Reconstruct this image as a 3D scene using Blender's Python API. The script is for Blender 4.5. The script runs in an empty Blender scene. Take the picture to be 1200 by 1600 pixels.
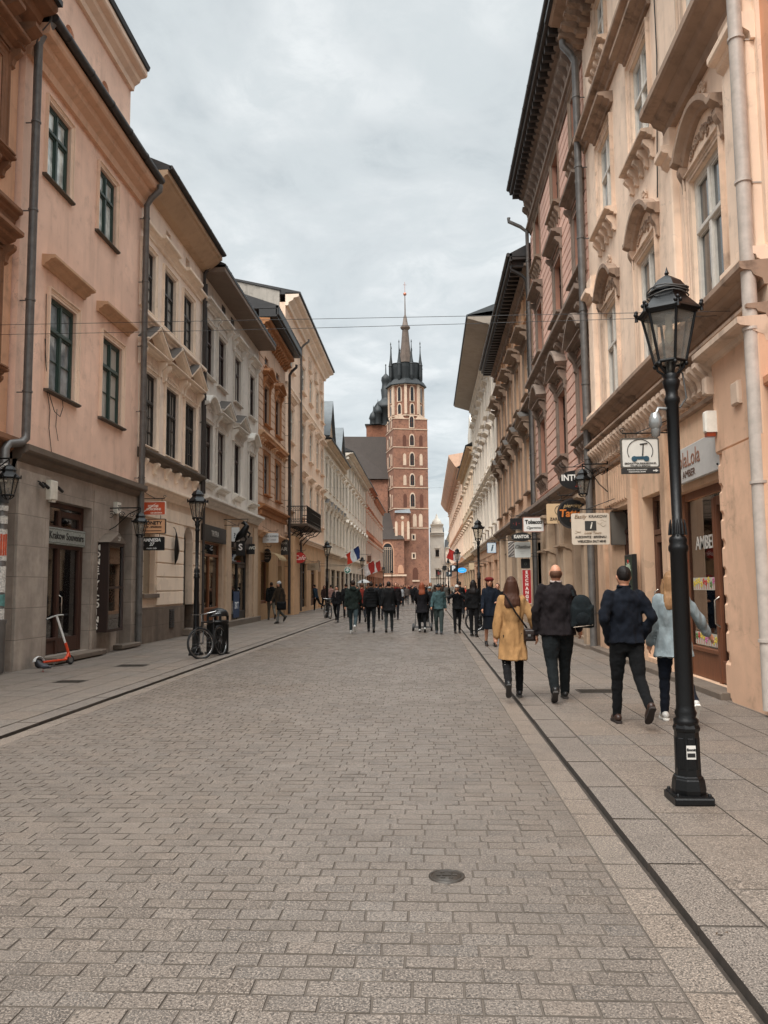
ZENITH, SUN = 5.2, 2.0
import bpy, math, random
import numpy as np
from mathutils import Vector, Matrix, noise
R_ = math.radians
random.seed(7)
SC = bpy.context.scene
COL = SC.collection

# ---------------------------------------------------------------- camera
F_PX, CAM_H = 1250.0, 1.6
AX_R = Vector((0.99849597, 0.05408797, -0.00896097))
AX_U = Vector((0.0139334, -0.09226771, 0.99563675))
AX_F = Vector((-0.05302516, 0.99426413, 0.09288257))
EYE = Vector((0, 0, CAM_H))
cam_data = bpy.data.cameras.new('camera')
cam = bpy.data.objects.new('camera', cam_data); COL.objects.link(cam)
m = Matrix((AX_R, AX_U, -AX_F)).transposed().to_4x4(); m.translation = EYE
cam.matrix_world = m
cam_data.sensor_fit = 'VERTICAL'; cam_data.sensor_height = 24.0
cam_data.lens = 24.0 * F_PX / 1600.0
cam_data.clip_start = 0.1; cam_data.clip_end = 2000
SC.camera = cam
def ray(px, py): return AX_R*((px-600)/F_PX) + AX_U*((800-py)/F_PX) + AX_F
def onX(px, py, X):
    d = ray(px, py); return EYE + d*(X/d.x)
def onY(px, py, Y):
    d = ray(px, py); return EYE + d*(Y/d.y)
def onZ(px, py, Z=0.0):
    d = ray(px, py); return EYE + d*((Z-CAM_H)/d.z)

# ---------------------------------------------------------------- materials
def srgb(h, k=1.0):
    v = [int(h[i:i+2], 16)/255 for i in (0, 2, 4)]
    return [min(1, (x/12.92 if x <= .04045 else ((x+.055)/1.055)**2.4)*k) for x in v]
class NT:
    def __init__(s, name):
        s.m = bpy.data.materials.new(name); s.m.use_nodes = True
        s.n = s.m.node_tree.nodes; s.l = s.m.node_tree.links
        s.b = s.n['Principled BSDF']
    def node(s, t, **kw):
        n = s.n.new(t)
        for k, v in kw.items():
            if k.startswith('i_'): n.inputs[k[2:].replace('_', ' ')].default_value = v
            else: setattr(n, k, v)
        return n
    def link(s, a, b): s.l.new(a, b)
    def pos(s, scale=(1, 1, 1)):
        g = s.node('ShaderNodeNewGeometry'); mp = s.node('ShaderNodeMapping')
        mp.inputs['Scale'].default_value = scale
        s.link(g.outputs['Position'], mp.inputs['Vector']); return mp.outputs['Vector']
    def obj(s, scale=(1, 1, 1)):
        g = s.node('ShaderNodeTexCoord'); mp = s.node('ShaderNodeMapping')
        mp.inputs['Scale'].default_value = scale
        s.link(g.outputs['Object'], mp.inputs['Vector']); return mp.outputs['Vector']
    def noise(s, vec, scale, detail=4, rough=.55):
        n = s.node('ShaderNodeTexNoise'); n.inputs['Scale'].default_value = scale
        n.inputs['Detail'].default_value = detail; n.inputs['Roughness'].default_value = rough
        s.link(vec, n.inputs['Vector']); return n.outputs['Fac']
    def ramp(s, fac, p0, p1, c0=(0, 0, 0), c1=(1, 1, 1)):
        r = s.node('ShaderNodeValToRGB'); e = r.color_ramp.elements
        e[0].position = p0; e[1].position = p1
        e[0].color = (*c0, 1); e[1].color = (*c1, 1); s.link(fac, r.inputs['Fac']); return r.outputs['Color']
    def mix(s, fac, a, b, mode='MIX'):
        n = s.node('ShaderNodeMix'); n.data_type = 'RGBA'; n.blend_type = mode
        for v, k in ((fac, 0), (a, 6), (b, 7)):
            if isinstance(v, (int, float)): n.inputs[k].default_value = v
            elif isinstance(v, (list, tuple)): n.inputs[k].default_value = (*v, 1)
            else: s.link(v, n.inputs[k])
        return n.outputs[2]
    def bump(s, h, strength=.3, dist=.01):
        n = s.node('ShaderNodeBump'); n.inputs['Strength'].default_value = strength
        n.inputs['Distance'].default_value = dist; s.link(h, n.inputs['Height'])
        s.link(n.outputs['Normal'], s.b.inputs['Normal']); return n
    def base(s, c):
        if isinstance(c, (list, tuple)): s.b.inputs['Base Color'].default_value = (*c, 1)
        else: s.link(c, s.b.inputs['Base Color'])
    def set(s, **kw):
        for k, v in kw.items(): s.b.inputs[k.replace('_', ' ')].default_value = v
MATS = {}
def cached(f):
    def g(*a, **k):
        key = (f.__name__,) + a + tuple(sorted(k.items()))
        if key not in MATS: MATS[key] = f(*a, **k)
        return MATS[key]
    return g
@cached
def plaster(hexc, k=1.0, dirt=.35, stain='5a4a3c', rough=.9, bump=.25, mottled=.12):
    t = NT('plaster_' + hexc); c = srgb(hexc, k)
    p = t.pos(); st = t.pos((1, 1, .12))
    big = t.noise(p, .55, 3); mid = t.noise(p, 3.2, 5, .6); fine = t.noise(p, 60, 3)
    col = t.mix(t.ramp(big, .3, .7), [x*(1-mottled) for x in c], [min(1, x*(1+mottled*.7)) for x in c])
    col = t.mix(t.ramp(mid, .42, .75), col, [x*(1-.8*mottled) for x in c])
    streak = t.noise(st, 2.6, 6, .65)
    m1 = t.node('ShaderNodeMath', operation='MULTIPLY'); t.link(t.ramp(streak, .5, .78), m1.inputs[0]); m1.inputs[1].default_value = dirt
    col = t.mix(m1.outputs[0], col, srgb(stain))
    m2 = t.node('ShaderNodeMath', operation='MULTIPLY'); t.link(t.ramp(mid, .58, .8), m2.inputs[0]); m2.inputs[1].default_value = dirt*.8
    col = t.mix(m2.outputs[0], col, srgb(stain))
    # hairline cracks and a few repainted patches
    vo = t.node('ShaderNodeTexVoronoi', feature='DISTANCE_TO_EDGE'); vo.inputs['Scale'].default_value = .9
    wv = t.node('ShaderNodeVectorMath', operation='ADD'); nn = t.node('ShaderNodeTexNoise'); nn.inputs['Scale'].default_value = 2.5; nn.inputs['Detail'].default_value = 4; t.link(p, nn.inputs['Vector'])
    t.link(p, wv.inputs[0]); t.link(nn.outputs['Color'], wv.inputs[1]); t.link(wv.outputs[0], vo.inputs['Vector'])
    ck = t.ramp(vo.outputs['Distance'], .0, .012, (1, 1, 1), (0, 0, 0)); m3 = t.node('ShaderNodeMath', operation='MULTIPLY'); t.link(ck, m3.inputs[0]); t.link(t.ramp(big, .5, .62, (0, 0, 0), (.35, .35, .35)), m3.inputs[1])
    col = t.mix(m3.outputs[0], col, [x*.35 for x in c])
    v2 = t.node('ShaderNodeTexVoronoi', distance='CHEBYCHEV'); v2.inputs['Scale'].default_value = .45; t.link(wv.outputs[0], v2.inputs['Vector']); sp_ = t.node('ShaderNodeSeparateColor'); t.link(v2.outputs['Color'], sp_.inputs[0])
    col = t.mix(t.ramp(sp_.outputs[0], .78, .8, (0, 0, 0), (.4, .4, .4)), col, [min(1, x*1.12) for x in c])
    t.base(col); t.set(Roughness=rough)
    h = t.node('ShaderNodeMath', operation='ADD'); t.link(fine, h.inputs[0]); t.link(mid, h.inputs[1])
    t.bump(h.outputs[0], bump, .008)
    return t.m
@cached
def stone_blocks(hexc, k=1.0, bw=1.2, bh=.5, dirt=.5, axis='YZ'):
    t = NT('stone_' + hexc); c = srgb(hexc, k)
    p = t.pos(); g = t.node('ShaderNodeSeparateXYZ'); t.link(p, g.inputs[0])
    cb = t.node('ShaderNodeCombineXYZ'); ad = t.node('ShaderNodeMath', operation='ADD')
    t.link(g.outputs['X'], ad.inputs[0]); t.link(g.outputs['Y'], ad.inputs[1])
    t.link(ad.outputs[0], cb.inputs[0]); t.link(g.outputs['Z'], cb.inputs[1])
    b = t.node('ShaderNodeTexBrick'); t.link(cb.outputs[0], b.inputs['Vector'])
    b.inputs['Color1'].default_value = (*[x*1.05 for x in c], 1); b.inputs['Color2'].default_value = (*[x*.85 for x in c], 1)
    b.inputs['Mortar'].default_value = (*[x*.45 for x in c], 1); b.inputs['Scale'].default_value = 1
    b.inputs['Mortar Size'].default_value = .008; b.inputs['Brick Width'].default_value = bw; b.inputs['Row Height'].default_value = bh
    mid = t.noise(p, 2.2, 6, .65); fine = t.noise(p, 45, 4, .7); st = t.noise(t.pos((1, 1, .15)), 2.2, 5, .6)
    col = t.mix(t.ramp(mid, .35, .7), b.outputs['Color'], [x*.6 for x in c])
    m1 = t.node('ShaderNodeMath', operation='MULTIPLY'); t.link(t.ramp(st, .45, .75), m1.inputs[0]); m1.inputs[1].default_value = dirt
    col = t.mix(m1.outputs[0], col, srgb('3a322b'))
    t.base(col); t.set(Roughness=.85)
    h = t.node('ShaderNodeMath', operation='ADD'); t.link(fine, h.inputs[0]); t.link(b.outputs['Fac'], h.inputs[1])
    h.operation = 'SUBTRACT'; t.bump(h.outputs[0], .4, .01); return t.m
@cached
def brickwork(hexc, hexd):
    t = NT('brickwork'); c = srgb(hexc); d = srgb(hexd)
    p = t.pos(); mid = t.noise(p, .25, 6, .7); f = t.noise(p, 1.6, 5, .75); st = t.noise(t.pos((1, 1, .1)), .5, 4)
    col = t.mix(t.ramp(mid, .35, .65), c, d); col = t.mix(t.ramp(f, .5, .72), col, [x*.55 for x in d])
    col = t.mix(t.ramp(t.noise(p, 3.5, 3, .8), .62, .74), col, [min(1, x*1.7) for x in c])
    t.base(col); t.set(Roughness=.9); t.bump(f, .5, .1); return t.m
@cached
def flat(hexc, k=1.0, rough=.6, metallic=0.0, var=.12, scale=8.0, bump=.08, spec=.5):
    t = NT('paint_' + hexc); c = srgb(hexc, k)
    n = t.noise(t.obj(), scale, 5, .6)
    t.base(t.mix(t.ramp(n, .3, .72), [x*(1-var) for x in c], [min(1, x*(1+var)) for x in c]))
    t.set(Roughness=rough, Metallic=metallic); t.b.inputs['Specular IOR Level'].default_value = spec
    if bump: t.bump(t.noise(t.obj(), scale*6, 3), bump, .01)
    return t.m
@cached
def cloth(hexc, k=1.0, rough=.95):
    t = NT('cloth_' + hexc); c = srgb(hexc, k*.75)
    a = t.noise(t.obj((1, 1, .6)), 9, 4, .6); b = t.noise(t.obj(), 160, 2)
    t.base(t.mix(t.ramp(a, .3, .7), [x*.72 for x in c], [min(1, x*1.15) for x in c])); t.set(Roughness=rough)
    t.b.inputs['Specular IOR Level'].default_value = .25
    t.bump(t.noise(t.obj((1, 1, .45)), 13, 3, .5), .7, .03); return t.m
@cached
def skin_mat(hexc='c98f72'):
    t = NT('skin'); c = srgb(hexc)
    n = t.noise(t.obj(), 22, 4); t.base(t.mix(t.ramp(n, .3, .7), [x*.82 for x in c], c)); t.set(Roughness=.55)
    return t.m
@cached
def glass(hexc='15181a', rough=.04, wave=.12, spec=.9):
    t = NT('window_glass'); c = srgb(hexc)
    n = t.noise(t.pos((.5, .5, .8)), 1.1, 2); n2 = t.noise(t.pos(), 2.3, 3)
    t.base(t.mix(t.ramp(n2, .4, .66), c, [min(1, x*2.4+.012) for x in c])); t.set(Roughness=rough, IOR=1.6)
    t.b.inputs['Specular IOR Level'].default_value = spec
    t.bump(n, wave, .05); return t.m
@cached
def curtain(hexc='b9b4aa'):
    t = NT('curtained_glass'); c = srgb(hexc); w_ = t.node('ShaderNodeTexWave', wave_type='BANDS', bands_direction='Y'); w_.inputs['Scale'].default_value = 5; w_.inputs['Distortion'].default_value = 2.5; w_.inputs['Detail'].default_value = 2
    t.link(t.pos((1, 1, .25)), w_.inputs['Vector']); t.base(t.mix(w_.outputs['Fac'], [x*.45 for x in c], c)); t.set(Roughness=.7)
    t.b.inputs['Coat Weight'].default_value = 1; t.b.inputs['Coat Roughness'].default_value = .03; return t.m
@cached
def clear_glass(fac=.32):
    t = NT('shop_glass'); o = t.n['Material Output']
    tr = t.node('ShaderNodeBsdfTransparent'); gl = t.node('ShaderNodeBsdfGlossy'); gl.inputs['Roughness'].default_value = .03
    tr.inputs['Color'].default_value = (.8, .83, .82, 1)
    fr = t.node('ShaderNodeFresnel'); fr.inputs['IOR'].default_value = 1.5
    ad = t.node('ShaderNodeMath', operation='ADD'); t.link(fr.outputs[0], ad.inputs[0]); ad.inputs[1].default_value = fac*.35; ad.use_clamp = True
    n = t.noise(t.pos(), .8, 2); bp = t.node('ShaderNodeBump'); bp.inputs['Strength'].default_value = .08; t.link(n, bp.inputs['Height'])
    t.link(bp.outputs[0], gl.inputs['Normal'])
    mx = t.node('ShaderNodeMixShader'); t.link(ad.outputs[0], mx.inputs[0]); t.link(tr.outputs[0], mx.inputs[1]); t.link(gl.outputs[0], mx.inputs[2])
    t.link(mx.outputs[0], o.inputs['Surface']); return t.m
@cached
def emit(hexc, s=1.0):
    t = NT('lit_' + hexc); c = srgb(hexc); t.base(c)
    t.b.inputs['Emission Color'].default_value = (*c, 1); t.b.inputs['Emission Strength'].default_value = s; return t.m
@cached
def wood(hexc, k=1.0, rough=.5):
    t = NT('wood_' + hexc); c = srgb(hexc, k)
    n = t.noise(t.pos((14, 14, .9)), 2.2, 6, .65); n2 = t.noise(t.pos(), .9, 3)
    col = t.mix(t.ramp(n, .3, .75), [x*.55 for x in c], [min(1, x*1.1) for x in c]); col = t.mix(t.ramp(n2, .45, .8), col, [x*.6 for x in c])
    t.base(col); t.set(Roughness=rough); t.bump(n, .2, .004); return t.m
@cached
def roof_metal(hexc, k=1.0):
    t = NT('roof_' + hexc); c = srgb(hexc, k)
    n = t.noise(t.pos(), .8, 5, .65); n2 = t.noise(t.pos((1, 6, 6)), 1.2, 4)
    col = t.mix(t.ramp(n, .35, .7), [x*.6 for x in c], c); t.base(col); t.set(Roughness=.6); t.bump(n2, .3, .03); return t.m

# ---------------------------------------------------------------- mesh builder
# parts with these names become one object per separate piece
SPLIT = set('pilaster console window window_surround blind_niche rib attic_window attic_vent buttress turret gable hood relief bolt camera_housing step cable eye eyebrow grip pedal mudguard leg wing hanger bracket shelf pier chimney gable_roof string_course bracket_row blind_tracery emblem_wheel flower finial dome crown transom fascia sill_band'.split())
class MB:
    def __init__(s): s.v = []; s.f = []; s.mi = []; s.sm = []; s.ch = []
    def add(s, vs, fs, mi=0, smooth=False):
        o = len(s.v); s.ch.append((o, len(s.f))); s.v.extend([tuple(v) for v in vs])
        for f in fs: s.f.append(tuple(i+o for i in f)); s.mi.append(mi); s.sm.append(smooth)
    def box(s, x0, x1, y0, y1, z0, z1, mi=0):
        if x1 < x0: x0, x1 = x1, x0
        if y1 < y0: y0, y1 = y1, y0
        if z1 < z0: z0, z1 = z1, z0
        s.add([(x0,y0,z0),(x1,y0,z0),(x1,y1,z0),(x0,y1,z0),(x0,y0,z1),(x1,y0,z1),(x1,y1,z1),(x0,y1,z1)],
              [(0,3,2,1),(4,5,6,7),(0,1,5,4),(1,2,6,5),(2,3,7,6),(3,0,4,7)], mi)
    def bbox(s, x0, x1, y0, y1, z0, z1, b=.01, mi=0):
        # box with bevelled front (-Y) edges
        b = min(b, (x1-x0)*.45, (z1-z0)*.45, (y1-y0)*.9)
        s.add([(x0,y1,z0),(x1,y1,z0),(x1,y1,z1),(x0,y1,z1),(x0,y0+b,z0),(x1,y0+b,z0),(x1,y0+b,z1),(x0,y0+b,z1),
               (x0+b,y0,z0+b),(x1-b,y0,z0+b),(x1-b,y0,z1-b),(x0+b,y0,z1-b)],
              [(0,3,2,1),(0,1,5,4),(1,2,6,5),(2,3,7,6),(3,0,4,7),(4,5,9,8),(5,6,10,9),(6,7,11,10),(7,4,8,11),(8,9,10,11)], mi)
    def mould(s, x0, x1, prof, mi=0, mitre=0.0):
        """profile [(out, z)...] (out>0 towards the street, -Y) run along x; mitre: ends return by the outward distance"""
        n = len(prof)
        a = [(x0 - mitre*o, -o, z) for o, z in prof]; b = [(x1 + mitre*o, -o, z) for o, z in prof]
        fs = [(i, (i+1) % n, n+(i+1) % n, n+i) for i in range(n)]
        area = sum(prof[i][0]*prof[(i+1) % n][1]-prof[(i+1) % n][0]*prof[i][1] for i in range(n))
        caps = [tuple(range(n))[::-1], tuple(range(n, 2*n))]
        allf = fs + caps
        if area > 0: pass
        else: allf = [f[::-1] for f in allf]
        # keep outward: flip test by construction
        s.add(a+b, [f[::-1] for f in allf], mi)
    def poly(s, pts, y0, y1, mi=0):
        """outline [(x,z)] counter-clockwise seen from the street, extruded from y0 (front) to y1 (back)"""
        n = len(pts); A = sum(pts[i][0]*pts[(i+1) % n][1]-pts[(i+1) % n][0]*pts[i][1] for i in range(n))
        if A < 0: pts = pts[::-1]
        vs = [(x, y0, z) for x, z in pts]+[(x, y1, z) for x, z in pts]
        fs = [tuple(range(n)), tuple(range(n, 2*n))[::-1]]+[((i+1) % n, i, n+i, n+(i+1) % n) for i in range(n)]
        s.add(vs, fs, mi)
    def tube(s, pts, r, n=8, mi=0, smooth=True, cap=True, squash=None):
        pts = [Vector(p) for p in pts]; m_ = len(pts)
        rs = r if isinstance(r, (list, tuple)) else [r]*m_
        vs = []; ref = None
        for i, p in enumerate(pts):
            d = (pts[min(i+1, m_-1)]-pts[max(i-1, 0)]).normalized()
            if ref is None:
                ref = Vector((0, 0, 1)) if abs(d.z) < .9 else Vector((1, 0, 0))
            u = (ref - d*ref.dot(d)).normalized(); w = d.cross(u); ref = u
            for k in range(n):
                a = 2*math.pi*k/n
                ca, sa = math.cos(a)*rs[i], math.sin(a)*rs[i]
                if squash: ca *= squash
                vs.append(p+u*ca+w*sa)
        fs = [(i*n+k, i*n+(k+1) % n, (i+1)*n+(k+1) % n, (i+1)*n+k) for i in range(m_-1) for k in range(n)]
        s.add(vs, fs, mi, smooth)
        if cap: s.add([vs[k] for k in range(n)], [tuple(range(n))[::-1]], mi); s.add([vs[(m_-1)*n+k] for k in range(n)], [tuple(range(n))], mi)
    def lathe(s, prof, n=16, c=(0, 0, 0), mi=0, smooth=True, phase=0.0, sx=1, sy=1):
        """prof [(r,z)] bottom to top"""
        vs = []
        for r, z in prof:
            for k in range(n):
                a = 2*math.pi*k/n+phase
                vs.append((c[0]+r*math.cos(a)*sx, c[1]+r*math.sin(a)*sy, c[2]+z))
        m_ = len(prof)
        fs = [(i*n+k, i*n+(k+1) % n, (i+1)*n+(k+1) % n, (i+1)*n+k) for i in range(m_-1) for k in range(n)]
        s.add(vs, fs, mi, smooth)
        if prof[0][0] > 1e-4: s.add(vs[:n], [tuple(range(n))[::-1]], mi)
        if prof[-1][0] > 1e-4: s.add(vs[-n:], [tuple(range(n))], mi)
    def ball(s, c, r, n=10, m_=6, mi=0, rx=1, ry=1, rz=1):
        prof = [(max(1e-5, math.sin(math.pi*i/m_))*r, -math.cos(math.pi*i/m_)*r*rz) for i in range(m_+1)]
        s.lathe(prof, n, c, mi, True, 0, rx, ry)
    def grid(s, P, mi=0, smooth=True):
        h, w = len(P), len(P[0])
        s.add([p for row in P for p in row], [(i*w+j, i*w+j+1, (i+1)*w+j+1, (i+1)*w+j) for i in range(h-1) for j in range(w-1)], mi, smooth)
    def merge(s, o, M=None, mi=None):
        k = len(s.v); kf = len(s.f); s.ch += [(a+k, b+kf) for a, b in o.ch]
        s.v.extend([tuple(M @ Vector(v)) if M else v for v in o.v])
        for f, a, b in zip(o.f, o.mi, o.sm): s.f.append(tuple(i+k for i in f)); s.mi.append(a if mi is None else mi); s.sm.append(b)
    def mesh(s, name, mats):
        me = bpy.data.meshes.new(name); me.from_pydata(s.v, [], s.f)
        me.polygons.foreach_set('material_index', s.mi); me.polygons.foreach_set('use_smooth', s.sm)
        for mt in (mats if isinstance(mats, (list, tuple)) else [mats]): me.materials.append(mt)
        me.update(); return me
    def pieces(s, tol=.02):
        ends = s.ch[1:]+[(len(s.v), len(s.f))]; bb = []
        for (a, _), (b, _) in zip(s.ch, ends):
            P = np.array(s.v[a:b]); bb.append((P.min(0)-tol, P.max(0)+tol))
        n = len(bb); par = list(range(n))
        def find(i):
            while par[i] != i: i = par[i]
            return i
        for i in range(n):
            for j in range(i):
                if (bb[i][0] <= bb[j][1]).all() and (bb[j][0] <= bb[i][1]).all(): par[find(i)] = find(j)
        groups = {}
        for i in range(n): groups.setdefault(find(i), []).append(i)
        out = []
        for g in groups.values():
            m_ = MB()
            for i in g:
                (a, fa), (b, fb) = s.ch[i], ends[i]; k = len(m_.v); m_.ch.append((k, len(m_.f))); m_.v += s.v[a:b]
                m_.f += [tuple(q-a+k for q in f) for f in s.f[fa:fb]]; m_.mi += s.mi[fa:fb]; m_.sm += s.sm[fa:fb]
            out.append(m_)
        return out
    def build(s, name, mats, parent=None, loc=None, rotz=0):
        if name in SPLIT and len(s.ch) > 1:
            first = None
            for p in s.pieces():
                o = link(name, p.mesh(name, mats), parent, loc, rotz); first = first or o
            return first
        return link(name, s.mesh(name, mats), parent, loc, rotz)
def link(name, me, parent=None, loc=None, rotz=0):
    o = bpy.data.objects.new(name, me); COL.objects.link(o)
    if parent: o.parent = parent
    if loc is not None: o.location = loc
    o.rotation_euler = (0, 0, rotz); return o
def tag(o, label=None, cat=None, group=None, kind=None):
    if label: o['label'] = label
    if cat: o['category'] = cat
    if group: o['group'] = group
    if kind: o['kind'] = kind
    return o
def thing(name, label, cat, loc=(0, 0, 0), rotz=0, group=None):
    return tag(link(name, None, None, loc, rotz), label, cat, group)
def copy_tree(o, parent=None, loc=None, rotz=None, label=None, scale=None):
    c = o.copy(); COL.objects.link(c)
    if parent: c.parent = parent
    if loc is not None: c.location = loc
    if rotz is not None: c.rotation_euler = (0, 0, rotz)
    if scale: c.scale = (scale,)*3
    if label: c['label'] = label
    for ch in CH(o): copy_tree(ch, c)
    return c
def CH(o): return [x for x in list(COL.objects) if x.parent == o]
# text: built-in font turned into mesh; lies in XZ plane facing -Y, centred on (0,0)
TXT = {}
def text_mesh(s, size, mat, bold=0.0, shear=0.0, sx=1.0, align='CENTER', depth=.003, vertical=False):
    cu = bpy.data.curves.new('txt', 'FONT')
    cu.body = '\n'.join(s) if vertical else s
    cu.size = size; cu.align_x = align; cu.align_y = 'CENTER'; cu.extrude = depth; cu.offset = bold; cu.shear = shear
    cu.resolution_u = 3
    if vertical: cu.space_line = .95
    ob = bpy.data.objects.new('txt', cu); COL.objects.link(ob)
    dg = bpy.context.evaluated_depsgraph_get(); dg.update()
    me = bpy.data.meshes.new_from_object(ob.evaluated_get(dg))
    bpy.data.objects.remove(ob)
    me.transform(Matrix.Diagonal((sx, 1, 1, 1))); me.transform(Matrix.Rotation(math.pi/2, 4, 'X'))
    me.materials.clear(); me.materials.append(mat); me.name = 'lettering'
    return me
def lettering(parent, s, size, mat, x, y, z, rotz=0, **kw):
    return link('lettering', text_mesh(s, size, mat, **kw), parent, (x, y, z), rotz)
# ---------------------------------------------------------------- sky and light
SC.view_settings.view_transform = 'Standard'; SC.view_settings.look = 'None'
SC.view_settings.exposure = 1.05; SC.view_settings.gamma = 1.0
w = bpy.data.worlds.new('World'); SC.world = w; w.use_nodes = True
wn, wl = w.node_tree.nodes, w.node_tree.links
bg = wn['Background']; bg.inputs['Strength'].default_value = 1.0
def wnode(t, **k):
    n = wn.new(t)
    for a, b in k.items(): setattr(n, a, b)
    return n
sky = wnode('ShaderNodeTexSky', sky_type='NISHITA', sun_disc=False, sun_elevation=R_(55), sun_rotation=R_(200))
tc = wnode('ShaderNodeTexCoord'); sep = wnode('ShaderNodeSeparateXYZ'); wl.new(tc.outputs['Generated'], sep.inputs[0])
# overcast deck: directions projected on a cloud plane so the clouds flatten towards the horizon
mx = wnode('ShaderNodeMath', operation='MAXIMUM'); wl.new(sep.outputs['Z'], mx.inputs[0]); mx.inputs[1].default_value = .0
ad = wnode('ShaderNodeMath', operation='ADD'); wl.new(mx.outputs[0], ad.inputs[0]); ad.inputs[1].default_value = .16
dx = wnode('ShaderNodeMath', operation='DIVIDE'); wl.new(sep.outputs['X'], dx.inputs[0]); wl.new(ad.outputs[0], dx.inputs[1])
dy = wnode('ShaderNodeMath', operation='DIVIDE'); wl.new(sep.outputs['Y'], dy.inputs[0]); wl.new(ad.outputs[0], dy.inputs[1])
cb = wnode('ShaderNodeCombineXYZ'); wl.new(dx.outputs[0], cb.inputs[0]); wl.new(dy.outputs[0], cb.inputs[1])
def wnoise(scale, detail, rough, dist=0):
    n = wnode('ShaderNodeTexNoise'); n.inputs['Scale'].default_value = scale; n.inputs['Detail'].default_value = detail
    n.inputs['Roughness'].default_value = rough; n.inputs['Distortion'].default_value = dist; wl.new(cb.outputs[0], n.inputs['Vector']); return n.outputs['Fac']
def wramp(f, a, b, ca, cc):
    r = wnode('ShaderNodeValToRGB'); e = r.color_ramp.elements; e[0].position = a; e[1].position = b
    e[0].color = (*ca, 1); e[1].color = (*cc, 1); wl.new(f, r.inputs[0]); return r.outputs[0]
def wmix(f, a, b, mode='MIX'):
    n = wnode('ShaderNodeMix', data_type='RGBA', blend_type=mode)
    for v, k in ((f, 0), (a, 6), (b, 7)):
        if isinstance(v, (int, float)): n.inputs[k].default_value = v
        elif isinstance(v, (tuple, list)): n.inputs[k].default_value = (*v, 1)
        else: wl.new(v, n.inputs[k])
    return n.outputs[2]
clouds = wramp(wnoise(1.7, 7, .55, .3), .38, .62, (.275, .302, .313), (.458, .474, .474))
clouds = wmix(wramp(wnoise(7.0, 7, .66, .6), .42, .62, (0, 0, 0), (.8, .8, .8)), clouds, (.35, .376, .382))
# an overcast sky is brighter overhead than near the horizon
elev = wnode('ShaderNodeMapRange'); wl.new(sep.outputs['Z'], elev.inputs['Value'])
elev.inputs['From Min'].default_value = .66; elev.inputs['From Max'].default_value = 1.0
elev.inputs['To Min'].default_value = 1.0; elev.inputs['To Max'].default_value = ZENITH
mul = wnode('ShaderNodeVectorMath', operation='SCALE'); wl.new(clouds, mul.inputs[0]); wl.new(elev.outputs[0], mul.inputs['Scale'])
sk = wnode('ShaderNodeVectorMath', operation='SCALE'); wl.new(sky.outputs[0], sk.inputs[0]); sk.inputs['Scale'].default_value = .08
fin = wmix(.92, sk.outputs[0], mul.outputs[0])
wl.new(fin, bg.inputs['Color'])
sd = bpy.data.lights.new('sun', 'SUN'); sd.energy = SUN; sd.angle = R_(40); sd.color = (1, .965, .92)
so = bpy.data.objects.new('sun', sd); COL.objects.link(so); so.rotation_euler = (R_(35), 0, R_(-20))
so.location = (0, 0, 40)

# ---------------------------------------------------------------- ground
KL, KR, WL, WR = -4.64, 1.21, -8.2, 4.25
@cached
def mat_setts(name='sett', hexa='645b53', rough=.48, speck=.5):
    t = NT(name); p = t.pos(); c = srgb(hexa)
    at = t.node('ShaderNodeAttribute', attribute_name='tone')
    sp = t.noise(p, 62, 3, .85); sp2 = t.noise(p, 105, 2, .8); big = t.noise(p, .35, 4, .6); mid = t.noise(p, 2.5, 4, .6)
    col = t.mix(1.0, c, at.outputs['Color'], 'MULTIPLY')
    col = t.mix(t.ramp(sp, .5, .57), col, [x*.3 for x in c])
    col = t.mix(t.ramp(sp2, .53, .58), col, [min(1, x*2.3) for x in c])
    wn_ = t.noise(t.pos((1.2, .35, 1)), .9, 5, .65); col = t.mix(t.ramp(wn_, .5, .68, (0, 0, 0), (.5, .5, .5)), col, [min(1, x*1.3) for x in c])
    d = t.node('ShaderNodeMath', operation='MULTIPLY'); t.link(t.ramp(big, .42, .62), d.inputs[0]); d.inputs[1].default_value = .28
    col = t.mix(d.outputs[0], col, [x*.5 for x in c])
    d = t.node('ShaderNodeMath', operation='MULTIPLY'); t.link(t.ramp(mid, .55, .75), d.inputs[0]); d.inputs[1].default_value = .35
    col = t.mix(d.outputs[0], col, [x*.5 for x in c])
    vg = t.node('ShaderNodeTexVoronoi'); vg.inputs['Scale'].default_value = 2.2; t.link(p, vg.inputs['Vector'])
    gs_ = t.node('ShaderNodeSeparateColor'); t.link(vg.outputs['Color'], gs_.inputs[0]); g1 = t.node('ShaderNodeMath', operation='MULTIPLY'); t.link(t.ramp(vg.outputs['Distance'], .05, .08, (1, 1, 1), (0, 0, 0)), g1.inputs[0]); t.link(t.ramp(gs_.outputs[0], .6, .62, (0, 0, 0), (.7, .7, .7)), g1.inputs[1])
    col = t.mix(g1.outputs[0], col, [x*.35 for x in c])
    t.base(col)
    rg = t.node('ShaderNodeMapRange'); t.link(big, rg.inputs['Value']); rg.inputs['From Min'].default_value = .35; rg.inputs['From Max'].default_value = .65
    rg.inputs['To Min'].default_value = rough-.16; rg.inputs['To Max'].default_value = rough+.12
    t.link(rg.outputs[0], t.b.inputs['Roughness'])
    ad = t.node('ShaderNodeMath', operation='ADD'); t.link(sp, ad.inputs[0]); t.link(t.noise(p, 25, 4), ad.inputs[1])
    t.bump(ad.outputs[0], .5, .006); return t.m
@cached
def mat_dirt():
    t = NT('joint_dirt'); n = t.noise(t.pos(), 4, 5); t.base(t.mix(n, srgb('473f38'), srgb('625950'))); t.set(Roughness=.95); return t.m
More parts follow.
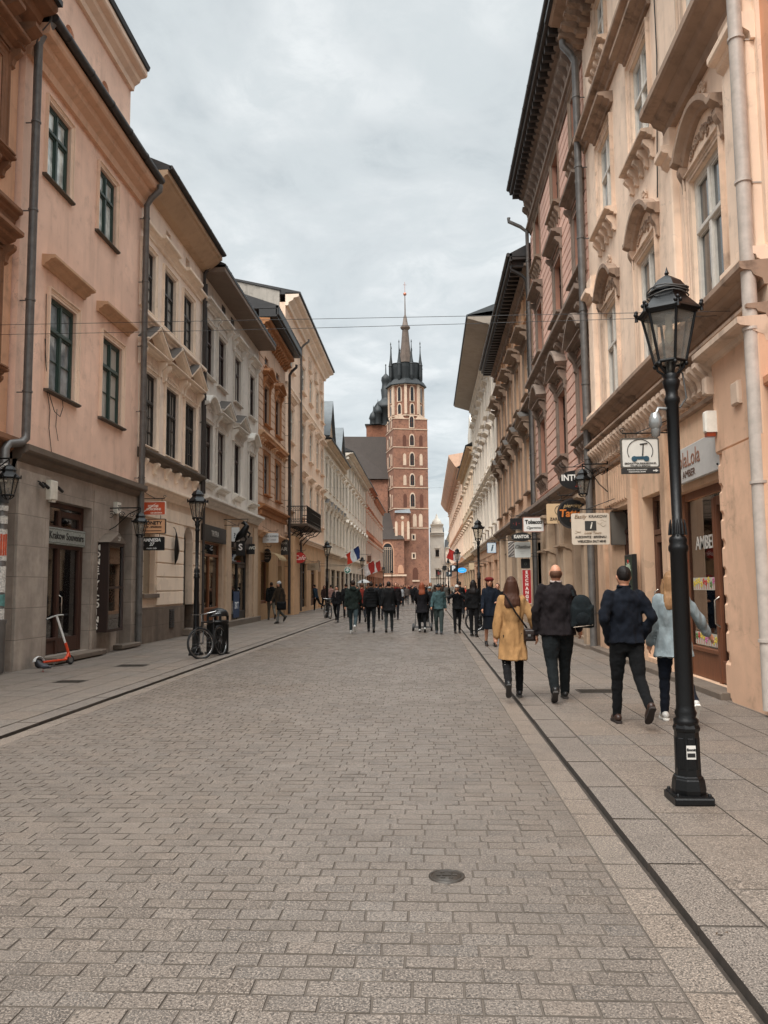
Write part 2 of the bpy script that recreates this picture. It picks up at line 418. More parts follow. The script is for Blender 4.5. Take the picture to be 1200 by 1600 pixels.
@cached
def mat_shade_grime():
    t = NT('slot_shade_grime'); t.base(t.mix(t.noise(t.pos(), 14, 5), srgb('1f1a16'), srgb('4a4037'))); t.set(Roughness=.95); return t.m  # dark tone holds the kerb step's shade as well as dirt
def pavers(name, rects, mat, ztop, zbot, bev, kind_label=None, tonev=.12, jit=.003, warm=.03, side=None):
    """rects: array (n,4) x0,x1,y0,y1 of stones; each a bevelled block of its own height and tone in one sheet"""
    A = np.array(rects, dtype=np.float64); n = len(A); rg = np.random.RandomState(len(rects))
    x0, x1, y0, y1 = A.T
    dz = rg.uniform(-jit, jit, (n, 4)); V = np.zeros((n, 8, 3))
    jx = rg.uniform(-1, 1, (n, 8))*bev*.5; jy = rg.uniform(-1, 1, (n, 8))*bev*.5
    cx = [x0, x1, x1, x0]; cy = [y0, y0, y1, y1]; sx = [1, -1, -1, 1]; sy = [1, 1, -1, -1]
    for k in range(4):
        V[:, k, 0] = cx[k]; V[:, k, 1] = cy[k]; V[:, k, 2] = zbot
        V[:, 4+k, 0] = cx[k]+sx[k]*bev+jx[:, k]; V[:, 4+k, 1] = cy[k]+sy[k]*bev+jy[:, k]; V[:, 4+k, 2] = ztop+dz[:, k]
    base = (np.arange(n)*8)[:, None, None]
    q = np.array([(4, 5, 6, 7), (0, 1, 5, 4), (1, 2, 6, 5), (2, 3, 7, 6), (3, 0, 4, 7)])[None]
    Fq = (base+q).reshape(-1, 4)
    me = bpy.data.meshes.new(name)
    me.vertices.add(n*8); me.vertices.foreach_set('co', V.reshape(-1))
    me.loops.add(len(Fq)*4); me.loops.foreach_set('vertex_index', Fq.reshape(-1).astype(np.int32))
    me.polygons.add(len(Fq)); me.polygons.foreach_set('loop_start', np.arange(len(Fq))*4)
    me.polygons.foreach_set('loop_total', np.full(len(Fq), 4)); me.update(calc_edges=True)
    tn = rg.normal(1, tonev, (n, 1)).clip(.55, 1.5); wm = rg.normal(0, warm, (n, 1))
    C = np.concatenate([tn*(1+wm), tn, tn*(1-wm), np.ones((n, 1))], 1)
    C = np.repeat(C, 8, 0)
    ca = me.color_attributes.new('tone', 'FLOAT_COLOR', 'POINT'); ca.data.foreach_set('color', C.reshape(-1).astype(np.float32))
    me.polygons.foreach_set('use_smooth', np.zeros(len(Fq), dtype=bool)); me.materials.append(mat)
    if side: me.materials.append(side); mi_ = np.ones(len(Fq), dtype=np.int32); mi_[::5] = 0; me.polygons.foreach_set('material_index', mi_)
    o = link(name, me); tag(o, kind='structure'); return o
# road: setts laid across the street, with a lengthwise gutter course each side
rnd = random.Random(3); rects = []
y = -3.0; row = 0; PH, PW = .122, .21
gut = .23
while y < 215:
    h = PH*rnd.uniform(.93, 1.07) if y < 60 else PH
    big = 1 if y < 60 else 2
    hh = h*big; off = (row % 2)*.5*PW + rnd.uniform(-.012, .012)
    x = KL+gut - off; j = .004
    e0, e1 = KL+gut, KR-gut; start = e0
    while x < e1:
        wd = PW*big*rnd.uniform(.94, 1.06); a, b = start, min(x+wd, e1)
        if e1-b < .07: b = e1; x = e1
        if b-a > .07:
            start = b
            sl = rnd.uniform(-.0012, .0012); rects.append((a+j*.8, b-j*.8, y+j*.6+sl, y+hh-j*.6+sl))
        x += wd
    y += hh; row += 1
setts = rects
pavers('road', setts, mat_setts(), 0.0, -.007, .003, tonev=.12, warm=.02, side=mat_dirt())
rects = []
for (a, b) in ((KL+.02, KL+gut), (KR-gut, KR-.016)):
    y = -3
    while y < 215:
        l = rnd.uniform(.3, .55); rects.append((a+.004, b-.003, y+.003, y+l-.003))
        y += l
pavers('gutter_course', rects, mat_setts('gutter_stone', '6c6157', .66), -.001, -.007, .003, tonev=.07, side=mat_dirt())
rects = []
for (a, b) in ((KL-.30, KL-.02), (KR+.012, KR+.33)):
    y = -3
    while y < 215:
        l = rnd.uniform(.8, 1.2); rects.append((a+.003, b-.003, y+.004, y+l-.004)); y += l
pavers('kerb', rects, mat_setts('kerb_stone', '675e56', .66), .02, -.12, .008, tonev=.05, jit=.002, warm=.015, side=mat_shade_grime())
rects = []
for (a, b) in ((WL-.25, KL-.30), (KR+.33, WR+.25)):
    x = a; 
    while x < b-.01:
        wd = min(rnd.choice((.42, .5, .55)), b-x); 
        if b-x-wd < .2: wd = b-x
        y = -3-rnd.random()
        while y < 215:
            l = rnd.choice((.5, .62, .75, .9)); rects.append((x+.003, x+wd-.003, y+.003, y+l-.003)); y += l
        x += wd
pavers('pavement', rects, mat_setts('slab_stone', '6a6057', .64), .024, .002, .003, tonev=.06, jit=.001, warm=.035, side=mat_dirt())
g = MB(); g.add([(-600, -200, -.13), (600, -200, -.13), (600, 900, -.13), (-600, 900, -.13)], [(0, 1, 2, 3)])
tag(g.build('ground', mat_dirt()), kind='structure'); g = MB(); g.box(KR-.0175, KR+.034, -3.4, 215.5, -.128, -.03); g.box(KL-.0295, KL+.0175, -3.4, 215.5, -.128, -.03); tag(g.build('drain_slot', mat_shade_grime()), kind='structure'); g = MB(); g.box(KL+.018, KR-.018, -3.4, 215.5, -.128, -.005); tag(g.build('road_bed', mat_dirt()), kind='structure')
for nm, a, b in (('pavement_bed', WL-.25, KL-.03), ('pavement_bed', KR+.035, WR+.25)):
    g = MB(); g.box(a, b, -3.5, 216, -.129, .014); tag(g.build(nm, mat_dirt()), kind='structure')
def plaster_ground():
    t = NT('square_stone'); p = t.pos(); t.base(t.mix(t.noise(p, 3, 5), srgb('6d645a'), srgb('93887b'))); t.set(Roughness=.65); return t.m
g = MB(); g.add([(-60, 150, -.018), (90, 150, -.018), (90, 400, -.018), (-60, 400, -.018)], [(0, 1, 2, 3)])
tag(g.build('square', plaster_ground()), kind='structure')
# ---------------------------------------------------------------- people
def remeshed(mb, voxel, mat, name, parent, smooth=3, wr=0.0, wscale=(9, 9, 5), seed=0, ridge=0.0):
    me = mb.mesh('tmp', mat); o = bpy.data.objects.new('tmp', me); COL.objects.link(o)
    md = o.modifiers.new('r', 'REMESH'); md.mode = 'VOXEL'; md.voxel_size = voxel; md.use_smooth_shade = True
    if smooth: s = o.modifiers.new('s', 'SMOOTH'); s.factor = .5; s.iterations = smooth
    dg = bpy.context.evaluated_depsgraph_get(); dg.update(); m2 = bpy.data.meshes.new_from_object(o.evaluated_get(dg))
    bpy.data.objects.remove(o); bpy.data.meshes.remove(me)
    if wr or ridge:
        n = len(m2.vertices); co = np.empty(n*3); m2.vertices.foreach_get('co', co); nr = np.array([v.normal[:] for v in m2.vertices]); co = co.reshape(-1, 3); off = Vector((seed*3.1, seed*1.7, 0))
        for i in range(n):
            c = co[i]; p = Vector((c[0]*wscale[0], c[1]*wscale[1], c[2]*wscale[2]))+off
            d = wr*(noise.noise(p)+.6*noise.noise(p*2.3))
            if ridge: d += ridge*noise.noise(Vector((c[0]*45, c[1]*45, c[2]*3))+off)
            co[i] += nr[i]*d
        m2.vertices.foreach_set('co', co.reshape(-1))
    m2.materials.clear(); m2.materials.append(mat); m2.name = name; m2.polygons.foreach_set('use_smooth', [True]*len(m2.polygons)); m2.update()
    return link(name, m2, parent)
def loft(mb, rings, n=18, mi=0):
    vs = []
    for cx_, cy_, z, rx, ry in rings:
        for k in range(n): a = 2*math.pi*k/n; vs.append((cx_+rx*math.cos(a), cy_+ry*math.sin(a), z))
    m_ = len(rings); fs = [(i*n+k, i*n+(k+1) % n, (i+1)*n+(k+1) % n, (i+1)*n+k) for i in range(m_-1) for k in range(n)]
    if rings[0][2] > rings[-1][2]: fs = [f[::-1] for f in fs]; fs += [tuple(range(n)), tuple(range((m_-1)*n, m_*n))[::-1]]
    else: fs += [tuple(range(n))[::-1], tuple(range((m_-1)*n, m_*n))]
    mb.add(vs, fs, mi, True)
def limb(mb, pts, rs, n=10):
    # densify so that joints round off
    P, Rr = [], []
    for i in range(len(pts)-1):
        for k in range(3):
            t = k/3; P.append(Vector(pts[i]).lerp(Vector(pts[i+1]), t)); Rr.append(rs[i]*(1-t)+rs[i+1]*t)
    P.append(Vector(pts[-1])); Rr.append(rs[-1])
    mb.tube(P, Rr, n); mb.ball(P[0], Rr[0]*.98, n, 6); mb.ball(P[-1], Rr[-1]*.98, n, 6)
    for p, r in zip(pts[1:-1], rs[1:-1]): mb.ball(p, r, n, 6)
def rot3(v, ax, a): return Matrix.Rotation(a, 3, ax) @ Vector(v)
SKINS = ['c08a6e', 'b57f63']
def person(label, loc, rz=0.0, H=1.75, fem=False, bulk=1.0, lod=0, legs=((18, 6), (-20, 35)), arms=((-18, 15, 8), (18, 15, 8)), top='1a1a1c', toptype='jacket', hem=.86,
           low='17181b', lowtype='trousers', shoes='151313', sole=None, hair='2a1d16', hairstyle='short', hat=None, scarf=None, hood=None, group=None, pockets=False, wrists=None, skin=0, collar=None, lean=0.0, name='person', headturn=0.0):
    """legs: (hip swing, knee bend) left, right; arms: (swing, elbow, abduction) left, right; faces +Y"""
    vx = (.0085, .017, .034)[lod]; S = H/1.75; root = thing(name, label, 'person', loc, rz, group); root.scale = (S, S, S); root.rotation_euler = (R_(-lean), 0, rz); sk = skin_mat(SKINS[skin])
    J = {}; zs = []
    for i, s in enumerate((-1, 1)):
        a, k = R_(legs[i][0]), R_(legs[i][1]); hip = Vector((s*.09, 0, 0)); kn = hip+Vector((s*.005, .42*math.sin(a), -.42*math.cos(a))); an = kn+Vector((0, .4*math.sin(a-k), -.4*math.cos(a-k)))
        pitch = (a-k)*.9 if a-k < 0 else 0.0; f = rot3((0, 1, 0), 'X', pitch*.9); dn = rot3((0, 0, -1), 'X', pitch*.9); heel = an-f*.055+dn*.075; toe = an+f*.165+dn*.08
        J[s] = (hip, kn, an, heel, toe, f, dn); zs += [heel.z, toe.z]
    hz = -min(zs)+.012; O_ = Vector((0, 0, hz)); wd = (.155 if fem else .175)
    for s in (-1, 1): J[s] = tuple(v+O_ if i < 5 else v for i, v in enumerate(J[s]))
    z0 = hz-.9; A = {}
    for i, s in enumerate((-1, 1)):
        sw, el, ab = [R_(v) for v in arms[i]]; sh = Vector((s*wd*(1+.2*(bulk-1)), -.01, 1.425+z0)); u = Vector((s*math.sin(ab), math.sin(sw)*math.cos(ab), -math.cos(sw)*math.cos(ab))); e = sh+u*.285
        v = (rot3(u, 'X', el)+Vector((-s*.12*math.sin(el), 0, 0))).normalized(); wr_ = e+v*.245
        if pockets: e = sh+Vector((s*.085, -.1, -.25)); wr_ = Vector((s*.17*bulk, .06, .93+z0)); v = (wr_-e).normalized()
        if wrists and wrists[i]: wr_ = Vector(wrists[i])+Vector((0, 0, z0)); mid = (sh+wr_)/2; dd = wr_-sh; L = min(dd.length, .52); h_ = math.sqrt(max(0, .27**2-(L/2)**2)); back = Vector((s*.6, -.8, -.2)).normalized(); back = (back-dd.normalized()*back.dot(dd.normalized())).normalized(); e = mid+back*h_; v = (wr_-e).normalized()
        A[s] = (sh, e, wr_, v)
    bw = bulk; hc = Vector((0, .015, 1.635+z0)); by = 1+.7*(bulk-1)
    # --- body, one continuous surface
    b = MB(); n = (12, 10, 8)[lod]
    loft(b, [(0, 0, .84+z0, .13*bw, .09*by), (0, 0, .92+z0, .155*bw, .1*by), (0, 0, 1.02+z0, .13*bw, .09*by), (0, 0, 1.1+z0, .125*bw, .09*by), (0, 0, 1.25+z0, .145*bw, .1*by), (0, -.005, 1.37+z0, .135*bw, .085*by), (0, -.01, 1.44+z0, .085*bw, .06*by), (0, -.005, 1.5+z0, .055, .055), (0, .005, 1.58+z0, .05, .052)], n+4)
    b.ball(hc, .1, n+4, 10, 0, .76, .93, 1.14); b.ball(hc+Vector((0, .02, -.05)), .07, n, 8, 0, .8, .95, 1.0)
    if lod < 2: b.tube([hc+Vector((0, .085, .015)), hc+Vector((0, .108, -.02)), hc+Vector((0, .09, -.03))], [.008, .015, .01], 6); [b.ball(hc+Vector((q*.077, -.005, -.005)), .028, 8, 6, 0, .4, .7, 1.1) for q in (-1, 1)]
    for s in (-1, 1):
        hip, kn, an, heel, toe, f, dn = J[s]; bare = lowtype == 'skirt'
        limb(b, [hip+Vector((0, 0, .02)), hip.lerp(kn, .5), kn, kn.lerp(an, .35), an], [.085*bw, .072, .052, .053 if bare else .05, .035], n); limb(b, [heel-dn*.03, (heel+toe)/2-dn*.025, toe-dn*.02], [.03, .034, .026], 8)
        sh, e, wr_, v = A[s]; limb(b, [sh-Vector((s*.02, 0, .01)), sh.lerp(e, .5), e, wr_], [.04*bw, .04, .034, .025], n)
        side = Vector((0, 1, 0)) if not pockets else Vector((0, .6, .8)); side = (side-v*side.dot(v)).normalized(); pn = v.cross(side)
        pm_ = wr_+v*.045; b.tube([wr_, wr_+v*.02, wr_+v*.085], [.022, .03, .03], 8, squash=1.0); 
        if lod < 2:
            for q, (o_, L) in enumerate(((-.03, .062), (-.01, .074), (.01, .07), (.028, .056))):
                r0 = .0092 if lod == 0 else .011; st_p = wr_+v*.078+side*o_*-1; cu = pn*(-s)*.35; b.tube([st_p, st_p+(v+cu*.5).normalized()*L*.5, st_p+(v+cu*.5).normalized()*L*.5+(v*.6+cu*2).normalized()*L*.5], [r0, r0*.95, r0*.8], 6)
            b.tube([wr_+v*.03+side*.02, wr_+v*.055+side*.045, wr_+v*.085+side*.05], [.012, .011, .009], 6)
        else: b.ball(wr_+v*.1, .032, 6, 5)
    bo = remeshed(b, vx, sk, 'body', root, 2 if lod else 2)
    if lod < 2:
        for q in (-1, 1): fm = MB(); fm.ball(hc+Vector((q*.03, .085, .012)), .011, 8, 6, 0, 1.3, .7, .7); fm.build('eye', flat('1c1512', rough=.2), root); fm = MB(); fm.tube([hc+Vector((q*.014, .09, .034)), hc+Vector((q*.046, .078, .032))], .004, 5); fm.build('eyebrow', cloth(hair or '3a2a20'), root)
        fm = MB(); fm.ball(hc+Vector((0, .088, -.062)), .02, 8, 5, 0, 1.1, .5, .3); fm.build('mouth', flat('8a4a42'), root)
    # --- trousers or skirt
    c = MB(); vc = vx*1.25
    if lowtype in ('trousers', 'wide'):
        w0 = 1.0 if lowtype == 'trousers' else 1.18
        loft(c, [(0, 0, .8+z0, .13*bw, .105*by), (0, -.005, .9+z0, .172*bw, .122*by), (0, 0, 1.0+z0, .155*bw, .108*by), (0, 0, 1.03+z0, .15*bw, .1*by)], n+4)
        for s in (-1, 1):
            hip, kn, an, heel, toe, f, dn = J[s]; lo = an-dn*0+(an-kn).normalized()*.02
            limb(c, [hip+Vector((0, -.01, 0)), hip.lerp(kn, .5), kn, kn.lerp(an, .5), lo], [.098*bw, .086*w0*(.5+.5*bw), .066*w0, .058*w0, .05*w0], n)
        remeshed(c, vc, cloth(low), 'trousers', root, 2, .007 if lod < 2 else 0, (10, 10, 14), 3)
    else:
        loft(c, [(0, 0, .42+z0, .2, .17), (0, 0, .43+z0, .2, .17), (0, 0, .7+z0, .19, .15), (0, 0, .92+z0, .168*bw, .12), (0, 0, 1.03+z0, .14, .1)], n+6); remeshed(c, vc, cloth(low), 'skirt', root, 1, .008, (14, 14, 2), 4)
    for s in (-1, 1):
        hip, kn, an, heel, toe, f, dn = J[s]; sm = MB(); up = -dn
        limb(sm, [heel+up*.045, heel+f*.06+up*.045, toe-f*.05+up*.035, toe+up*.028], [.042, .043, .042, .03], 10)
        if lowtype != 'skirt': limb(sm, [heel+f*.05+up*.05, an+up*.02], [.042, .043], 10)
        so2 = remeshed(sm, vx*1.3, flat(shoes, rough=.45, var=.15, scale=14), 'shoe', root, 2)
        if lod < 2:
            sm = MB(); P = [heel-f*.042, heel-f*.02, heel+f*.06, toe-f*.05, toe+f*.01, toe+f*.03]; Wd = [.02, .036, .034, .044, .034, .012]; X_ = Vector((1, 0, 0)); vs = []
            for p, w_ in zip(P, Wd): vs += [p-X_*w_+up*.012, p+X_*w_+up*.012, p+X_*w_-up*.01, p-X_*w_-up*.01]
            fs = [(4*i+k, 4*i+(k+1) % 4, 4*i+4+(k+1) % 4, 4*i+4+k) for i in range(5) for k in range(4)]+[(3, 2, 1, 0), (20, 21, 22, 23)]; sm.add(vs, fs); sm.build('sole', flat(sole or '2a2622', rough=.8), so2)
    # --- upper garment
    g = MB(); f_ = {'jacket': .03, 'coat': .03, 'puffer': .05, 'shirt': .015}[toptype]; hb = hem+z0; wr0 = .0
    fl = 1.0 if toptype != 'coat' else 1.18
    R0 = [(0, -.035 if toptype == 'coat' else 0, hb, (.165*bw+f_)*fl, (.14*by+f_)*fl)]
    if hem < .8: R0 += [(0, 0, (hb+.95+z0)/2, (.165*bw+f_)*(1+(fl-1)*.4), (.12*by+f_)*(1+(fl-1)*.3))]
    R0 += [(0, 0, .97+z0, .155*bw+f_, .11*by+f_), (0, 0, 1.1+z0, (.132 if fem else .142)*bw+f_, .095*by+f_), (0, -.005, 1.25+z0, .152*bw+f_, .105*by+f_), (0, -.01, 1.37+z0, .165*bw+f_*.8, .1*by+f_*.8), (0, -.01, 1.44+z0, .12*bw+f_*.8, .07*by+f_*.7), (0, -.01, 1.49+z0, .07+f_*.5, .065+f_*.5), (0, -.005, 1.53+z0, .062+f_*.4, .062+f_*.4)]
    loft(g, R0, n+8)
    for s in (-1, 1):
        sh, e, wr_, v = A[s]; end = wr_-v*.0 if not pockets else wr_+v*.03
        limb(g, [sh+Vector((-s*.02, 0, -.005)), sh.lerp(e, .45), e, e.lerp(wr_, .6), end], [(.062+f_*.4)*(.6+.4*bw), .055+f_*.4, .047+f_*.4, .042+f_*.35, .036+f_*.3], n)
    if hood: loft(g, [(0, -.06, 1.4+z0, .05, .05), (0, -.1, 1.43+z0, .1, .06), (0, -.1, 1.49+z0, .12, .07), (0, -.075, 1.54+z0, .1, .07), (0, -.05, 1.56+z0, .06, .05)], n+4)
    if toptype == 'puffer' and lod < 2:
        for k in range(6): z = hb+.06+k*.095; rr = .155*bw+f_+.012; loft(g, [(0, 0, z-.03, rr*.9, (.11+f_)*.9), (0, 0, z, rr, .112*by+f_+.012), (0, 0, z+.03, rr*.9, (.11+f_)*.9)], n+8)
    remeshed(g, vc, cloth(top), toptype if toptype != 'shirt' else 'sweater', root, 2, (.026 if toptype != 'puffer' else .01) if lod < 2 else 0, (8, 8, 6) if toptype != 'coat' else (9, 9, 2.4), 7)
    if collar: q = MB(); q.tube([(.068*math.cos(a), -.0+.068*math.sin(a), 1.53+z0+.008*math.sin(a)) for a in [k*math.pi/8 for k in range(17)]], .014, 6, cap=False); q.build('collar', cloth(collar), root)
    if scarf: q = MB(); loft(q, [(0, .0, 1.46+z0, .08, .08), (0, .01, 1.5+z0, .095, .095), (0, .01, 1.55+z0, .07, .075)], 14); q.tube([(.03, .08, 1.5+z0), (.04, .15, 1.35+z0), (.03, .15, 1.2+z0)], [.03, .035, .03], 8, squash=.4); remeshed(q, vx*1.2, cloth(scarf), 'scarf', root, 1, .006)
    # --- hair and hats
    if hair and hairstyle != 'bald':
        h = MB(); h.ball(hc+Vector((0, -.02, .026)) if hairstyle == 'short' else hc+Vector((0, -.018, .018)), .098 if hairstyle == 'short' else .102, n+4, 10, 0, .82, .98, 1.02 if hairstyle == 'short' else 1.12)
        if hairstyle == 'long': loft(h, [(0, -.03, hc.z+.06, .08, .08), (0, -.045, hc.z-.02, .095, .075), (0, -.06, hc.z-.12, .1, .06), (0, -.095, hc.z-.2, .115, .05), (0, -.11, hc.z-.28, .12, .042), (0, -.115, hc.z-.33, .1, .02)], n+6); [h.tube([hc+Vector((q*.075, .02, .03)), hc+Vector((q*.09, .01, -.08)), hc+Vector((q*.1, -.02, -.2))], [.02, .028, .02], 8) for q in (-1, 1)]
        if hairstyle == 'bob': loft(h, [(0, -.02, hc.z+.06, .085, .085), (0, -.035, hc.z-.03, .098, .085), (0, -.045, hc.z-.12, .1, .075), (0, -.05, hc.z-.17, .08, .06)], n+6)
        remeshed(h, vx*1.1, cloth(hair, 1.0, .6), 'hair', root, 1, .002, ridge=.005 if hairstyle != 'short' else .003)
    elif hair and hairstyle == 'bald':
        h = MB(); loft(h, [(0, -.01, hc.z-.06, .066, .076), (0, -.012, hc.z-.03, .077, .092), (0, -.014, hc.z+.01, .079, .095), (0, -.016, hc.z+.03, .07, .085)], n+6); remeshed(h, vx*1.1, cloth(hair, 1.0, .7), 'hair', root, 1, .002)
    if hat:
        h = MB(); kind, hc_ = hat
        if kind == 'cap': h.ball(hc+Vector((0, -.005, .045)), .107, 14, 10, 0, .82, .98, .8); h.tube([hc+Vector((0, .07, .055)), hc+Vector((0, .16, .045))], [.07, .05], 10, squash=.15)
        if kind == 'beanie': h.ball(hc+Vector((0, -.01, .045)), .112, 14, 10, 0, .82, .95, .95)
        if kind == 'beret': h.ball(hc+Vector((.01, -.01, .075)), .135, 14, 8, 0, .95, 1, .5); h.lathe([(.085, -.02), (.09, .04)], 14, hc+Vector((0, 0, .045)))
        remeshed(h, vx*1.1, cloth(hc_), 'hat', root, 1)
    root['z0'] = z0; return root
def P_(px, py, z=.024): return onZ(px, py, z)
# the four walkers in front, seen from behind
p = P_(803, 1091); w1_ = person('woman in a knee length mustard coat walking away along the right kerb', p, R_(-2), 1.70, True, .95, 0, ((-10, 44), (14, 4)), ((-6, 6, 9), (10, 12, 20)), 'b08658', 'coat', .56, '121214', 'trousers', '141416', '3a3836', '4a2c1e', 'long', wrists=(None, (.34, .06, .9)))
b = MB(); b.tube([(-.1, -.08, 1.45), (-.06, -.16, 1.38), (.04, -.165, 1.2), (.14, -.14, 1.06), (.2, -.08, .98)], .012, 6); b.tube([(-.1, -.08, 1.45), (-.06, .1, 1.4), (.1, .17, 1.15), (.2, .08, .98)], .012, 6); sb = thing('shoulder_bag', 'small dark brown bag hanging at the hip of the woman in the mustard coat', 'bag', p, R_(-2)); b.build('strap', cloth('1a1412'), sb)
b = MB(); b.bbox(.15, .31, -.16, -.06, .8, .97, .03); b.bbox(.16, .3, -.175, -.155, .88, .96, .01); remeshed(b, .01, flat('231815', rough=.4), 'bag', sb, 2); b = MB(); b.box(.2, .24, -.18, -.172, .87, .9); b.build('clasp', CHR if 'CHR' in globals() else flat('9a9a9a', rough=.2, metallic=.9), sb)
b = MB()
for k in range(9): t = k/9; b.ball((-.125-.0*t, -.115-.12*t, .56-.3*t), .007, 6, 4)
b.build('studs', flat('b8b8b4', rough=.3, metallic=.8), w1_)
p2 = P_(874, 1094); w2_ = person('broad bald man in dark jacket and teal jeans holding the mustard coated woman\'s hand', p2, R_(-2), 1.87, False, 1.28, 0, ((-14, 26), (14, 4)), ((6, 8, 12), (4, 10, 12)), '1f191b', 'jacket', .84, '14191b', 'wide', '141414', '3a3633', '6a4a38', 'bald', collar='c8b8b0', wrists=((-.27, .05, .87), None))
bp = thing('backpack', 'dark teal backpack slung on the right shoulder of the bald man', 'backpack', p2, R_(-2)); b = MB(); M = MB()
M.ball((.3, -.24, 1.22), .2, 14, 10, 0, .78, .62, 1.15); M.bbox(.16, .46, -.36, -.14, 1.0, 1.3, .05); remeshed(M, .012, cloth('141c1f'), 'bag', bp, 4, .01); M = MB(); M.ball((.3, -.33, 1.12), .12, 12, 8, 0, .95, .5, .9); remeshed(M, .012, cloth('11181b'), 'front_pocket', bp, 2, .006)
M = MB(); M.tube([(.22, -.16, 1.42), (.2, -.08, 1.53), (.22, .08, 1.5), (.28, .14, 1.3), (.3, .05, 1.08), (.3, -.12, 1.04)], .022, 6, squash=.5); M.build('strap', cloth('101618'), bp); M = MB(); M.tube([(.17, -.365, 1.01), (.43, -.345, 1.04)], .005, 5); M.build('zip', flat('b0a090'), bp)
p3 = P_(983, 1132); person('man in a navy jacket with hands in his pockets and dark trousers, seen from behind', p3, R_(2), 1.78, False, 1.08, 0, ((10, 2), (-20, 32)), ((0, 0, 0), (0, 0, 0)), '0d131e', 'jacket', .9, '0f1012', 'trousers', '33211a', '2b2320', '1d1613', 'short', pockets=True, collar='0d131e')
p4 = P_(1057, 1128); person('fair haired woman in a pale blue coat, partly hidden by the near lamp post', p4, R_(-3), 1.72, True, 1.05, 0, ((12, 4), (-20, 34)), ((6, 8, 10), (14, 12, 34)), '8f9a9d', 'coat', .76, '141a26', 'trousers', 'b8b4ae', 'd8d4cc', '9a7450', 'long')
# middle distance
D = '131416'
def mid(label, px, ty, py, **kw):
    q = onZ(px, py, kw.pop('z', 0.0)); H = CAM_H+(918-ty-(px-668)*.009)*q.y/F_PX; kw.setdefault('lod', 1)
    return person(label, q, R_(kw.pop('rz', 0)), max(1.5, min(1.95, H)), **kw)
mid('man in a dark green hooded jacket, grey jeans and white trainers walking away', 552, 908, 990, top='1c2622', hood=True, low='3c4a4e', shoes='b8b8b4', sole='d0d0cc', hem=.8, toptype='jacket', bulk=1.1)
mid('person in a black quilted puffer jacket walking away between two others', 580, 911, 988, top='0f1012', toptype='puffer', low='15181b', hood=True, rz=3, legs=((16, 4), (-12, 22)))
mid('person in a long black jacket walking away, right of the puffer jacket', 608, 912, 988, top='121214', hem=.72, toptype='coat', low='34393a', legs=((-6, 12), (10, 4)), bulk=1.1)
dd_ = mid('woman with long copper hair in a black coat pushing a stroller', 660, 913, 988, fem=True, top='161418', toptype='coat', hem=.68, low='121316', hair='8e4a2e', hairstyle='long', shoes='b0b0ac', legs=((8, 4), (-10, 20)), wrists=((-.2, .34, 1.02), (.2, .34, 1.02)))
e_ = mid('person in a teal jacket and faded green jeans walking towards the viewer', 686, 916, 991, top='41585a', low='3f4a48', rz=176, shoes='2a3036', hat=('cap', '22262a'), legs=((10, 2), (-8, 16)), lowtype='wide')
mid('person in black with a pale cap, hands raised near the face', 715, 917, 990, top='101114', low='121214', rz=184, hat=('cap', 'b8b4ac'), wrists=((-.1, .2, 1.4), (.1, .2, 1.42)), legs=((-8, 14), (8, 2)), skin=1)
mid('long haired person in a black jacket standing by the bicycle on the right', 741, 911, 995, top='0e0e10', low='141416', hair='1a1210', hairstyle='long', rz=-20, fem=True, legs=((4, 2), (-4, 6)), z=.024)
mid('woman in a red beret and long navy dress coat walking towards the viewer', 767, 908, 1010, top='121a26', low='10161f', lowtype='skirt', fem=True, hat=('beret', '6e2220'), rz=182, hair='2a1a14', hairstyle='bob', legs=((8, 2), (-8, 14)), wrists=((-.14, .26, 1.12), None), z=.024, toptype='coat', hem=.75)
mid('dark haired person in black behind the woman in the red beret', 779, 914, 992, top='17181a', low='121316', rz=170, z=.024)
mid('person in a brown jacket and white hat with a black bag by the ochre house', 436, 911, 974, top='3c3024', low='6a6a66', rz=150, hat=('beanie', 'b8b8b8'), hair='2a1d16', hairstyle='long', fem=True, z=.024, toptype='jacket', hem=.78)
mid('person in black with a large dark backpack by the ochre house', 424, 912, 969, top='0f1010', low='6b665c', rz=20, hood=True, toptype='puffer', bulk=1.15, z=.024)
mid('woman in a black coat and pale scarf walking towards the viewer near the left kerb', 526, 918, 972, top='111114', low='15161a', rz=178, scarf='c0a8a0', fem=True, hair='241812', hairstyle='bob', z=.024)
mid('person in a grey blue jacket and white trainers leaning forward by the left wall', 497, 915, 955, top='2a3a48', low='121214', rz=60, lean=10, shoes='c8c8c4', sole='d8d8d4', z=.024)
mid('dark haired person in brown beside the one leaning by the left wall', 507, 917, 954, top='3a2a26', low='18181a', rz=200, hair='1d1410', hairstyle='long', z=.024)
mid('person in a pale pink jacket standing near the second left lamp', 517, 916, 953, top='b08a80', low='2a2a2e', rz=20, z=.024)
mid('person in a dark coat left of the man in the green hooded jacket', 541, 913, 966, top='141416', low='17181a', rz=5)
mid('person in a rust red jacket walking behind the green hooded man', 566, 913, 974, top='7a2c22', low='1a1c20', rz=10, hair='5a3a28')
mid('tall person in a black parka between the puffer jacket and the long jacket', 595, 913, 970, top='101215', low='14151a', hem=.74)
mid('person in a dark red scarf and black coat behind the long black jacket', 619, 912, 968, top='181416', low='15161a', scarf='7a2a26', rz=178)
mid('person in a white shirt under an open dark jacket in the middle of the road', 627, 918, 948, top='b8bcc0', low='1a1c24', rz=180, lod=2)
mid('person in a taupe jacket standing in the middle of the road', 636, 917, 946, top='5f5550', low='3c3c3e', rz=180, lod=2)
mid('person in black beside the taupe jacket in the middle of the road', 645, 918, 945, top='121216', low='14161a', rz=180, lod=2)
mid('person in a grey hat and dark coat behind the copper haired woman', 672, 918, 975, top='1c2024', low='17181a', rz=180, hat=('cap', '8a9496'))
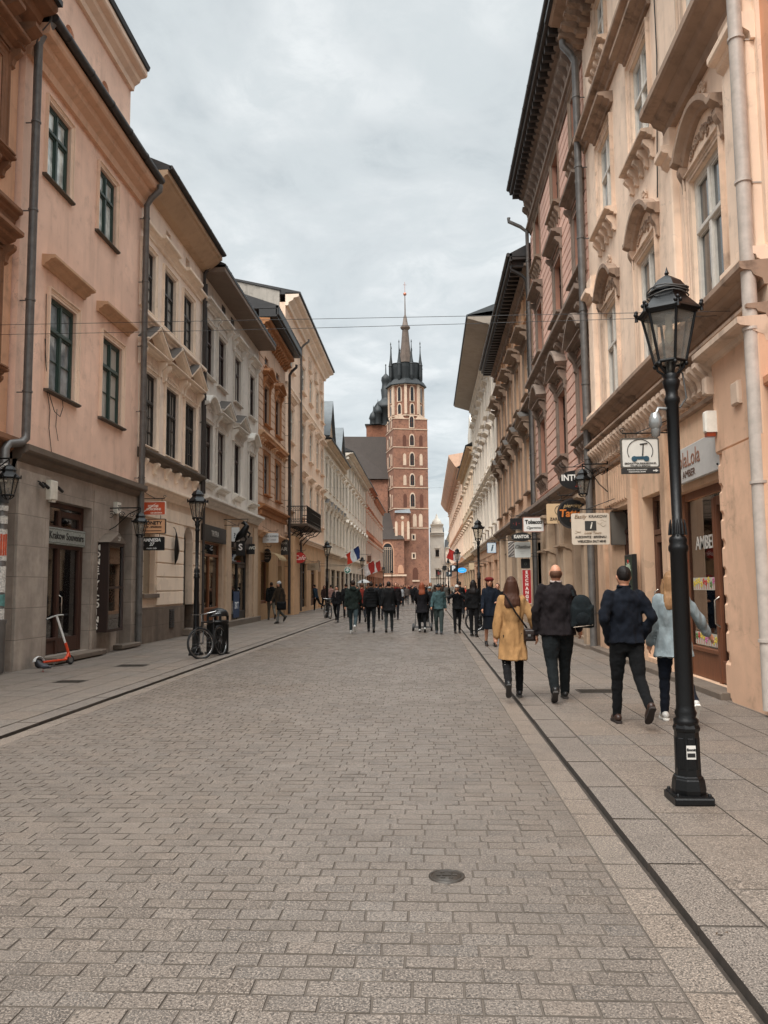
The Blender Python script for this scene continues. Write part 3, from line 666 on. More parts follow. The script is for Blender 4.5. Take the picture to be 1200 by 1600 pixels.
mid('person in a bright red jacket on the right kerb behind the capped person', 728, 917, 962, top='b83a2a', low='1c1e24', rz=175, z=.024, lod=2)
mid('tall person in a dark coat behind the capped person on the right', 719, 910, 968, top='16171a', low='15161a', rz=5, hem=.75)
# stroller
st_ = thing('stroller', 'black pushchair with small wheels pushed by the copper haired woman', 'stroller', onZ(660, 986, 0)+Vector((0, .45, 0)), 0); m_ = MB()
for q in (-1, 1): m_.tube([(q*.22, -.3, 1.02), (q*.24, -.1, .7), (q*.26, .3, .15)], .013, 6); m_.tube([(q*.24, -.05, .6), (q*.27, -.35, .12)], .013, 6)
m_.tube([(-.22, -.3, 1.02), (.22, -.3, 1.02)], .017, 6); m_.tube([(-.33, -.36, .12), (.33, -.36, .12)], .014, 6); m_.tube([(-.33, .32, .12), (.33, .32, .12)], .014, 6); m_.build('frame', flat('2a2a2c', rough=.4), st_); m_ = MB(); loft(m_, [(0, .05, .3, .17, .2), (0, .02, .5, .2, .22), (0, -.02, .75, .21, .2)]); m_.ball((0, -.02, .82), .22, 14, 8, 0, 1, 1, 1); remeshed(m_, .02, cloth('17181a'), 'seat', st_, 2)
for x_ in (-.33, .33):
    for y_ in (-.36, .32): m_ = MB(); m_.tube([(x_-.035, y_, .12), (x_+.035, y_, .12)], .12, 14); m_.build('wheel', flat('141414', rough=.6), st_)
bb_ = thing('shoulder_bag', 'large black bag carried by the person in the brown jacket', 'bag', onZ(441, 974, .024)); m_ = MB(); m_.bbox(-.2, .2, -.35, -.12, .6, .95, .06); remeshed(m_, .02, cloth('111113'), 'bag', bb_, 3, .01); m_ = MB(); m_.tube([(-.12, -.2, .92), (-.08, -.15, 1.3), (.0, -.1, 1.48), (.08, -.15, 1.3), (.12, -.2, .92)], .012, 5); m_.build('strap', cloth('111113'), bb_)
# the crowd towards the church: twelve kinds of walker, each copied whole
KINDS = [dict(top='101113', low='15171b', hood=True), dict(top='17191d', low='1c2026', fem=True, hairstyle='long', toptype='coat', hem=.7), dict(top='232a31', low='16181c'), dict(top='3a2c24', low='17181a', fem=True, hairstyle='bob'), dict(top='1b1b1d', low='2f3a48', hat=('beanie', '2a2a2c'), toptype='puffer'),
         dict(top='5b5a57', low='1a1b1e', toptype='coat', hem=.7), dict(top='6e2a22', low='1b1d22'), dict(top='1f2e38', low='3b4650'), dict(top='8b857b', low='1f2124', fem=True, hairstyle='long', hair='7a5232'), dict(top='131518', low='101114', hat=('cap', '1a1a1c')), dict(top='2c3a2c', low='191a1c', hood=True), dict(top='b5aea4', low='22242a')]
KL_ = ['black hooded jacket', 'long black coat and long hair', 'slate jacket', 'brown jacket and short bob', 'black puffer jacket and beanie', 'grey knee length coat', 'dark red jacket', 'blue grey jacket and blue jeans', 'beige grey top and long fair brown hair', 'black jacket and black cap', 'olive hooded jacket', 'pale cream jacket']
r = random.Random(12); proto = []
for k, kd in enumerate(KINDS):
    d_ = dict(kd); proto.append((person('distant walker in a %s in the far crowd' % KL_[k], (0, 0, 0), 0, 1.72, lod=2, group='crowd walking between the far houses', legs=((16, 4), (-16, 28)) if k % 2 else ((6, 2), (-8, 12)), **d_), k))
spots = []; tries = 0
while len(spots) < 104 and tries < 4000:
    tries += 1; Y = 46+150*r.random()**1.15; X = r.uniform(-6.8, 3.4)
    if Y < 60 and -2.2 < X < .2: continue
    if Y < 54 and X > 1: continue
    if any(abs(X-a) < .55 and abs(Y-b) < .7 for a, b in spots): continue
    spots.append((X, Y))
for i, (X, Y) in enumerate(spots):
    pr, k = proto[i % 12]; z = .024 if (X < KL or X > KR) and Y < 205 else 0.0; o = pr if i < 12 else copy_tree(pr)
    o.location = (X, Y, z); o.rotation_euler = (0, 0, r.choice((0, math.pi))+r.uniform(-.5, .5)); s_ = r.uniform(.92, 1.06)*1.72/1.75; o.scale = (s_, s_, s_)
# ---------------------------------------------------------------- facade kit
def sweep(mb, path, prof, mi=0, closed=False):
    """path [(x,z)], prof [(out, n)]: section swept in the facade plane; n measured along the path's left normal"""
    N = len(path); nr = []
    for i in range(N):
        a = path[max(i-1, 0)]; b = path[i]; c = path[min(i+1, N-1)]
        d1 = Vector((b[0]-a[0], b[1]-a[1])); d2 = Vector((c[0]-b[0], c[1]-b[1]))
        if d1.length < 1e-6: d1 = d2
        if d2.length < 1e-6: d2 = d1
        d1.normalize(); d2.normalize(); n1 = Vector((-d1.y, d1.x)); n2 = Vector((-d2.y, d2.x)); n = n1+n2; n.normalize()
        n = n/max(.35, n.dot(n1)); nr.append(n)
    M = len(prof); vs = []
    for (x, z), n in zip(path, nr):
        for o, q in prof: vs.append((x+n.x*q, -o, z+n.y*q))
    fs = [(i*M+k, i*M+(k+1) % M, (i+1)*M+(k+1) % M, (i+1)*M+k) for i in range(N-1) for k in range(M)]
    fs += [tuple(range(M))[::-1], tuple(range((N-1)*M, N*M))]
    mb.add(vs, fs, mi)
def ornament(mb, cx, cz, w, h, seed=0, y=0.0, mi=0, d=.05):
    """symmetrical carved relief: a central shell, scrolls and leaves"""
    r = random.Random(seed)
    mb.ball((cx, y, cz), .16*h, 8, 5, mi, 1, .6, 1.5)
    for k in range(5):
        a = math.pi*(k+.5)/5; mb.ball((cx+math.cos(a)*.2*h, y-.01, cz+math.sin(a)*.3*h), .07*h, 6, 4, mi, 1, .7, 1.3)
    for s in (-1, 1):
        for k in range(max(2, int(w/h*1.3))):
            u = (k+.8)/(w/h*1.3+.5); px = cx+s*u*w*.46; pz = cz+r.uniform(-.12, .12)*h-.15*h*u
            R0 = h*(.26-.12*u); pts = [(px+s*R0*(1-t/10)*math.cos(t*.75+k), y-d*.3, pz+R0*(1-t/10)*math.sin(t*.75+k)) for t in range(9)]
            mb.tube(pts, [h*.05]*8+[h*.02], 5, mi)
            for q in range(2): mb.ball((px+r.uniform(-.2, .2)*h, y-d*.2, pz+r.uniform(-.3, .3)*h), h*.07, 6, 4, mi, 1.4, .5, 1)
def console(mb, x, w, z1, h, out, mi=0):
    """scroll bracket under z1"""
    P = [(0, z1), (out, z1), (out*1.0, z1-.18*h), (out*.8, z1-.34*h), (out*.5, z1-.5*h), (out*.38, z1-.75*h), (out*.42, z1-.9*h), (out*.2, z1-h), (0, z1-h)]
    mb.mould(x-w/2, x+w/2, P, mi)
CORN = lambda z0, z1, o: [(0, z0), (o*.2, z0), (o*.25, z0+.25*(z1-z0)), (o*.55, z0+.42*(z1-z0)), (o*.62, z0+.6*(z1-z0)), (o*.92, z0+.66*(z1-z0)), (o, z0+.74*(z1-z0)), (o, z1-.02*(z1-z0)), (0, z1+.02)]
LEAD = roof_metal('5d5650')
def wall_mesh(x0, x1, z0, z1, ops, y=0.0, depth=.3, back=9.0, mb=None):
    mb = mb or MB()
    xs = sorted(set([x0, x1]+[v for o in ops for v in (o[0], o[1]) if x0 < v < x1]))
    zs = sorted(set([z0, z1]+[v for o in ops for v in (o[2], o[3]) if z0 < v < z1]))
    for i in range(len(xs)-1):
        for j in range(len(zs)-1):
            cx, cz = (xs[i]+xs[i+1])/2, (zs[j]+zs[j+1])/2
            if any(o[0] < cx < o[1] and o[2] < cz < o[3] for o in ops): continue
            mb.add([(xs[i], y, zs[j]), (xs[i+1], y, zs[j]), (xs[i+1], y, zs[j+1]), (xs[i], y, zs[j+1])], [(0, 1, 2, 3)])
    for o in ops:
        a, b, c, d = max(o[0], x0), min(o[1], x1), max(o[2], z0), min(o[3], z1); e = y+(o[4] if len(o) > 4 else depth)
        mb.add([(a, y, c), (a, y, d), (a, e, d), (a, e, c)], [(0, 3, 2, 1)]); mb.add([(b, y, c), (b, y, d), (b, e, d), (b, e, c)], [(0, 1, 2, 3)])
        mb.add([(a, y, d), (b, y, d), (b, e, d), (a, e, d)], [(0, 3, 2, 1)]); mb.add([(a, y, c), (b, y, c), (b, e, c), (a, e, c)], [(0, 1, 2, 3)])
    mb.add([(x0, y, z0), (x0, y, z1), (x0, back, z1), (x0, back, z0)], [(0, 1, 2, 3)]); mb.add([(x1, y, z0), (x1, y, z1), (x1, back, z1), (x1, back, z0)], [(0, 3, 2, 1)])
    mb.add([(x0, y, z1), (x1, y, z1), (x1, back, z1), (x0, back, z1)], [(0, 1, 2, 3)])
    return mb
PART = {}
def win_meshes(w, h, st):
    key = (round(w, 2), round(h, 2), st['key'])
    if key in PART: return PART[key]
    out = []; rc = st.get('rc', .14)*.55; fm = st['frame']; sm = st.get('trim'); T = st.get('t', .06)
    f = MB(); x0, x1 = -w/2, w/2
    f.box(x0, x0+T, rc, rc+.08, 0, h); f.box(x1-T, x1, rc, rc+.08, 0, h)
    f.box(x0+T, x1-T, rc, rc+.08, 0, T); f.box(x0+T, x1-T, rc, rc+.08, h-T, h)
    tz = h*st.get('tr', .66); f.bbox(x0+T, x1-T, rc-.03, rc+.07, tz-.045, tz+.045, .015)
    f.bbox(-.045, .045, rc-.022, rc+.07, T, tz-.045, .012); f.bbox(-.035, .035, rc-.02, rc+.07, tz+.045, h-T, .012)
    for (a, b) in ((x0+T, -.045), (.045, x1-T)):
        for (c, d) in ((T, tz-.045), (tz+.045, h-T)):
            s_ = .035; f.box(a, a+s_, rc+.012, rc+.06, c, d); f.box(b-s_, b, rc+.012, rc+.06, c, d)
            f.box(a+s_, b-s_, rc+.012, rc+.06, c, c+s_); f.box(a+s_, b-s_, rc+.012, rc+.06, d-s_, d)
    nm = st.get('munt', 0)
    for k in range(nm):
        zz = T+(tz-T)*(k+1)/(nm+1)
        for (a, b) in ((x0+T, -.045), (.045, x1-T)): f.box(a+.03, b-.03, rc+.02, rc+.055, zz-.012, zz+.012)
    if st.get('vm'):
        for (a, b) in ((x0+T, -.045), (.045, x1-T)):
            c = (a+b)/2; f.box(c-.012, c+.012, rc+.022, rc+.054, T+.03, tz-.08); f.box(c-.012, c+.012, rc+.022, rc+.054, tz+.08, h-T-.03)
    out.append(('window', f.mesh('window', fm)))
    p = MB(); p.box(x0+.01, x1-.01, rc+.045, rc+.075, .01, h-.01); out.append(('pane', p.mesh('pane', st['glass'])))
    so = st.get('sill_o', .1)
    s = MB(); sw = st.get('sill_w', .12); s.mould(x0-sw, x1+sw, [(-rc, -.06), (so*.6, -.06), (so, -.035), (so, -.005), (-rc, .012)]); out.append(('sill', s.mesh('sill', st.get('sillm', sm))))
    if st.get('sill_cons'):
        s = MB(); hh = st['sill_cons']; s.mould(x0-.22, x1+.22, CORN(-.2, -.02, .26))
        for k in range(5): console(s, x0-.08+(w+.16)*k/4, .1, -.19, hh, .2)
        out.append(('sill_shelf', s.mesh('sill_shelf', sm)))
    su = st.get('sur')
    if su:
        s = MB(); q = st.get('sur_w', .16); o = .04
        prof = [(0, 0), (o*.7, 0), (o*.7, q*.35), (o*1.1, q*.42), (o*1.1, q*.8), (o*2, q*.86), (o*2, q), (0, q)]
        sweep(s, [(x0, 0), (x0, h), (x1, h), (x1, 0)], prof); out.append(('surround', s.mesh('surround', sm)))
    hd = st.get('head'); W = w+2*st.get('hx', .3); hz = h+st.get('hz', .28); o = st.get('ho', .28)
    if hd == 'cornice':
        s = MB(); s.mould(-W/2, W/2, CORN(hz, hz+st.get('hh', .22), o), 0)
        if st.get('hcons'):
            for q in (-1, 1): console(s, q*(W/2-.1), .12, hz, .38, o*.7)
        out.append(('hood', s.mesh('hood', st.get('hoodm', sm))))
    elif hd == 'pediment':
        s = MB(); rise = st.get('rise', .5); prof = [(0, 0), (o*.75, 0), (o*.8, .05), (o, .07), (o, .13), (0, .15)]
        s.mould(-W/2, W/2, CORN(hz, hz+.12, o*.9)); sweep(s, [(-W/2, hz+.1), (0, hz+.1+rise), (W/2, hz+.1)], prof); e = o*1.03
        s.add([(-W/2-.03, -e, hz+.24), (0, -e, hz+.25+rise), (W/2+.03, -e, hz+.24), (-W/2-.03, 0, hz+.29), (0, 0, hz+.3+rise), (W/2+.03, 0, hz+.29)], [(0, 1, 4, 3), (1, 2, 5, 4)], 2)
        s.poly([(-W/2+.08, hz+.11), (W/2-.08, hz+.11), (0, hz+.1+rise-.05)], -.02, .0, 1)
        for q in (-1, 1): console(s, q*(W/2-.1), .13, hz, .5, o*.7)
        out.append(('pediment', s.mesh('pediment', [sm, plaster('8a6e58', dirt=.6), LEAD])))
    elif hd == 'arch':
        s = MB(); rise = st.get('rise', .45); N = 12; prof = [(0, 0), (o*.35, 0), (o*.5, .05), (o*.8, .08), (o, .11), (o, .19), (0, .2)]
        e = .2; path = [(-W/2, hz), (-W/2+e, hz)]
        for k in range(1, N): u = k/N; path.append((-W/2+e+(W-2*e)*u, hz+rise*math.sin(math.pi*u)**.8))
        path += [(W/2-e, hz), (W/2, hz)]; sweep(s, path, prof)
        ornament(s, 0, hz+rise*.3, W*.72, rise*.95, 5, 0, 0, .05)
        for q in (-1, 1): console(s, q*(W/2-.12), .14, hz, .42, o*.6)
        out.append(('hood', s.mesh('hood', st.get('hoodm', sm))))
    elif hd == 'swan':    # broken curved hood with carved shell
        s = MB(); rise = st.get('rise', .5); N = 10; prof = [(0, 0), (o*.4, 0), (o*.7, .05), (o, .08), (o, .17), (0, .19)]
        path = [(-W/2, hz)]+[(-W/2+W*(k/N), hz+rise*math.sin(math.pi*k/N)) for k in range(1, N)]+[(W/2, hz)]
        sweep(s, path, prof); s.mould(-W/2, W/2, CORN(hz-.1, hz+.03, o*.8)); ornament(s, 0, hz-.02, W*.8, .5, 9, -.05, 0, .1)
        for q in (-1, 1): console(s, q*(W/2-.13), .16, hz-.08, .6, o*.7); ornament(s, q*(W/2-.02), hz-.45, .2, .3, 3, -.04)
        out.append(('hood', s.mesh('hood', st.get('hoodm', sm))))
    if st.get('orn'):
        s = MB(); ornament(s, 0, h+st['orn'][0], w*st['orn'][1], st['orn'][2], 4, 0); out.append(('relief', s.mesh('relief', sm)))
    PART[key] = out; return out
WR_ = random.Random(21)
def glass_light(): return globals()['glass']('6b7072', .05, .12, .8)
class Bld:
    def __init__(s, side, name, label, Y0, Y1, X, group=None):
        s.side = side; s.Y0, s.Y1, s.X = Y0, Y1, X; s.W = Y1-Y0; s.rz = R_(90) if side == 'L' else R_(-90)
        s.root = thing(name, label, 'building', (X, Y0 if side == 'L' else Y1, 0), s.rz, group); s.ops = []; s.walls = []
    def lx(s, Y): return Y-s.Y0 if s.side == 'L' else s.Y1-Y
    def part(s, name, mb, mat, parent=None, loc=None): return mb.build(name, mat, parent or s.root, loc)
    def win(s, Y, z, w, h, st, glass=None):
        x = s.lx(Y); s.ops.append((x-w/2, x+w/2, z, z+h, st.get('rc', .14)*.55+.09)); top = None
        if glass is None: glass = WR_.choice((None, None, None, curtain(), curtain('8d8880'), glass_light()))
        for nm, me in win_meshes(w, h, st):
            if top is None: top = link(nm, me, s.root, (x, 0, z))
            else:
                if nm == 'pane' and glass:
                    k = (me.name, glass.name)
                    if k not in PART: m2 = me.copy(); m2.materials[0] = glass; PART[k] = m2
                    me = PART[k]
                link(nm, me, top)
        return top
    def wall(s, name, mat, z0, z1, y=0.0, x0=None, x1=None, depth=.3, back=9.0):
        x0 = 0 if x0 is None else x0; x1 = s.W if x1 is None else x1
        ops = [o for o in s.ops if o[0] < x1 and o[1] > x0 and o[2] < z1 and o[3] > z0]
        return s.part(name, wall_mesh(x0, x1, z0, z1, ops, y, depth, back), mat)
    def cornice(s, z0, z1, out, mat, name='cornice', x0=None, x1=None, y=0.0, dent=None, step=.3, dh=.2):
        mb = MB(); x0 = 0 if x0 is None else x0; x1 = s.W if x1 is None else x1
        mb.mould(x0, x1, [(o-y, z) for o, z in CORN(z0, z1, out)])
        if dent == 'dentil':
            n = int((x1-x0)/step)
            for k in range(n): a = x0+(k+.25)*(x1-x0)/n; mb.box(a, a+step*.5, y-out*.5, y, z0-dh, z0+.01)
        if dent == 'console':
            n = int((x1-x0)/step)
            for k in range(n): console(mb, x0+(k+.5)*(x1-x0)/n, step*.45, z0+.01, dh, out*.75)
        return s.part(name, mb, mat)
    def roof(s, z, out, run, rise, mat, fascia=.12, x0=None, x1=None, y1=9.0):
        x0 = 0 if x0 is None else x0; x1 = s.W if x1 is None else x1
        mb = MB(); mb.add([(x0, -out, z), (x1, -out, z), (x1, run, z+rise), (x0, run, z+rise), (x0, -out, z-fascia), (x1, -out, z-fascia), (x1, run, z-fascia), (x0, run, z-fascia)],
            [(0, 1, 2, 3), (4, 7, 6, 5), (0, 4, 5, 1), (0, 3, 7, 4), (1, 5, 6, 2), (3, 2, 6, 7)])
        n = int((x1-x0)/.6)
        for k in range(n): a = x0+(k+.5)*(x1-x0)/n; mb.add([(a-.015, -out, z), (a+.015, -out, z), (a+.015, run, z+rise), (a-.015, run, z+rise), (a, -out, z+.04), (a, run, z+rise+.04)], [(0, 4, 5, 3), (4, 1, 2, 5), (0, 1, 4)])
        return s.part('roof', mb, mat)
    def gutter(s, z, out, mat, r=.08, x0=None, x1=None):
        x0 = 0 if x0 is None else x0; x1 = s.W if x1 is None else x1
        mb = MB(); mb.tube([(x0, -out, z), (x1, -out, z)], r, 10)
        for k in range(int((x1-x0)/1.2)): a = x0+.6+k*1.2; mb.tube([(a, -out, z), (a+.03, -out, z)], r*1.12, 10)
        return s.part('gutter', mb, mat)
    def pipe(s, Y, out, z0, z1, mat, r=.06, swan=None, name='downpipe'):
        x = s.lx(Y); mb = MB(); pts = [(x, -out, z0), (x, -out, z1)]
        if swan: pts += [(x, -out-swan*.35, z1+.22), (x, -out-swan, z1+.45), (x, -out-swan, z1+.6)]
        mb.tube(pts, r, 12)
        z = z0+.8
        while z < z1: mb.lathe([(r*1.18, 0), (r*1.18, .035)], 12, (x, -out, z)); mb.box(x-.01, x+.01, -out, 0, z, z+.02); z += 1.9
        return s.part(name, mb, mat)
def arch_door(B, Y, w, z0, z1, mat_wall, mat_door, y=0.0, rec=.35, name='door'):
    """round-headed opening: spandrels, door leaf pair"""
    x = B.lx(Y); B.ops.append((x-w/2, x+w/2, z0, z1, rec)); r = w/2; N = 10; sp = MB()
    for q in (-1, 1):
        pts = [(x+q*r, z1)]+[(x+q*r*math.cos(math.pi/2*k/N), z1-r+r*math.sin(math.pi/2*k/N)) for k in range(N+1)]
        sp.poly(pts, y, y+rec)
    B.part('archway', sp, mat_wall)
    d = MB(); d.box(x-r, x+r, y+rec-.05, y+rec, z0, z1); 
    for q in (-1, 1):
        for (a, b) in ((.12, .38), (.44, .7)): d.bbox(x+q*r*.5-r*.36, x+q*r*.5+r*.36, y+rec-.08, y+rec-.04, z0+(z1-z0)*a, z0+(z1-z0)*b, .02)
    d.box(x-.02, x+.02, y+rec-.1, y+rec-.04, z0, z1)
    dd = B.part(name, d, mat_door); h = MB(); h.tube([(x+.08, y+rec-.09, z0+1.0), (x+.08, y+rec-.15, z0+1.03), (x+.16, y+rec-.15, z0+1.03)], .012, 6); B.part('handle', h, flat('3a3530', rough=.3, metallic=.8), dd)
GOODC = ['8e3b2a', 'b98a4a', 'c8c0b0', '6a7a52', '2f3d4a', 'a86a3a', 'd8cfc0', '742c2c', '404040']
def shop(B, x0, x1, z0, z1, fm, y=0.0, rec=.12, riser=.45, trans=.6, mull=(), door=None, seed=1, inside='3a2f28', deep=1.3, goods=True, lit=0.0, T=.08, rm=None):
    """shopfront: timber frame, clear glazing and a stocked window behind it"""
    B.ops.append((x0, x1, z0, z1, deep-y*0)); r = random.Random(seed)
    f = MB(); y0 = y+rec; y1 = y0+.09
    f.bbox(x0, x0+T, y0, y1, z0, z1); f.bbox(x1-T, x1, y0, y1, z0, z1); f.bbox(x0+T, x1-T, y0, y1, z1-T, z1)
    tz = z1-trans if trans else z1-T
    if trans: f.bbox(x0+T, x1-T, y0-.02, y1, tz-T*.6, tz+T*.6)
    ms = [x0+T]+[x0+(x1-x0)*m_ for m_ in mull]+[x1-T]
    for m_ in ms[1:-1]: f.bbox(m_-T*.5, m_+T*.5, y0-.01, y1, z0, tz-T*.6)
    segs = list(zip(ms[:-1], ms[1:])); top = None
    for i, (a, b) in enumerate(segs):
        if door is not None and i == door: continue
        if riser: f.bbox(a+.02, b-.02, y0+.02, y1, z0, z0+riser-.0, .012)
        f.bbox(a, b, y0-.015, y1, z0+riser, z0+riser+.07)
    top = B.part('shop_window', f, fm)
    g = MB(); g.box(x0+T, x1-T, y0+.05, y0+.06, z0+(riser if door is None else .1), z1-T); B.part('pane', g, clear_glass(), top)
    if door is not None:
        a, b = segs[door]; d = MB(); q = .09
        d.bbox(a+.02, a+.02+q, y0+.0, y1-.01, z0+.02, tz-.06); d.bbox(b-.02-q, b-.02, y0+.0, y1-.01, z0+.02, tz-.06)
        d.bbox(a+.02+q, b-.02-q, y0+.0, y1-.01, z0+.02, z0+.35); d.bbox(a+.02+q, b-.02-q, y0+.0, y1-.01, tz-.2, tz-.06)
        dd = B.part('door', d, fm); h = MB(); hx = a+.08
        h.tube([(hx, y0, z0+.85), (hx, y0-.07, z0+.9), (hx, y0-.07, z0+1.25), (hx, y0, z0+1.3)], .014, 6); B.part('handle', h, flat('b8b0a4', rough=.25, metallic=.9), dd)
    i_ = MB(); e = y+deep
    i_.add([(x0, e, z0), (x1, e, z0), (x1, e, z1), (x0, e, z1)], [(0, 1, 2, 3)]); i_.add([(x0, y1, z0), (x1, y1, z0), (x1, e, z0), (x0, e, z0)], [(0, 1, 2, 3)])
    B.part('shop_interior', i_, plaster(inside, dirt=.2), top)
    if goods:
        cols = r.sample(GOODC, 5); gm = MB(); gd = MB()
        NL = 5 if lit > 3 else 3
        for lv in range(NL):
            zz = z0+riser+.02+lv*(tz-z0-riser)/NL; 
            if lv: gd.box(x0+T, x1-T, y1+.12, y1+.55, zz-.02, zz)
            xx = x0+T+.06
            while xx < x1-T-.12:
                ww = r.uniform(.05, .14); hh = r.uniform(.08, .34 if NL == 3 else .26); yy = y1+r.uniform(.1, .3)
                if door is not None and segs[door][0] < xx < segs[door][1]: xx += .2; continue
                k = r.randrange(5); t = r.random()
                if t < .35: gm.bbox(xx, xx+ww, yy, yy+ww, zz, zz+hh, .01, k)
                elif t < .7: gm.lathe([(ww*.4, 0), (ww*.5, hh*.3), (ww*.35, hh*.7), (ww*.15, hh*.85), (ww*.2, hh)], 8, (xx+ww/2, yy+ww/2, zz), k)
                else: gm.ball((xx+ww/2, yy+ww/2, zz+ww*.5), ww*.5, 8, 5, k)
                xx += ww+r.uniform(.02, .1)
        go = B.part('display', gm, [flat(c, rough=.4, scale=3) for c in cols], top); tag(go, kind='stuff')
        B.part('shelf', gd, fm, top)
    if lit:
        lm = MB(); lm.box(x0+T+.1, x1-T-.1, y1+.05, y1+.12, z1-T-.1, z1-T-.06); B.part('shop_lamp', lm, emit('ffe0b0', lit), top)
    return top
def rustic(B, z0, z1, n, mat, y=0.0, th=.035, gap=.03, x0=None, x1=None, skip=(), name='rustication', vj=0):
    mb = MB(); x0 = .02 if x0 is None else x0; x1 = B.W-.02 if x1 is None else x1; h = (z1-z0)/n
    for k in range(n):
        a, b = z0+k*h, z0+(k+1)*h-gap
        cuts = sorted([(max(o[0]-.1, x0), min(o[1]+.1, x1)) for o in list(B.ops)+list(skip) if o[2] < b and o[3] > a and o[0] < x1 and o[1] > x0])
        cur = x0; segs = []
        for c, d in cuts:
            if c > cur: segs.append((cur, c))
            cur = max(cur, d)
        if cur < x1: segs.append((cur, x1))
        for c, d in segs:
            if vj:
                nn = max(1, round((d-c)/vj)); off = 0
                for q in range(nn): mb.bbox(c+(d-c)*q/nn+gap*.3, c+(d-c)*(q+1)/nn-gap*.3, y-th, y+.02, a, b, .012)
            else: mb.bbox(c, d, y-th, y+.02, a, b, .012)
    return B.part(name, mb, mat)
def body(B, z1, mat, y=1.7, back=10, z0=0):
    mb = MB(); mb.box(.01, B.W-.01, y, back, z0, z1-.01); return B.part('inner_wall', mb, mat)
# ---------------------------------------------------------------- materials used by the houses
GL = glass(); GLD = glass('0c0d0e', .06, .08, .5); GLC = glass('8a8a86', .12, .1, .7)
PIPE = flat('6b6865', rough=.45, metallic=.3, var=.25, scale=5); PIPED = flat('3a3634', rough=.5, metallic=.2, var=.25)
DARK = flat('1d1b1a', rough=.5, var=.2); IRON = flat('0d0d0e', rough=.38, metallic=.2, var=.3, scale=12)
STW = flat('cfc9bf', rough=.5); BRN = wood('4a2c20'); BRN2 = wood('7d4a2c'); GREEN = flat('33463f', rough=.45)
ROOF = roof_metal('2f2d2d'); TILE = roof_metal('5a4a42')
peach = plaster('f4cdb6', dirt=.34, stain='94715a', mottled=.16); peach2 = plaster('f5d8c0', dirt=.2, stain='8a6a54'); cream = plaster('eedac8', dirt=.32); cream2 = plaster('f3dfca', dirt=.22)
grey = plaster('cfc7bd', dirt=.28); grey2 = plaster('dbd4ca', dirt=.25); ochre = plaster('c6a68e', dirt=.45); ochre2 = plaster('d4aa86', dirt=.35)
orange = plaster('d9a988', dirt=.4)
stone = stone_blocks('8a7c6e', dirt=.55); stoned = plaster('6f6256', dirt=.6, mottled=.25); cap = plaster('5c5248', dirt=.6)
G1 = 'town houses lining the left side of the street'; G2 = 'town houses lining the right side of the street'

# ==== L0 orange house, only its near end is seen
B = Bld('L', 'town_house', 'orange house with carved brown stone window surrounds at the left edge', 6.0, 15.25, -8.32, G1)
trim0 = plaster('8a6248', dirt=.7, mottled=.3)
st = dict(key='L0', frame=BRN, glass=GL, trim=trim0, sur=1, sur_w=.22, head='cornice', ho=.4, hh=.3, hcons=1, hx=.35, rc=.2, sill_o=.3, orn=(.2, 1, .3), sill_cons=.3)
for Y in (11, 14.0): B.win(Y, 5.9, 1.2, 2.2, st); B.win(Y, 10.2, 1.2, 2.0, st)
B.cornice(4.2, 4.6, .3, trim0); B.cornice(13.0, 13.8, .8, trim0, dent='console', step=.7, dh=.45); B.cornice(9.0, 9.3, .2, trim0)
shop(B, B.lx(13.7), B.lx(14.5), .3, 3.2, BRN, seed=3); B.wall('wall', orange, 4.2, 13.8); B.wall('ground_floor_wall', stone, 0, 4.2)
body(B, 13.8, orange); B.roof(13.8, .9, 5, 2.5, ROOF)

# ==== L1 peach house
B = Bld('L', 'town_house', 'smooth peach house with green framed windows above a grey stone shop floor', 15.3, 22.1, -8.2, G1)
st_u = dict(key='L1u', frame=GREEN, glass=glass('9aa09c', .1, .1, .7), trim=peach2, sur=1, sur_w=.1, rc=.1, tr=.66, sill_o=.1, sillm=cap, t=.07, sill_w=.16)  # pale upper panes: reflected sky is put into the glass colour
st_m = dict(key='L1m', frame=GREEN, glass=GL, trim=peach2, sur=1, sur_w=.14, rc=.1, tr=.66, head='cornice', hz=.5, hh=.24, hx=.42, ho=.3, hoodm=plaster('cda483', dirt=.35), munt=1, sill_o=.12, sillm=cap, t=.07, sill_w=.18)
for Y, Yc in ((17.3, 16.85), (20.15, 19.6)):
    B.win(Y, 5.92, 1.28, 2.14, st_m); B.win(Yc, 10.6, 1.12, 1.75, st_u)
B.wall('wall', peach, 4.5, 13.45)
fr = MB()
B.cornice(12.72, 13.42, .5, plaster('dcb193', dirt=.3)); B.gutter(13.5, .58, PIPED, .1)
rf = MB(); rf.add([(0, -.55, 13.56), (B.W, -.55, 13.56), (B.W, .5, 13.75), (0, .5, 13.75)], [(0, 1, 2, 3)]); B.part('roof', rf, ROOF)
a = MB(); wall_mesh(0, B.W+.1, 13.4, 16.4, [(B.lx(18.2)-.25, B.lx(18.2)+.25, 14.5, 15.5, .3), (B.lx(20.4)-.25, B.lx(20.4)+.25, 14.5, 15.5, .3), (B.lx(16.2)-.25, B.lx(16.2)+.25, 14.5, 15.5, .3)], .45, .3, 9, a)
for Y in (16.2, 18.2, 20.4):
    x = B.lx(Y)
    for q in (-1, 1): a.poly([(x+q*.25, 15.5)]+[(x+q*.25*math.cos(math.pi/2*k/6), 15.25+.25*math.sin(math.pi/2*k/6)) for k in range(7)], .45, .7)
    a.box(x-.25, x+.25, .7, .75, 14.5, 15.5)
B.part('attic', a, peach); at = MB(); at.mould(0, B.W+.1, [(o-.45, z) for o, z in CORN(16.4, 17.0, .5)]); B.part('attic_cornice', at, peach2)
rf = MB(); rf.mould(0, B.W+.1, [(.1, 17.0), (.14, 17.12), (-.45, 17.3), (-9, 17.3), (-9, 17.0)]); B.part('attic_roof', rf, ROOF)
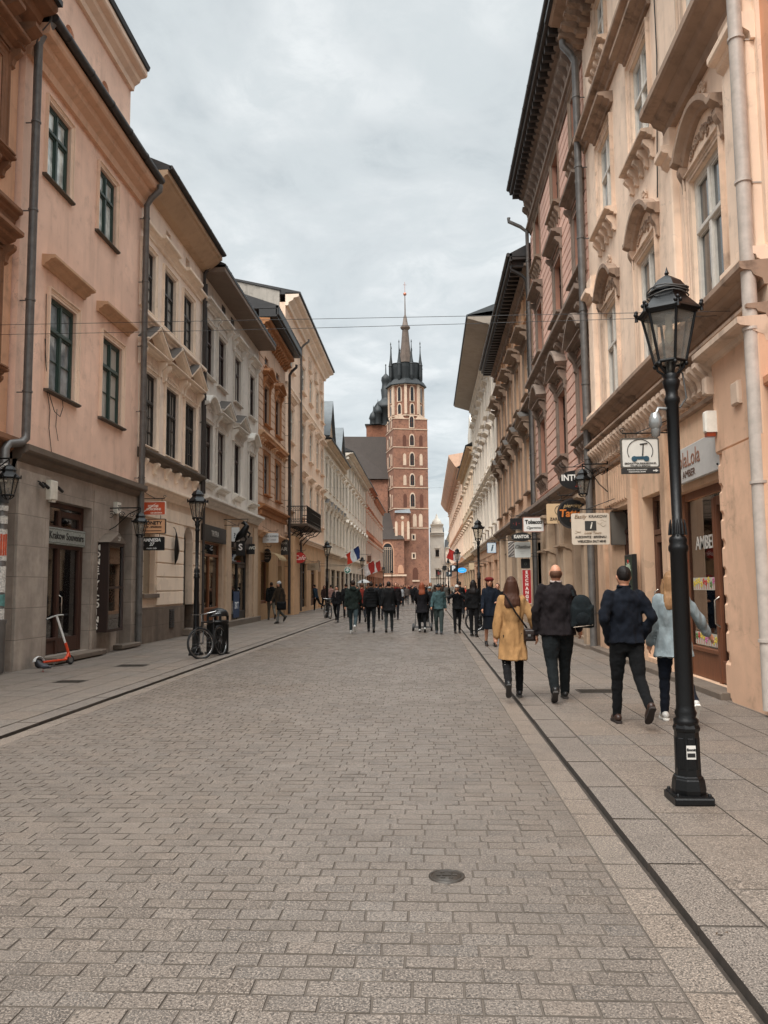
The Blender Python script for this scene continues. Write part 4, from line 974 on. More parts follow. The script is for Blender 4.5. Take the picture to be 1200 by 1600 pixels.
B.pipe(15.38, .22, 4.75, 13.0, PIPE, .085, swan=.3); B.pipe(21.95, .2, .1, 12.7, PIPE, .085, swan=.38)
lp = MB(); x = B.lx(15.38); lp.tube([(x, -.22, 4.8), (x, -.22, 4.62), (x-.15, -.2, 4.5), (x-.5, -.14, 4.42), (x-.62, -.14, 4.3), (x-.62, -.14, 1.0)], .085, 12)
lp.lathe([(.105, 0), (.12, .05), (.12, .9), (.14, .95), (.14, 1.0)], 12, (x-.62, -.14, .05)); B.part('downpipe', lp, PIPE)
# stone ground floor, standing 10 cm proud
shop(B, B.lx(16.7), B.lx(18.9), .17, 3.55, BRN, y=-.1, rec=.2, riser=.3, trans=.0, mull=(.42,), door=1, seed=8, goods=False, inside='2a221e', T=.11)
fs = MB(); fs.box(B.lx(16.81), B.lx(18.79), .06, .2, 2.52, 2.6); fs.box(B.lx(16.81), B.lx(18.79), .06, .2, 2.96, 3.02); B.part('transom', fs, BRN)
fs = MB(); fs.box(B.lx(16.82), B.lx(18.78), .03, .09, 2.6, 2.96)
sg = thing('shop_sign', 'grey sign board lettered Krakow Souvenirs above the brown shop doors of the peach house', 'sign', (-8.2-.02, 17.8, 2.6), R_(90))
mb = MB(); mb.bbox(-.98, .98, -.03, .03, 0, .37, .01); mb.build('board', flat('8f938c', rough=.6, var=.3, scale=25), sg)
lettering(sg, 'Krakow Souvenirs', .235, flat('1c1c1c'), 0, -.035, .19, bold=.002)
mb = MB()
for k in range(36):
    for zz in (.035, .335): mb.ball((-.94+k*.0535, -.032, zz+random.uniform(-.006, .006)), .014, 6, 4, 0, 1.3, .3, 1)
mb.build('border', flat('3a3a38'), sg)
B.ops.append((B.lx(20.6), B.lx(21.6), .12, 3.55, .9)); d = MB(); d.box(B.lx(20.6), B.lx(21.6), .75, .8, .1, 3.55)
for q in (0, 1):
    for (a_, b_) in ((.4, 1.2), (1.35, 2.3)): d.bbox(B.lx(20.66)+q*.47, B.lx(20.66)+.4+q*.47, .7, .76, a_, b_, .02)
dd = B.part('door', d, wood('2b1d16')); h = MB(); h.tube([(B.lx(21.1), .7, 1.15), (B.lx(21.1), .63, 1.15), (B.lx(21.2), .63, 1.15)], .014, 6); B.part('handle', h, flat('8a8278', rough=.3, metallic=.8), dd)
B.wall('ground_floor_wall', stone_blocks('ab9d90', bw=2.4, bh=.62, dirt=.3), 0, 4.2, y=-.1, depth=.3)
B.cornice(4.02, 4.5, .33, stoned); c_ = MB(); c_.bbox(0.02, B.lx(16.62), -.16, -.08, .0, 4.0, .01); B.part('pier', c_, stone_blocks('b3a699', bw=2.4, bh=.62, dirt=.3)); c_ = MB(); c_.bbox(B.lx(18.98), B.lx(19.3), -.13, -.09, 0, 4.0, .01); B.part('pier', c_, stone_blocks('ab9d90', bw=2.4, bh=.62, dirt=.3))
c_ = MB(); c_.bbox(B.lx(16.55), B.lx(19.15), -.45, -.1, .05, .17, .02); c_.bbox(B.lx(20.4), B.lx(21.75), -.35, -.1, .05, .16, .02); B.part('step', c_, stoned)
mb = MB(); x = B.lx(16.35)      # loose cables drooping over the plaster
mb.tube([(x+.1, -.02, 8.0), (x+.12, -.03, 6.6), (x+.25, -.05, 5.9), (x+.55, -.06, 5.5), (x+.85, -.05, 5.45), (x+1.0, -.04, 5.7), (x+.98, -.02, 5.95)], .008, 5)
mb.tube([(x+.1, -.02, 7.0), (x+.25, -.03, 5.9), (x+.42, -.02, 5.5), (x+.4, -.02, 5.1), (x+.55, -.02, 4.6), (x+.75, -.3, 4.48)], .008, 5)
mb.tube([(x+.75, -.02, 5.6), (x+.72, -.02, 5.2), (x+.85, -.02, 4.9)], .006, 5); B.part('cable', mb, DARK)
mb = MB(); mb.bbox(B.lx(16.42), B.lx(16.72), -.28, -.16, 3.5, 3.92, .02); mb.box(B.lx(16.5), B.lx(16.66), -.26, -.18, 3.46, 3.5); o = B.part('alarm_box', mb, flat('d8d2c4', rough=.5))
mb = MB()
for xx in (B.lx(16.05), B.lx(16.25), B.lx(16.9)): mb.tube([(xx, -.12, 3.86), (xx, -.22, 3.82)], .015, 6); mb.tube([(xx-.06, -.24, 3.79), (xx+.07, -.26, 3.73)], .035, 8)
B.part('camera_housing', mb, DARK)
body(B, 13.4, peach)

# ==== L2 cream house with three pediments
B = Bld('L', 'town_house', 'cream house with three triangular pediments and a wide plain soffit', 22.1, 28.4, -8.2, G1)
WFD = flat('2c2a27', rough=.5)
st_u = dict(key='L2u', frame=WFD, glass=glass('6e716f', .1, .1, .7), trim=cream2, sur=1, sur_w=.1, rc=.14, tr=.62, munt=2, sill_o=.08, t=.06)  # lighter glass colour stands in for light mirrored by the upper panes
st_m = dict(key='L2m', frame=WFD, glass=GLD, trim=cream2, sur=1, sur_w=.12, rc=.14, tr=.62, munt=2, vm=1, head='pediment', hz=.55, hx=.3, ho=.36, rise=.6, orn=(.32, 1.2, .3), t=.06)
for Y in (22.95, 25.1, 27.1): B.win(Y+(-.25 if Y < 24 else -.4), 9.82, 1.2, 1.9, st_u); B.win(Y, 5.78, 1.3, 2.22, st_m)
for Y in (22.5, 24.5, 26.6): B.ops.append((B.lx(Y)-.22, B.lx(Y)+.22, 12.6, 13.05, .5))
mb = MB()
for Y in (22.5, 24.5, 26.6): mb.box(B.lx(Y)-.22, B.lx(Y)+.22, .35, .4, 12.6, 13.05)
B.part('attic_vent', mb, wood('5a3a2a')); B.wall('wall', cream, 4.7, 13.4)
B.cornice(9.3, 9.62, .22, cream2); B.cornice(12.1, 12.38, .22, cream2)
mb = MB()
for Y in (24.2, 26.7): mb.mould(B.lx(Y)-.9, B.lx(Y)+.7, CORN(12.12, 12.44, .34))
B.part('hood', mb, cream2)
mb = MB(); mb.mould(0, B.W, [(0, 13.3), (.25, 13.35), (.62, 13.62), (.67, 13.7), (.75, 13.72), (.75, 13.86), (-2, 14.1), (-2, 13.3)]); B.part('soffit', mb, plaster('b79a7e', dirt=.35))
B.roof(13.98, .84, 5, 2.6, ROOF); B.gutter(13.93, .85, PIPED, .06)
B.cornice(5.35, 5.62, .26, cap, name='sill_band'); B.cornice(4.35, 4.7, .3, cream2)
mb = MB()
for Y in (23.0, 25.1, 27.1): console(mb, B.lx(Y)-.5, .2, 5.36, .35, .18); console(mb, B.lx(Y)+.5, .2, 5.36, .35, .18)
B.part('console', mb, cream2)
arch_door(B, 27.1, 1.05, .25, 3.7, cream, wood('4a4038'), rec=.3); B.ops.append((B.lx(22.75), B.lx(23.75), 1.45, 3.4, .2))
mb = MB(); mb.box(B.lx(22.75), B.lx(23.75), .16, .18, 1.45, 3.4); B.part('shutter', mb, plaster('8d7c66', dirt=.3)); mb = MB(); mb.bbox(B.lx(22.6), B.lx(23.9), -.12, 0, 1.33, 1.45); B.part('sill', mb, stoned)
B.wall('ground_floor_wall', plaster('dec8b2', dirt=.35), 1.05, 4.4)
rustic(B, 1.1, 4.15, 7, plaster('eedac4', dirt=.3), th=.05, gap=.035); B.wall('plinth', stone_blocks('7a6a5c', dirt=.5), 0, 1.05, y=-.06)
mb = MB(); mb.box(B.lx(25.0), B.lx(25.45), -.075, -.055, .35, .95)
for k in range(8): mb.bbox(B.lx(25.03), B.lx(25.42), -.1, -.07, .38+k*.07, .41+k*.07, .005)
B.part('vent_grille', mb, DARK); mb = MB(); mb.bbox(B.lx(26.4), B.lx(27.8), -.3, 0, .05, .25, .02); B.part('step', mb, stoned)
body(B, 13.4, cream); B.pipe(28.3, .12, 4.9, 13.2, PIPED, .06, swan=.4)
lf = thing('leaf_ornament', 'dark bronze leaf shaped ornament hanging on the cream ground floor wall', 'ornament', (-8.08, 25.3, 2.35))
mb = MB(); mb.tube([(0, 0, 1.15), (.03, .02, 1.0), (.05, 0, .75), (.06, 0, .45), (.04, 0, .2), (0, 0, 0)], [.01, .04, .11, .15, .1, .01], 8, squash=.5); mb.build('leaf', flat('1a1816', rough=.3, metallic=.4), lf)
mb = MB(); mb.tube([(0, 0, 1.12), (-.03, .0, 1.2), (-.13, 0, 1.2)], .012, 6); mb.build('bracket', DARK, lf)

# ==== L3 light grey house
B = Bld('L', 'town_house', 'light grey house with brown windows, small pediments and a deep dark eave', 28.4, 38.4, -8.2, G1)
WBR = wood('3a2620')
st_u = dict(key='L3u', frame=WBR, glass=GLD, trim=grey2, sur=1, sur_w=.12, rc=.16, head='cornice', hz=.5, hh=.26, ho=.32, hx=.3, sill_o=.14, hcons=1)
st_m = dict(key='L3m', frame=WBR, glass=GLD, trim=grey2, sur=1, sur_w=.12, rc=.16, head='pediment', hz=.5, hx=.35, ho=.4, rise=.5, orn=(.26, 1.1, .25), sill_o=.14)
st_a = dict(key='L3a', frame=WBR, glass=GLD, trim=grey2, sur=1, sur_w=.12, rc=.16, head='arch', hz=.45, hx=.3, ho=.3, rise=.4, sill_o=.14)
for i, Y in enumerate((29.4, 31.3, 34.0, 36.9)): B.win(Y, 9.6, 1.25, 2.05, st_u); B.win(Y, 5.62, 1.25, 2.2, st_a if i in (0, 3) else st_m)
mb = MB()
for Y in (31.5, 33.0): mb.box(B.lx(Y)-.25, B.lx(Y)+.25, -.02, .02, 12.75, 13.1)
B.part('attic_window', mb, WFD); B.wall('wall', grey, 4.7, 13.6)
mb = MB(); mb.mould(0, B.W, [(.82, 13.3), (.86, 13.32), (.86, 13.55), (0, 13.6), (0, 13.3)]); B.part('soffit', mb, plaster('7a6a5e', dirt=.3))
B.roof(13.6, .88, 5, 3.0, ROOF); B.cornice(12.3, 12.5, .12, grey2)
B.cornice(4.6, 5.0, .35, grey2, dent=None); mb = MB()
for Y in (29.4, 31.3, 34.0, 36.9):
    mb.mould(B.lx(Y)-.75, B.lx(Y)+.75, CORN(5.32, 5.55, .26)); mb.bbox(B.lx(Y)-.4, B.lx(Y)+.4, -.06, 0, 5.02, 5.3)
B.part('sill_band', mb, grey2)
shop(B, B.lx(28.8), B.lx(31.6), .3, 3.35, wood('8a5430'), seed=4, riser=.5, trans=.5, mull=(.5,), inside='8a7a68')
shop(B, B.lx(33.2), B.lx(36.4), .25, 3.3, DARK, seed=5, riser=.2, trans=.6, mull=(.5,), door=1, inside='1e1c1c')
B.wall('ground_floor_wall', plaster('b59c84', dirt=.5), .0, 4.7, y=-.02); mb = MB()
mb.bbox(B.lx(28.6), B.lx(31.9), -.1, 0, 3.35, 3.95); B.part('fascia', mb, DARK)
mb = MB(); mb.bbox(B.lx(33.1), B.lx(36.7), -.12, 0, 3.3, 3.95); B.part('fascia', mb, wood('2e2622')); mb = MB(); mb.bbox(.05, B.W-.1, -.2, 0, .0, .26, .02); B.part('step', mb, stoned)
mb = MB()
for Y in (32.0, 37.2): mb.bbox(B.lx(Y), B.lx(Y)+.7, -.1, 0, .2, 4.4)
B.part('pilaster', mb, plaster('c2a88e', dirt=.4)); body(B, 13.6, grey); B.pipe(28.55, .12, .2, 12.9, PIPED, .05)

# ==== L4 narrow ochre brown house
B = Bld('L', 'town_house', 'narrow ochre brown house with carved window heads and a black box eave', 38.4, 45.8, -8.2, G1)
st = dict(key='L4', frame=BRN, glass=GL, trim=plaster('a8744c', dirt=.5), sur=1, sur_w=.16, rc=.2, head='swan', hz=.4, hx=.25, ho=.35, rise=.35, sill_o=.2)
st2 = dict(st, key='L4b', head='cornice', hh=.2)
for Y in (40.3, 43.4): B.win(Y, 9.9, 1.4, 2.1, st); B.win(Y, 6.3, 1.4, 2.1, st2)
for Y in (40.3, 43.4): B.win(Y, 13.0, .9, .5, dict(key='L4c', frame=BRN, glass=GL, trim=ochre2, tr=.5))
B.wall('wall', ochre, 4.3, 15.0); B.cornice(9.0, 9.35, .3, ochre2, dent='console', step=.5, dh=.25); B.cornice(5.4, 5.7, .35, plaster('a8744c', dirt=.5), dent='dentil'); B.cornice(14.5, 15.0, .55, plaster('a8744c', dirt=.5), dent='console', step=.45, dh=.3)
mb = MB(); mb.box(0, B.W, -.9, 0, 15.05, 15.45); mb.bbox(0, B.W, -1.0, -.85, 15.15, 15.6, .03); B.part('eave', mb, DARK); B.roof(15.6, 1.0, 5, 2.2, ROOF)
rustic(B, 5.8, 13.6, 20, ochre, th=.03, gap=.04, vj=0)
shop(B, B.lx(39.1), B.lx(41.0), .8, 3.0, BRN2, seed=6, riser=.1, trans=.0, lit=6, inside='5a3a2a'); arch_door(B, 44.2, 1.2, .1, 3.4, ochre2, wood('2b211b'), rec=.4)
B.wall('ground_floor_wall', plaster('a98661', dirt=.5), 0, 4.3, y=-.02); B.cornice(4.1, 4.4, .3, ochre2); body(B, 15.0, ochre); B.pipe(45.6, .3, .1, 14, PIPED, .08, swan=.4)
aw = MB(); x = B.lx(40.0); pts = [(x-1.1, -.05-.9*math.sin(a_*.157), 2.95+.45*math.cos(a_*.157)) for a_ in range(11)]
aw.grid([[(p[0]+2.2*q, p[1], p[2]) for p in pts] for q in (0, .25, .5, .75, 1)]); B.part('awning', aw, cloth('a8916e'))

# ==== L5 tall pale peach house with balcony
B = Bld('L', 'town_house', 'tall pale peach house with an iron balcony and a bare grey gable wall', 45.8, 63.6, -8.2, G1)
pp = plaster('ecccb2', dirt=.2); pp2 = plaster('f2dbc6', dirt=.2)
st = dict(key='L5', frame=STW, glass=GL, trim=pp2, sur=1, sur_w=.12, rc=.12, sill_o=.2, munt=1, head='cornice', hz=.4, hh=.22, hx=.3, ho=.3)
stn = dict(st, key='L5n', head=None)
for i, Y in enumerate((47.8, 52.5, 56, 59.5, 62.2)):
    B.win(Y, 14.6 if i else 14.8, 1.7 if i == 0 else 1.5, 1.8, stn); B.win(Y, 10.4, 1.8 if i == 0 else 1.5, 2.1, st); B.win(Y, 6.2, 1.7 if i == 0 else 1.5, 2.4, st)
for Y in (52, 55.5, 58.5, 61.5): B.win(Y, 16.9, 1.0, .8, dict(stn, key='L5q', tr=.5))
B.wall('wall', pp, 4.6, 18.5); B.cornice(18.3, 19.05, .8, pp2); B.cornice(13.4, 13.7, .15, pp2); B.cornice(4.5, 4.8, .3, pp2)
B.roof(19.1, .9, 5, 1.4, ROOF); mb = MB(); mb.add([(0, -.0, 18.0), (0, -.0, 19.2), (0, 1.2, 19.5), (0, 3.2, 20.0), (0, 9.5, 20.8), (0, 9.5, 10), (0, 0, 10), (.3, 0, 18.0), (.3, 0, 19.2), (.3, 1.2, 19.5), (.3, 3.2, 20.0), (.3, 9.5, 20.8), (.3, 9.5, 10), (.3, 0, 10)],
    [(0, 1, 2, 3, 4, 5, 6), (13, 12, 11, 10, 9, 8, 7), (1, 8, 9, 2), (2, 9, 10, 3), (3, 10, 11, 4)]); gw = B.part('gable_wall', mb, plaster('a59d93', dirt=.8, stain='3c3833', mottled=.3)); gw.location = (-.02, .35, 0)
mb = MB(); mb.add([(-.08, .3, 19.2), (.36, .3, 19.2), (.36, 3.5, 20.0), (-.08, 3.5, 20.0), (-.08, .3, 19.3), (.36, .3, 19.3), (.36, 3.5, 20.1), (-.08, 3.5, 20.1)], [(0, 3, 2, 1), (4, 5, 6, 7), (0, 1, 5, 4), (3, 0, 4, 7), (1, 2, 6, 5)]); B.part('gable_coping', mb, ROOF)
arch_door(B, 60.5, 1.6, .1, 3.6, pp2, wood('3a2a20'), rec=.4); shop(B, B.lx(52), B.lx(54), .3, 3.2, DARK, seed=9); shop(B, B.lx(56), B.lx(58.5), .3, 3.2, BRN, seed=10)
B.wall('ground_floor_wall', plaster('caa27c', dirt=.45), 0, 4.6, y=-.03); body(B, 18.0, pp); B.pipe(50.9, .14, .1, 17.2, PIPE, .07, swan=.5)
mb = MB(); mb.bbox(B.lx(46.0), B.lx(48.0), -.5, 0, 0, 4.6, .03); B.part('pier', mb, plaster('caa27c', dirt=.45))
# balcony
bx0, bx1 = B.lx(46.4), B.lx(52.5)
mb = MB(); mb.box(bx0, bx1, -1.25, -.02, 5.2, 5.34)
bal = B.part('balcony', mb, plaster('5a4c40', dirt=.5)); mb = MB()
for zz in (5.42, 6.35, 6.1, 5.6):
    mb.tube([(bx0, 0, zz), (bx0, -1.2, zz), (bx1, -1.2, zz), (bx1, 0, zz)], .03 if zz > 6.2 else .014, 6)
def balu(x, y): mb.tube([(x, y, 5.36), (x, y, 6.35)], .012, 5)
n = 40
for k in range(n+1): balu(bx0+(bx1-bx0)*k/n, -1.2)
for k in range(1, 9):
    balu(bx0, -1.2*k/9); balu(bx1, -1.2*k/9)
for k in range(8):
    for zz in (5.5, 6.22): mb.tube([(bx0, -1.2*(k+.5)/8+.07*math.cos(t), zz+.07*math.sin(t)) for t in [q*math.pi/4 for q in range(9)]], .008, 4)
B.part('railing', mb, IRON, bal); mb = MB()
for k in range(5):
    x = bx0+.1+(bx1-bx0-.2)*k/4
    mb.tube([(x, -1.15, 5.2), (x, -.9, 4.95), (x, -.5, 4.85), (x, -.2, 4.55), (x, 0, 4.3)], .03, 6)
    mb.tube([(x, -.55+.25*math.cos(t)*(1-t/14), 5.0+.2*math.sin(t)*(1-t/14)) for t in [q*.6 for q in range(18)]], .018, 5); mb.tube([(x, -.18+.14*math.cos(t)*(1-t/14), 4.8+.14*math.sin(t)*(1-t/14)) for t in [q*.6 for q in range(18)]], .016, 5)
B.part('bracket', mb, IRON, bal)

# ==== L6..L9
def simple(side, label, Y0, Y1, X, zt, m_, m2, wins, st, n, gf=4.2, out=.6, shops=2, roof=ROOF, group=None, seed=0, rise=2.5, rh=0):
    B = Bld(side, 'town_house', label, Y0, Y1, X, group)
    for k in range(n):
        Y = Y0+(Y1-Y0)*(k+.5)/n
        for i, (z, w_, h_) in enumerate(wins): B.win(Y, z, w_, h_, st[i % len(st)])
    shops = max(2, round((Y1-Y0)/4.2)); step = (Y1-Y0)/shops
    for k in range(shops):
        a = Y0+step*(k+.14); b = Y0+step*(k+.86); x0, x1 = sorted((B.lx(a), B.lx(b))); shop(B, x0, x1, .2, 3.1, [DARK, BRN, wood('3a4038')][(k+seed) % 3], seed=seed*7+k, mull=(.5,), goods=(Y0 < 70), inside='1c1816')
    B.wall('wall', m_, gf, zt); B.wall('ground_floor_wall', m2, 0, gf, y=-.02); B.cornice(gf-.15, gf+.25, .3, m2); B.cornice(zt-.5, zt, out, m2, dent='dentil', step=.5, dh=.2)
    for i, (z, w_, h_) in enumerate(wins[:-1]): B.cornice(z+h_+.9, z+h_+1.1, .12, m2)
    B.roof(zt+.02, out+.08, 4.5, rise, roof); body(B, zt, m_); return B
wh = plaster('d9cdbd', dirt=.3); wh2 = plaster('e3d9cb', dirt=.3)
s6 = [dict(key='s6a', frame=WFD, glass=GLD, trim=wh2, sur=1, sur_w=.12, rc=.2, head='cornice', hz=.3, hx=.2, ho=.25), dict(key='s6b', frame=WFD, glass=GLD, trim=wh2, sur=1, sur_w=.12, rc=.2, head='pediment', hz=.35, hx=.25, ho=.3, rise=.4)]
s7 = [dict(key='s7a', frame=WFD, glass=GLD, trim=wh2, sur=1, rc=.15, head='swan', hz=.35, hx=.25, ho=.35, rise=.35), dict(key='s7b', frame=WFD, glass=GLD, trim=wh2, sur=1, rc=.15, head='cornice', hz=.3, ho=.3)]
B = simple('L', 'ornate off white house with pointed gables and dense columns of windows', 63.6, 79.5, -8.2, 13.6, wh, plaster('c9b49c', dirt=.4), [(5.4, 1.2, 2.4), (9.6, 1.2, 2.2)], s6[::-1], 6, group=G1, seed=1)
mb = MB(); 
for Y, hh, ww in ((67, 3.2, 2.2), (75.5, 2.6, 2.0)):
    x = B.lx(Y); mb.poly([(x-ww, 13.6), (x+ww, 13.6), (x+ww*.9, 14.2), (x, 13.9+hh), (x-ww*.9, 14.2)], -.1, 2.5)
B.part('gable', mb, plaster('a89078', dirt=.5)); mb = MB()
for Y, hh, ww in ((67, 3.2, 2.2), (75.5, 2.6, 2.0)):
    x = B.lx(Y); sweep(mb, [(x-ww, 14.0), (x, 14.05+hh), (x+ww, 14.0)], [(.3, 0), (.35, 0), (.35, .12), (-3, .12), (-3, 0)])
B.part('gable_roof', mb, roof_metal('6d7478'))
simple('L', 'white plaster house with curved dark window hoods and a parapet', 79.5, 108, -8.2, 15.2, wh2, wh, [(5.2, 1.3, 2.4), (9.6, 1.3, 2.2), (13.0, 1.2, 1.3)], s7, 8, group=G1, seed=2, out=.9)
simple('L', 'orange brown plaster house between white and salmon houses', 108, 124, -8.2, 15.8, plaster('b86f49', dirt=.3), plaster('a86a4a', dirt=.4), [(5.2, 1.3, 2.4), (9.4, 1.3, 2.2), (13.0, 1.2, 1.6)], [s6[0]], 5, group=G1, seed=3)
simple('L', 'salmon plaster house nearest the church on the left', 124, 148, -8.2, 15.4, plaster('cf9576', dirt=.3), plaster('c08a6c', dirt=.4), [(5.2, 1.3, 2.4), (9.4, 1.3, 2.2), (12.9, 1.2, 1.6)], [s6[0]], 7, group=G1, seed=4)
# ==== R0 orange house at the right edge (only a strip and its corner pier)
B = Bld('R', 'town_house', 'deep orange house at the right edge of the street', 4.0, 9.75, 4.3, G2)
tr0 = plaster('c58a66', dirt=.5)
st = dict(key='R0', frame=STW, glass=GL, trim=tr0, sur=1, head='cornice', rc=.2, ho=.4, sill_o=.25, hx=.4)
B.win(7.0, 9.8, 1.2, 2.0, st)
shop(B, B.lx(7.4), B.lx(5.0), .2, 3.1, BRN2, seed=20)
B.wall('wall', plaster('dba07c', dirt=.3), 4.0, 15); B.wall('ground_floor_wall', plaster('c99470', dirt=.5), 0, 4.0); B.cornice(3.75, 4.1, .2, tr0); body(B, 15, orange); B.roof(15, .8, 4, 2, ROOF)

# ==== R1 cream-pink ornate house
c1 = plaster('f3d8c0', dirt=.34, mottled=.16, stain='7a5c48'); c1t = plaster('dec3ac', dirt=.65, mottled=.28); c1s = plaster('a68c78', dirt=.8, mottled=.35, stain='3c2e26'); ped = plaster('b08c70', dirt=.55, mottled=.25)
B = Bld('R', 'town_house', 'cream house with white windows, curved hoods and a row of scroll brackets above its shops', 9.75, 20.1, 4.25, G2)
st1 = dict(key='R1a', frame=STW, glass=glass('2a2d2e', .05, .1, .8), trim=c1t, sur=1, sur_w=.13, rc=.11, tr=.6, head='arch', hz=.3, hx=.28, ho=.22, rise=.42, t=.09, hoodm=c1s, sill_o=.1)
st2 = dict(key='R1b', frame=STW, glass=glass('3a3d3e', .05, .1, .8), trim=c1t, sur=1, sur_w=.14, rc=.1, tr=.6, head='cornice', hz=.3, hh=.24, hx=.28, ho=.34, sill_cons=.34, t=.09, hoodm=c1s)
for Y in (11.75, 14.95, 17.95): B.win(Y, 5.74, 1.3, 2.2, st1); B.win(Y, 9.9, 1.26, 2.05, st2)
B.win(11.75, 13.3, 1.0, 1.7, dict(st2, key='R1c', head=None)); 
for Y in (14.95, 17.95): B.win(Y, 14.0, 1.0, 1.5, dict(st2, key='R1c', head=None))
# corner bay stands 12 cm proud: pilasters, entablature
pl = MB()
for Y, w_ in ((10.25, .8), (13.1, .3), (19.6, .5)):
    x = B.lx(Y); pl.bbox(x-w_/2, x+w_/2, -.12, 0, 5.5, 8.5, .02); pl.mould(x-w_/2-.06, x+w_/2+.06, [(o, z) for o, z in CORN(8.5, 8.85, .28)]); pl.bbox(x-w_/2, x+w_/2, -.14, 0, 8.85, 9.2, .02); pl.mould(x-w_/2-.08, x+w_/2+.08, CORN(5.5, 5.75, .24))
B.part('pilaster', pl, c1)
B.cornice(9.2, 9.66, .5, c1s, x0=B.lx(13.3), x1=B.W)
fr = MB()
for Y in (11.75, 14.95, 17.95): ornament(fr, B.lx(Y), 9.0 if Y < 12 else 8.95, .9, .4, 3, -.02)
B.part('relief', fr, c1t)
B.wall('wall', c1, 4.9, 16.4)
B.cornice(12.75, 13.1, .32, c1s); B.cornice(15.9, 16.5, .85, c1s, dent='console', step=.4, dh=.35)
bm = MB(); rr = random.Random(4)
for j in range(3):       # chequered tile frieze below the eave
    x = .1
    while x < B.W-.3: bm.bbox(x, x+.24, -.06, 0, 13.25+j*.2, 13.4+j*.2, .01); x += .34
B.part('frieze', bm, c1s)
B.cornice(5.26, 5.56, .36, c1s); B.cornice(4.85, 5.02, .3, c1s, name='string_course')
bm = MB(); bm.bbox(0, B.W, -.03, 0, 5.0, 5.27); B.part('frieze', bm, c1t)
cm = MB(); n = 0; x = .15
while x < B.lx(10.85):
    console(cm, x, .15, 4.86, .42, .27); x += .27
B.part('bracket_row', cm, c1t)
bm = MB(); bm.mould(0, B.lx(10.9), [(0, 4.28), (.09, 4.28), (.11, 4.33), (.05, 4.36), (0, 4.36)]); B.part('string_course', bm, c1s)
# shops
w1 = wood('7a4a30'); 
shop(B, B.lx(13.95), B.lx(11.55), .1, 3.12, w1, y=0, rec=.14, riser=.42, trans=.0, mull=(.62,), door=1, seed=31, inside='5a4434', lit=10, T=.13)
shop(B, B.lx(15.95), B.lx(14.35), .2, 3.3, wood('6a4432'), rec=.2, riser=.4, trans=.7, mull=(.55,), door=0, seed=32, inside='3a2a20', lit=5)
shop(B, B.lx(18.7), B.lx(17.0), .15, 3.3, BRN, rec=.3, riser=.3, trans=.5, mull=(.5,), door=0, seed=33, inside='1f1a18')
B.wall('ground_floor_wall', plaster('ddb899', dirt=.4, mottled=.2), 0, 4.9, y=0.0, depth=.3)
# corner pier with scalloped rustication
pr = MB(); a, b = B.lx(11.35), B.W-.008
edge = [(a+.3, 0)]
for k in range(8):
    z0 = .62+(k-1)*.385 if k else .0; z1 = z0+(.58 if k == 0 else .385)
    pr.bbox(a-(.07 if k == 0 else 0), a+.27, -.175, .04, z0+.01, z1-.035, .05)
    edge += [(a+.22, z0+.05), (a+.22, z1-.1), (a+.29, z1-.015)]
pr.poly(edge+[(a+.3, 3.4), (b, 3.4), (b, 0)], -.205, .04); pr.box(a+.02, a+.3, -.14, .04, 0, 3.4)
pr.bbox(a+.02, b, -.2, .02, 3.4, 4.85, .03); B.part('corner_pier', pr, plaster('dcb395', dirt=.4, mottled=.2))
pr = MB(); pr.bbox(a-.05, a+.1, -.32, -.2, 4.25, 4.5, .02); pr.mould(a-.1, b+.004, CORN(4.55, 4.86, .42)); pr.bbox(B.lx(10.4)-.12, B.lx(10.4)+.12, -.26, -.2, 3.9, 4.2, .02); B.part('pier_cap', pr, c1t)
mb = MB(); mb.bbox(B.lx(11.25)-.06, B.lx(11.25)+.06, -.36, -.2, 3.7, 4.0, .02); o = B.part('alarm_box', mb, flat('e6dfd2', rough=.5)); mb = MB(); mb.box(B.lx(11.25)-.05, B.lx(11.25)+.05, -.34, -.22, 3.64, 3.7); B.part('alarm_lens', mb, flat('8a3a20', rough=.3), o)
pm = MB()
for Y in (14.15, 16.45): pm.bbox(B.lx(Y)-.17, B.lx(Y)+.17, -.13, 0, .0, 4.25, .03)
pm.bbox(B.lx(19.4)-.4, B.lx(19.4)+.3, -.1, 0, 0, 4.25, .03); B.part('pilaster', pm, plaster('d3ae90', dirt=.45, mottled=.2))
fl = MB(); x = B.lx(19.9)
while x < B.lx(16.8):
    fl.bbox(x, x+.16, -.06, 0, 3.4, 4.22, .03); x += .21
B.part('fluted_panel', fl, plaster('d3ae90', dirt=.45, mottled=.2)); mb = MB(); mb.bbox(0, B.W-1.5, -.3, 0, 0, .12, .02); B.part('step', mb, stoned)
body(B, 16.4, c1); B.roof(16.5, .95, 5, 2.5, ROOF); B.pipe(9.85, .22, .1, 15.5, flat('b9aea4', rough=.45, var=.15), .09, swan=.3); B.pipe(19.95, .22, .1, 15.2, PIPE, .09, swan=.3)
mb = MB(); mb.tube([(B.lx(13.7), -.05, 14), (B.lx(13.72), -.03, 11), (B.lx(13.9), -.03, 9.6), (B.lx(14.0), -.04, 8.5)], .012, 5); B.part('cable', mb, DARK)
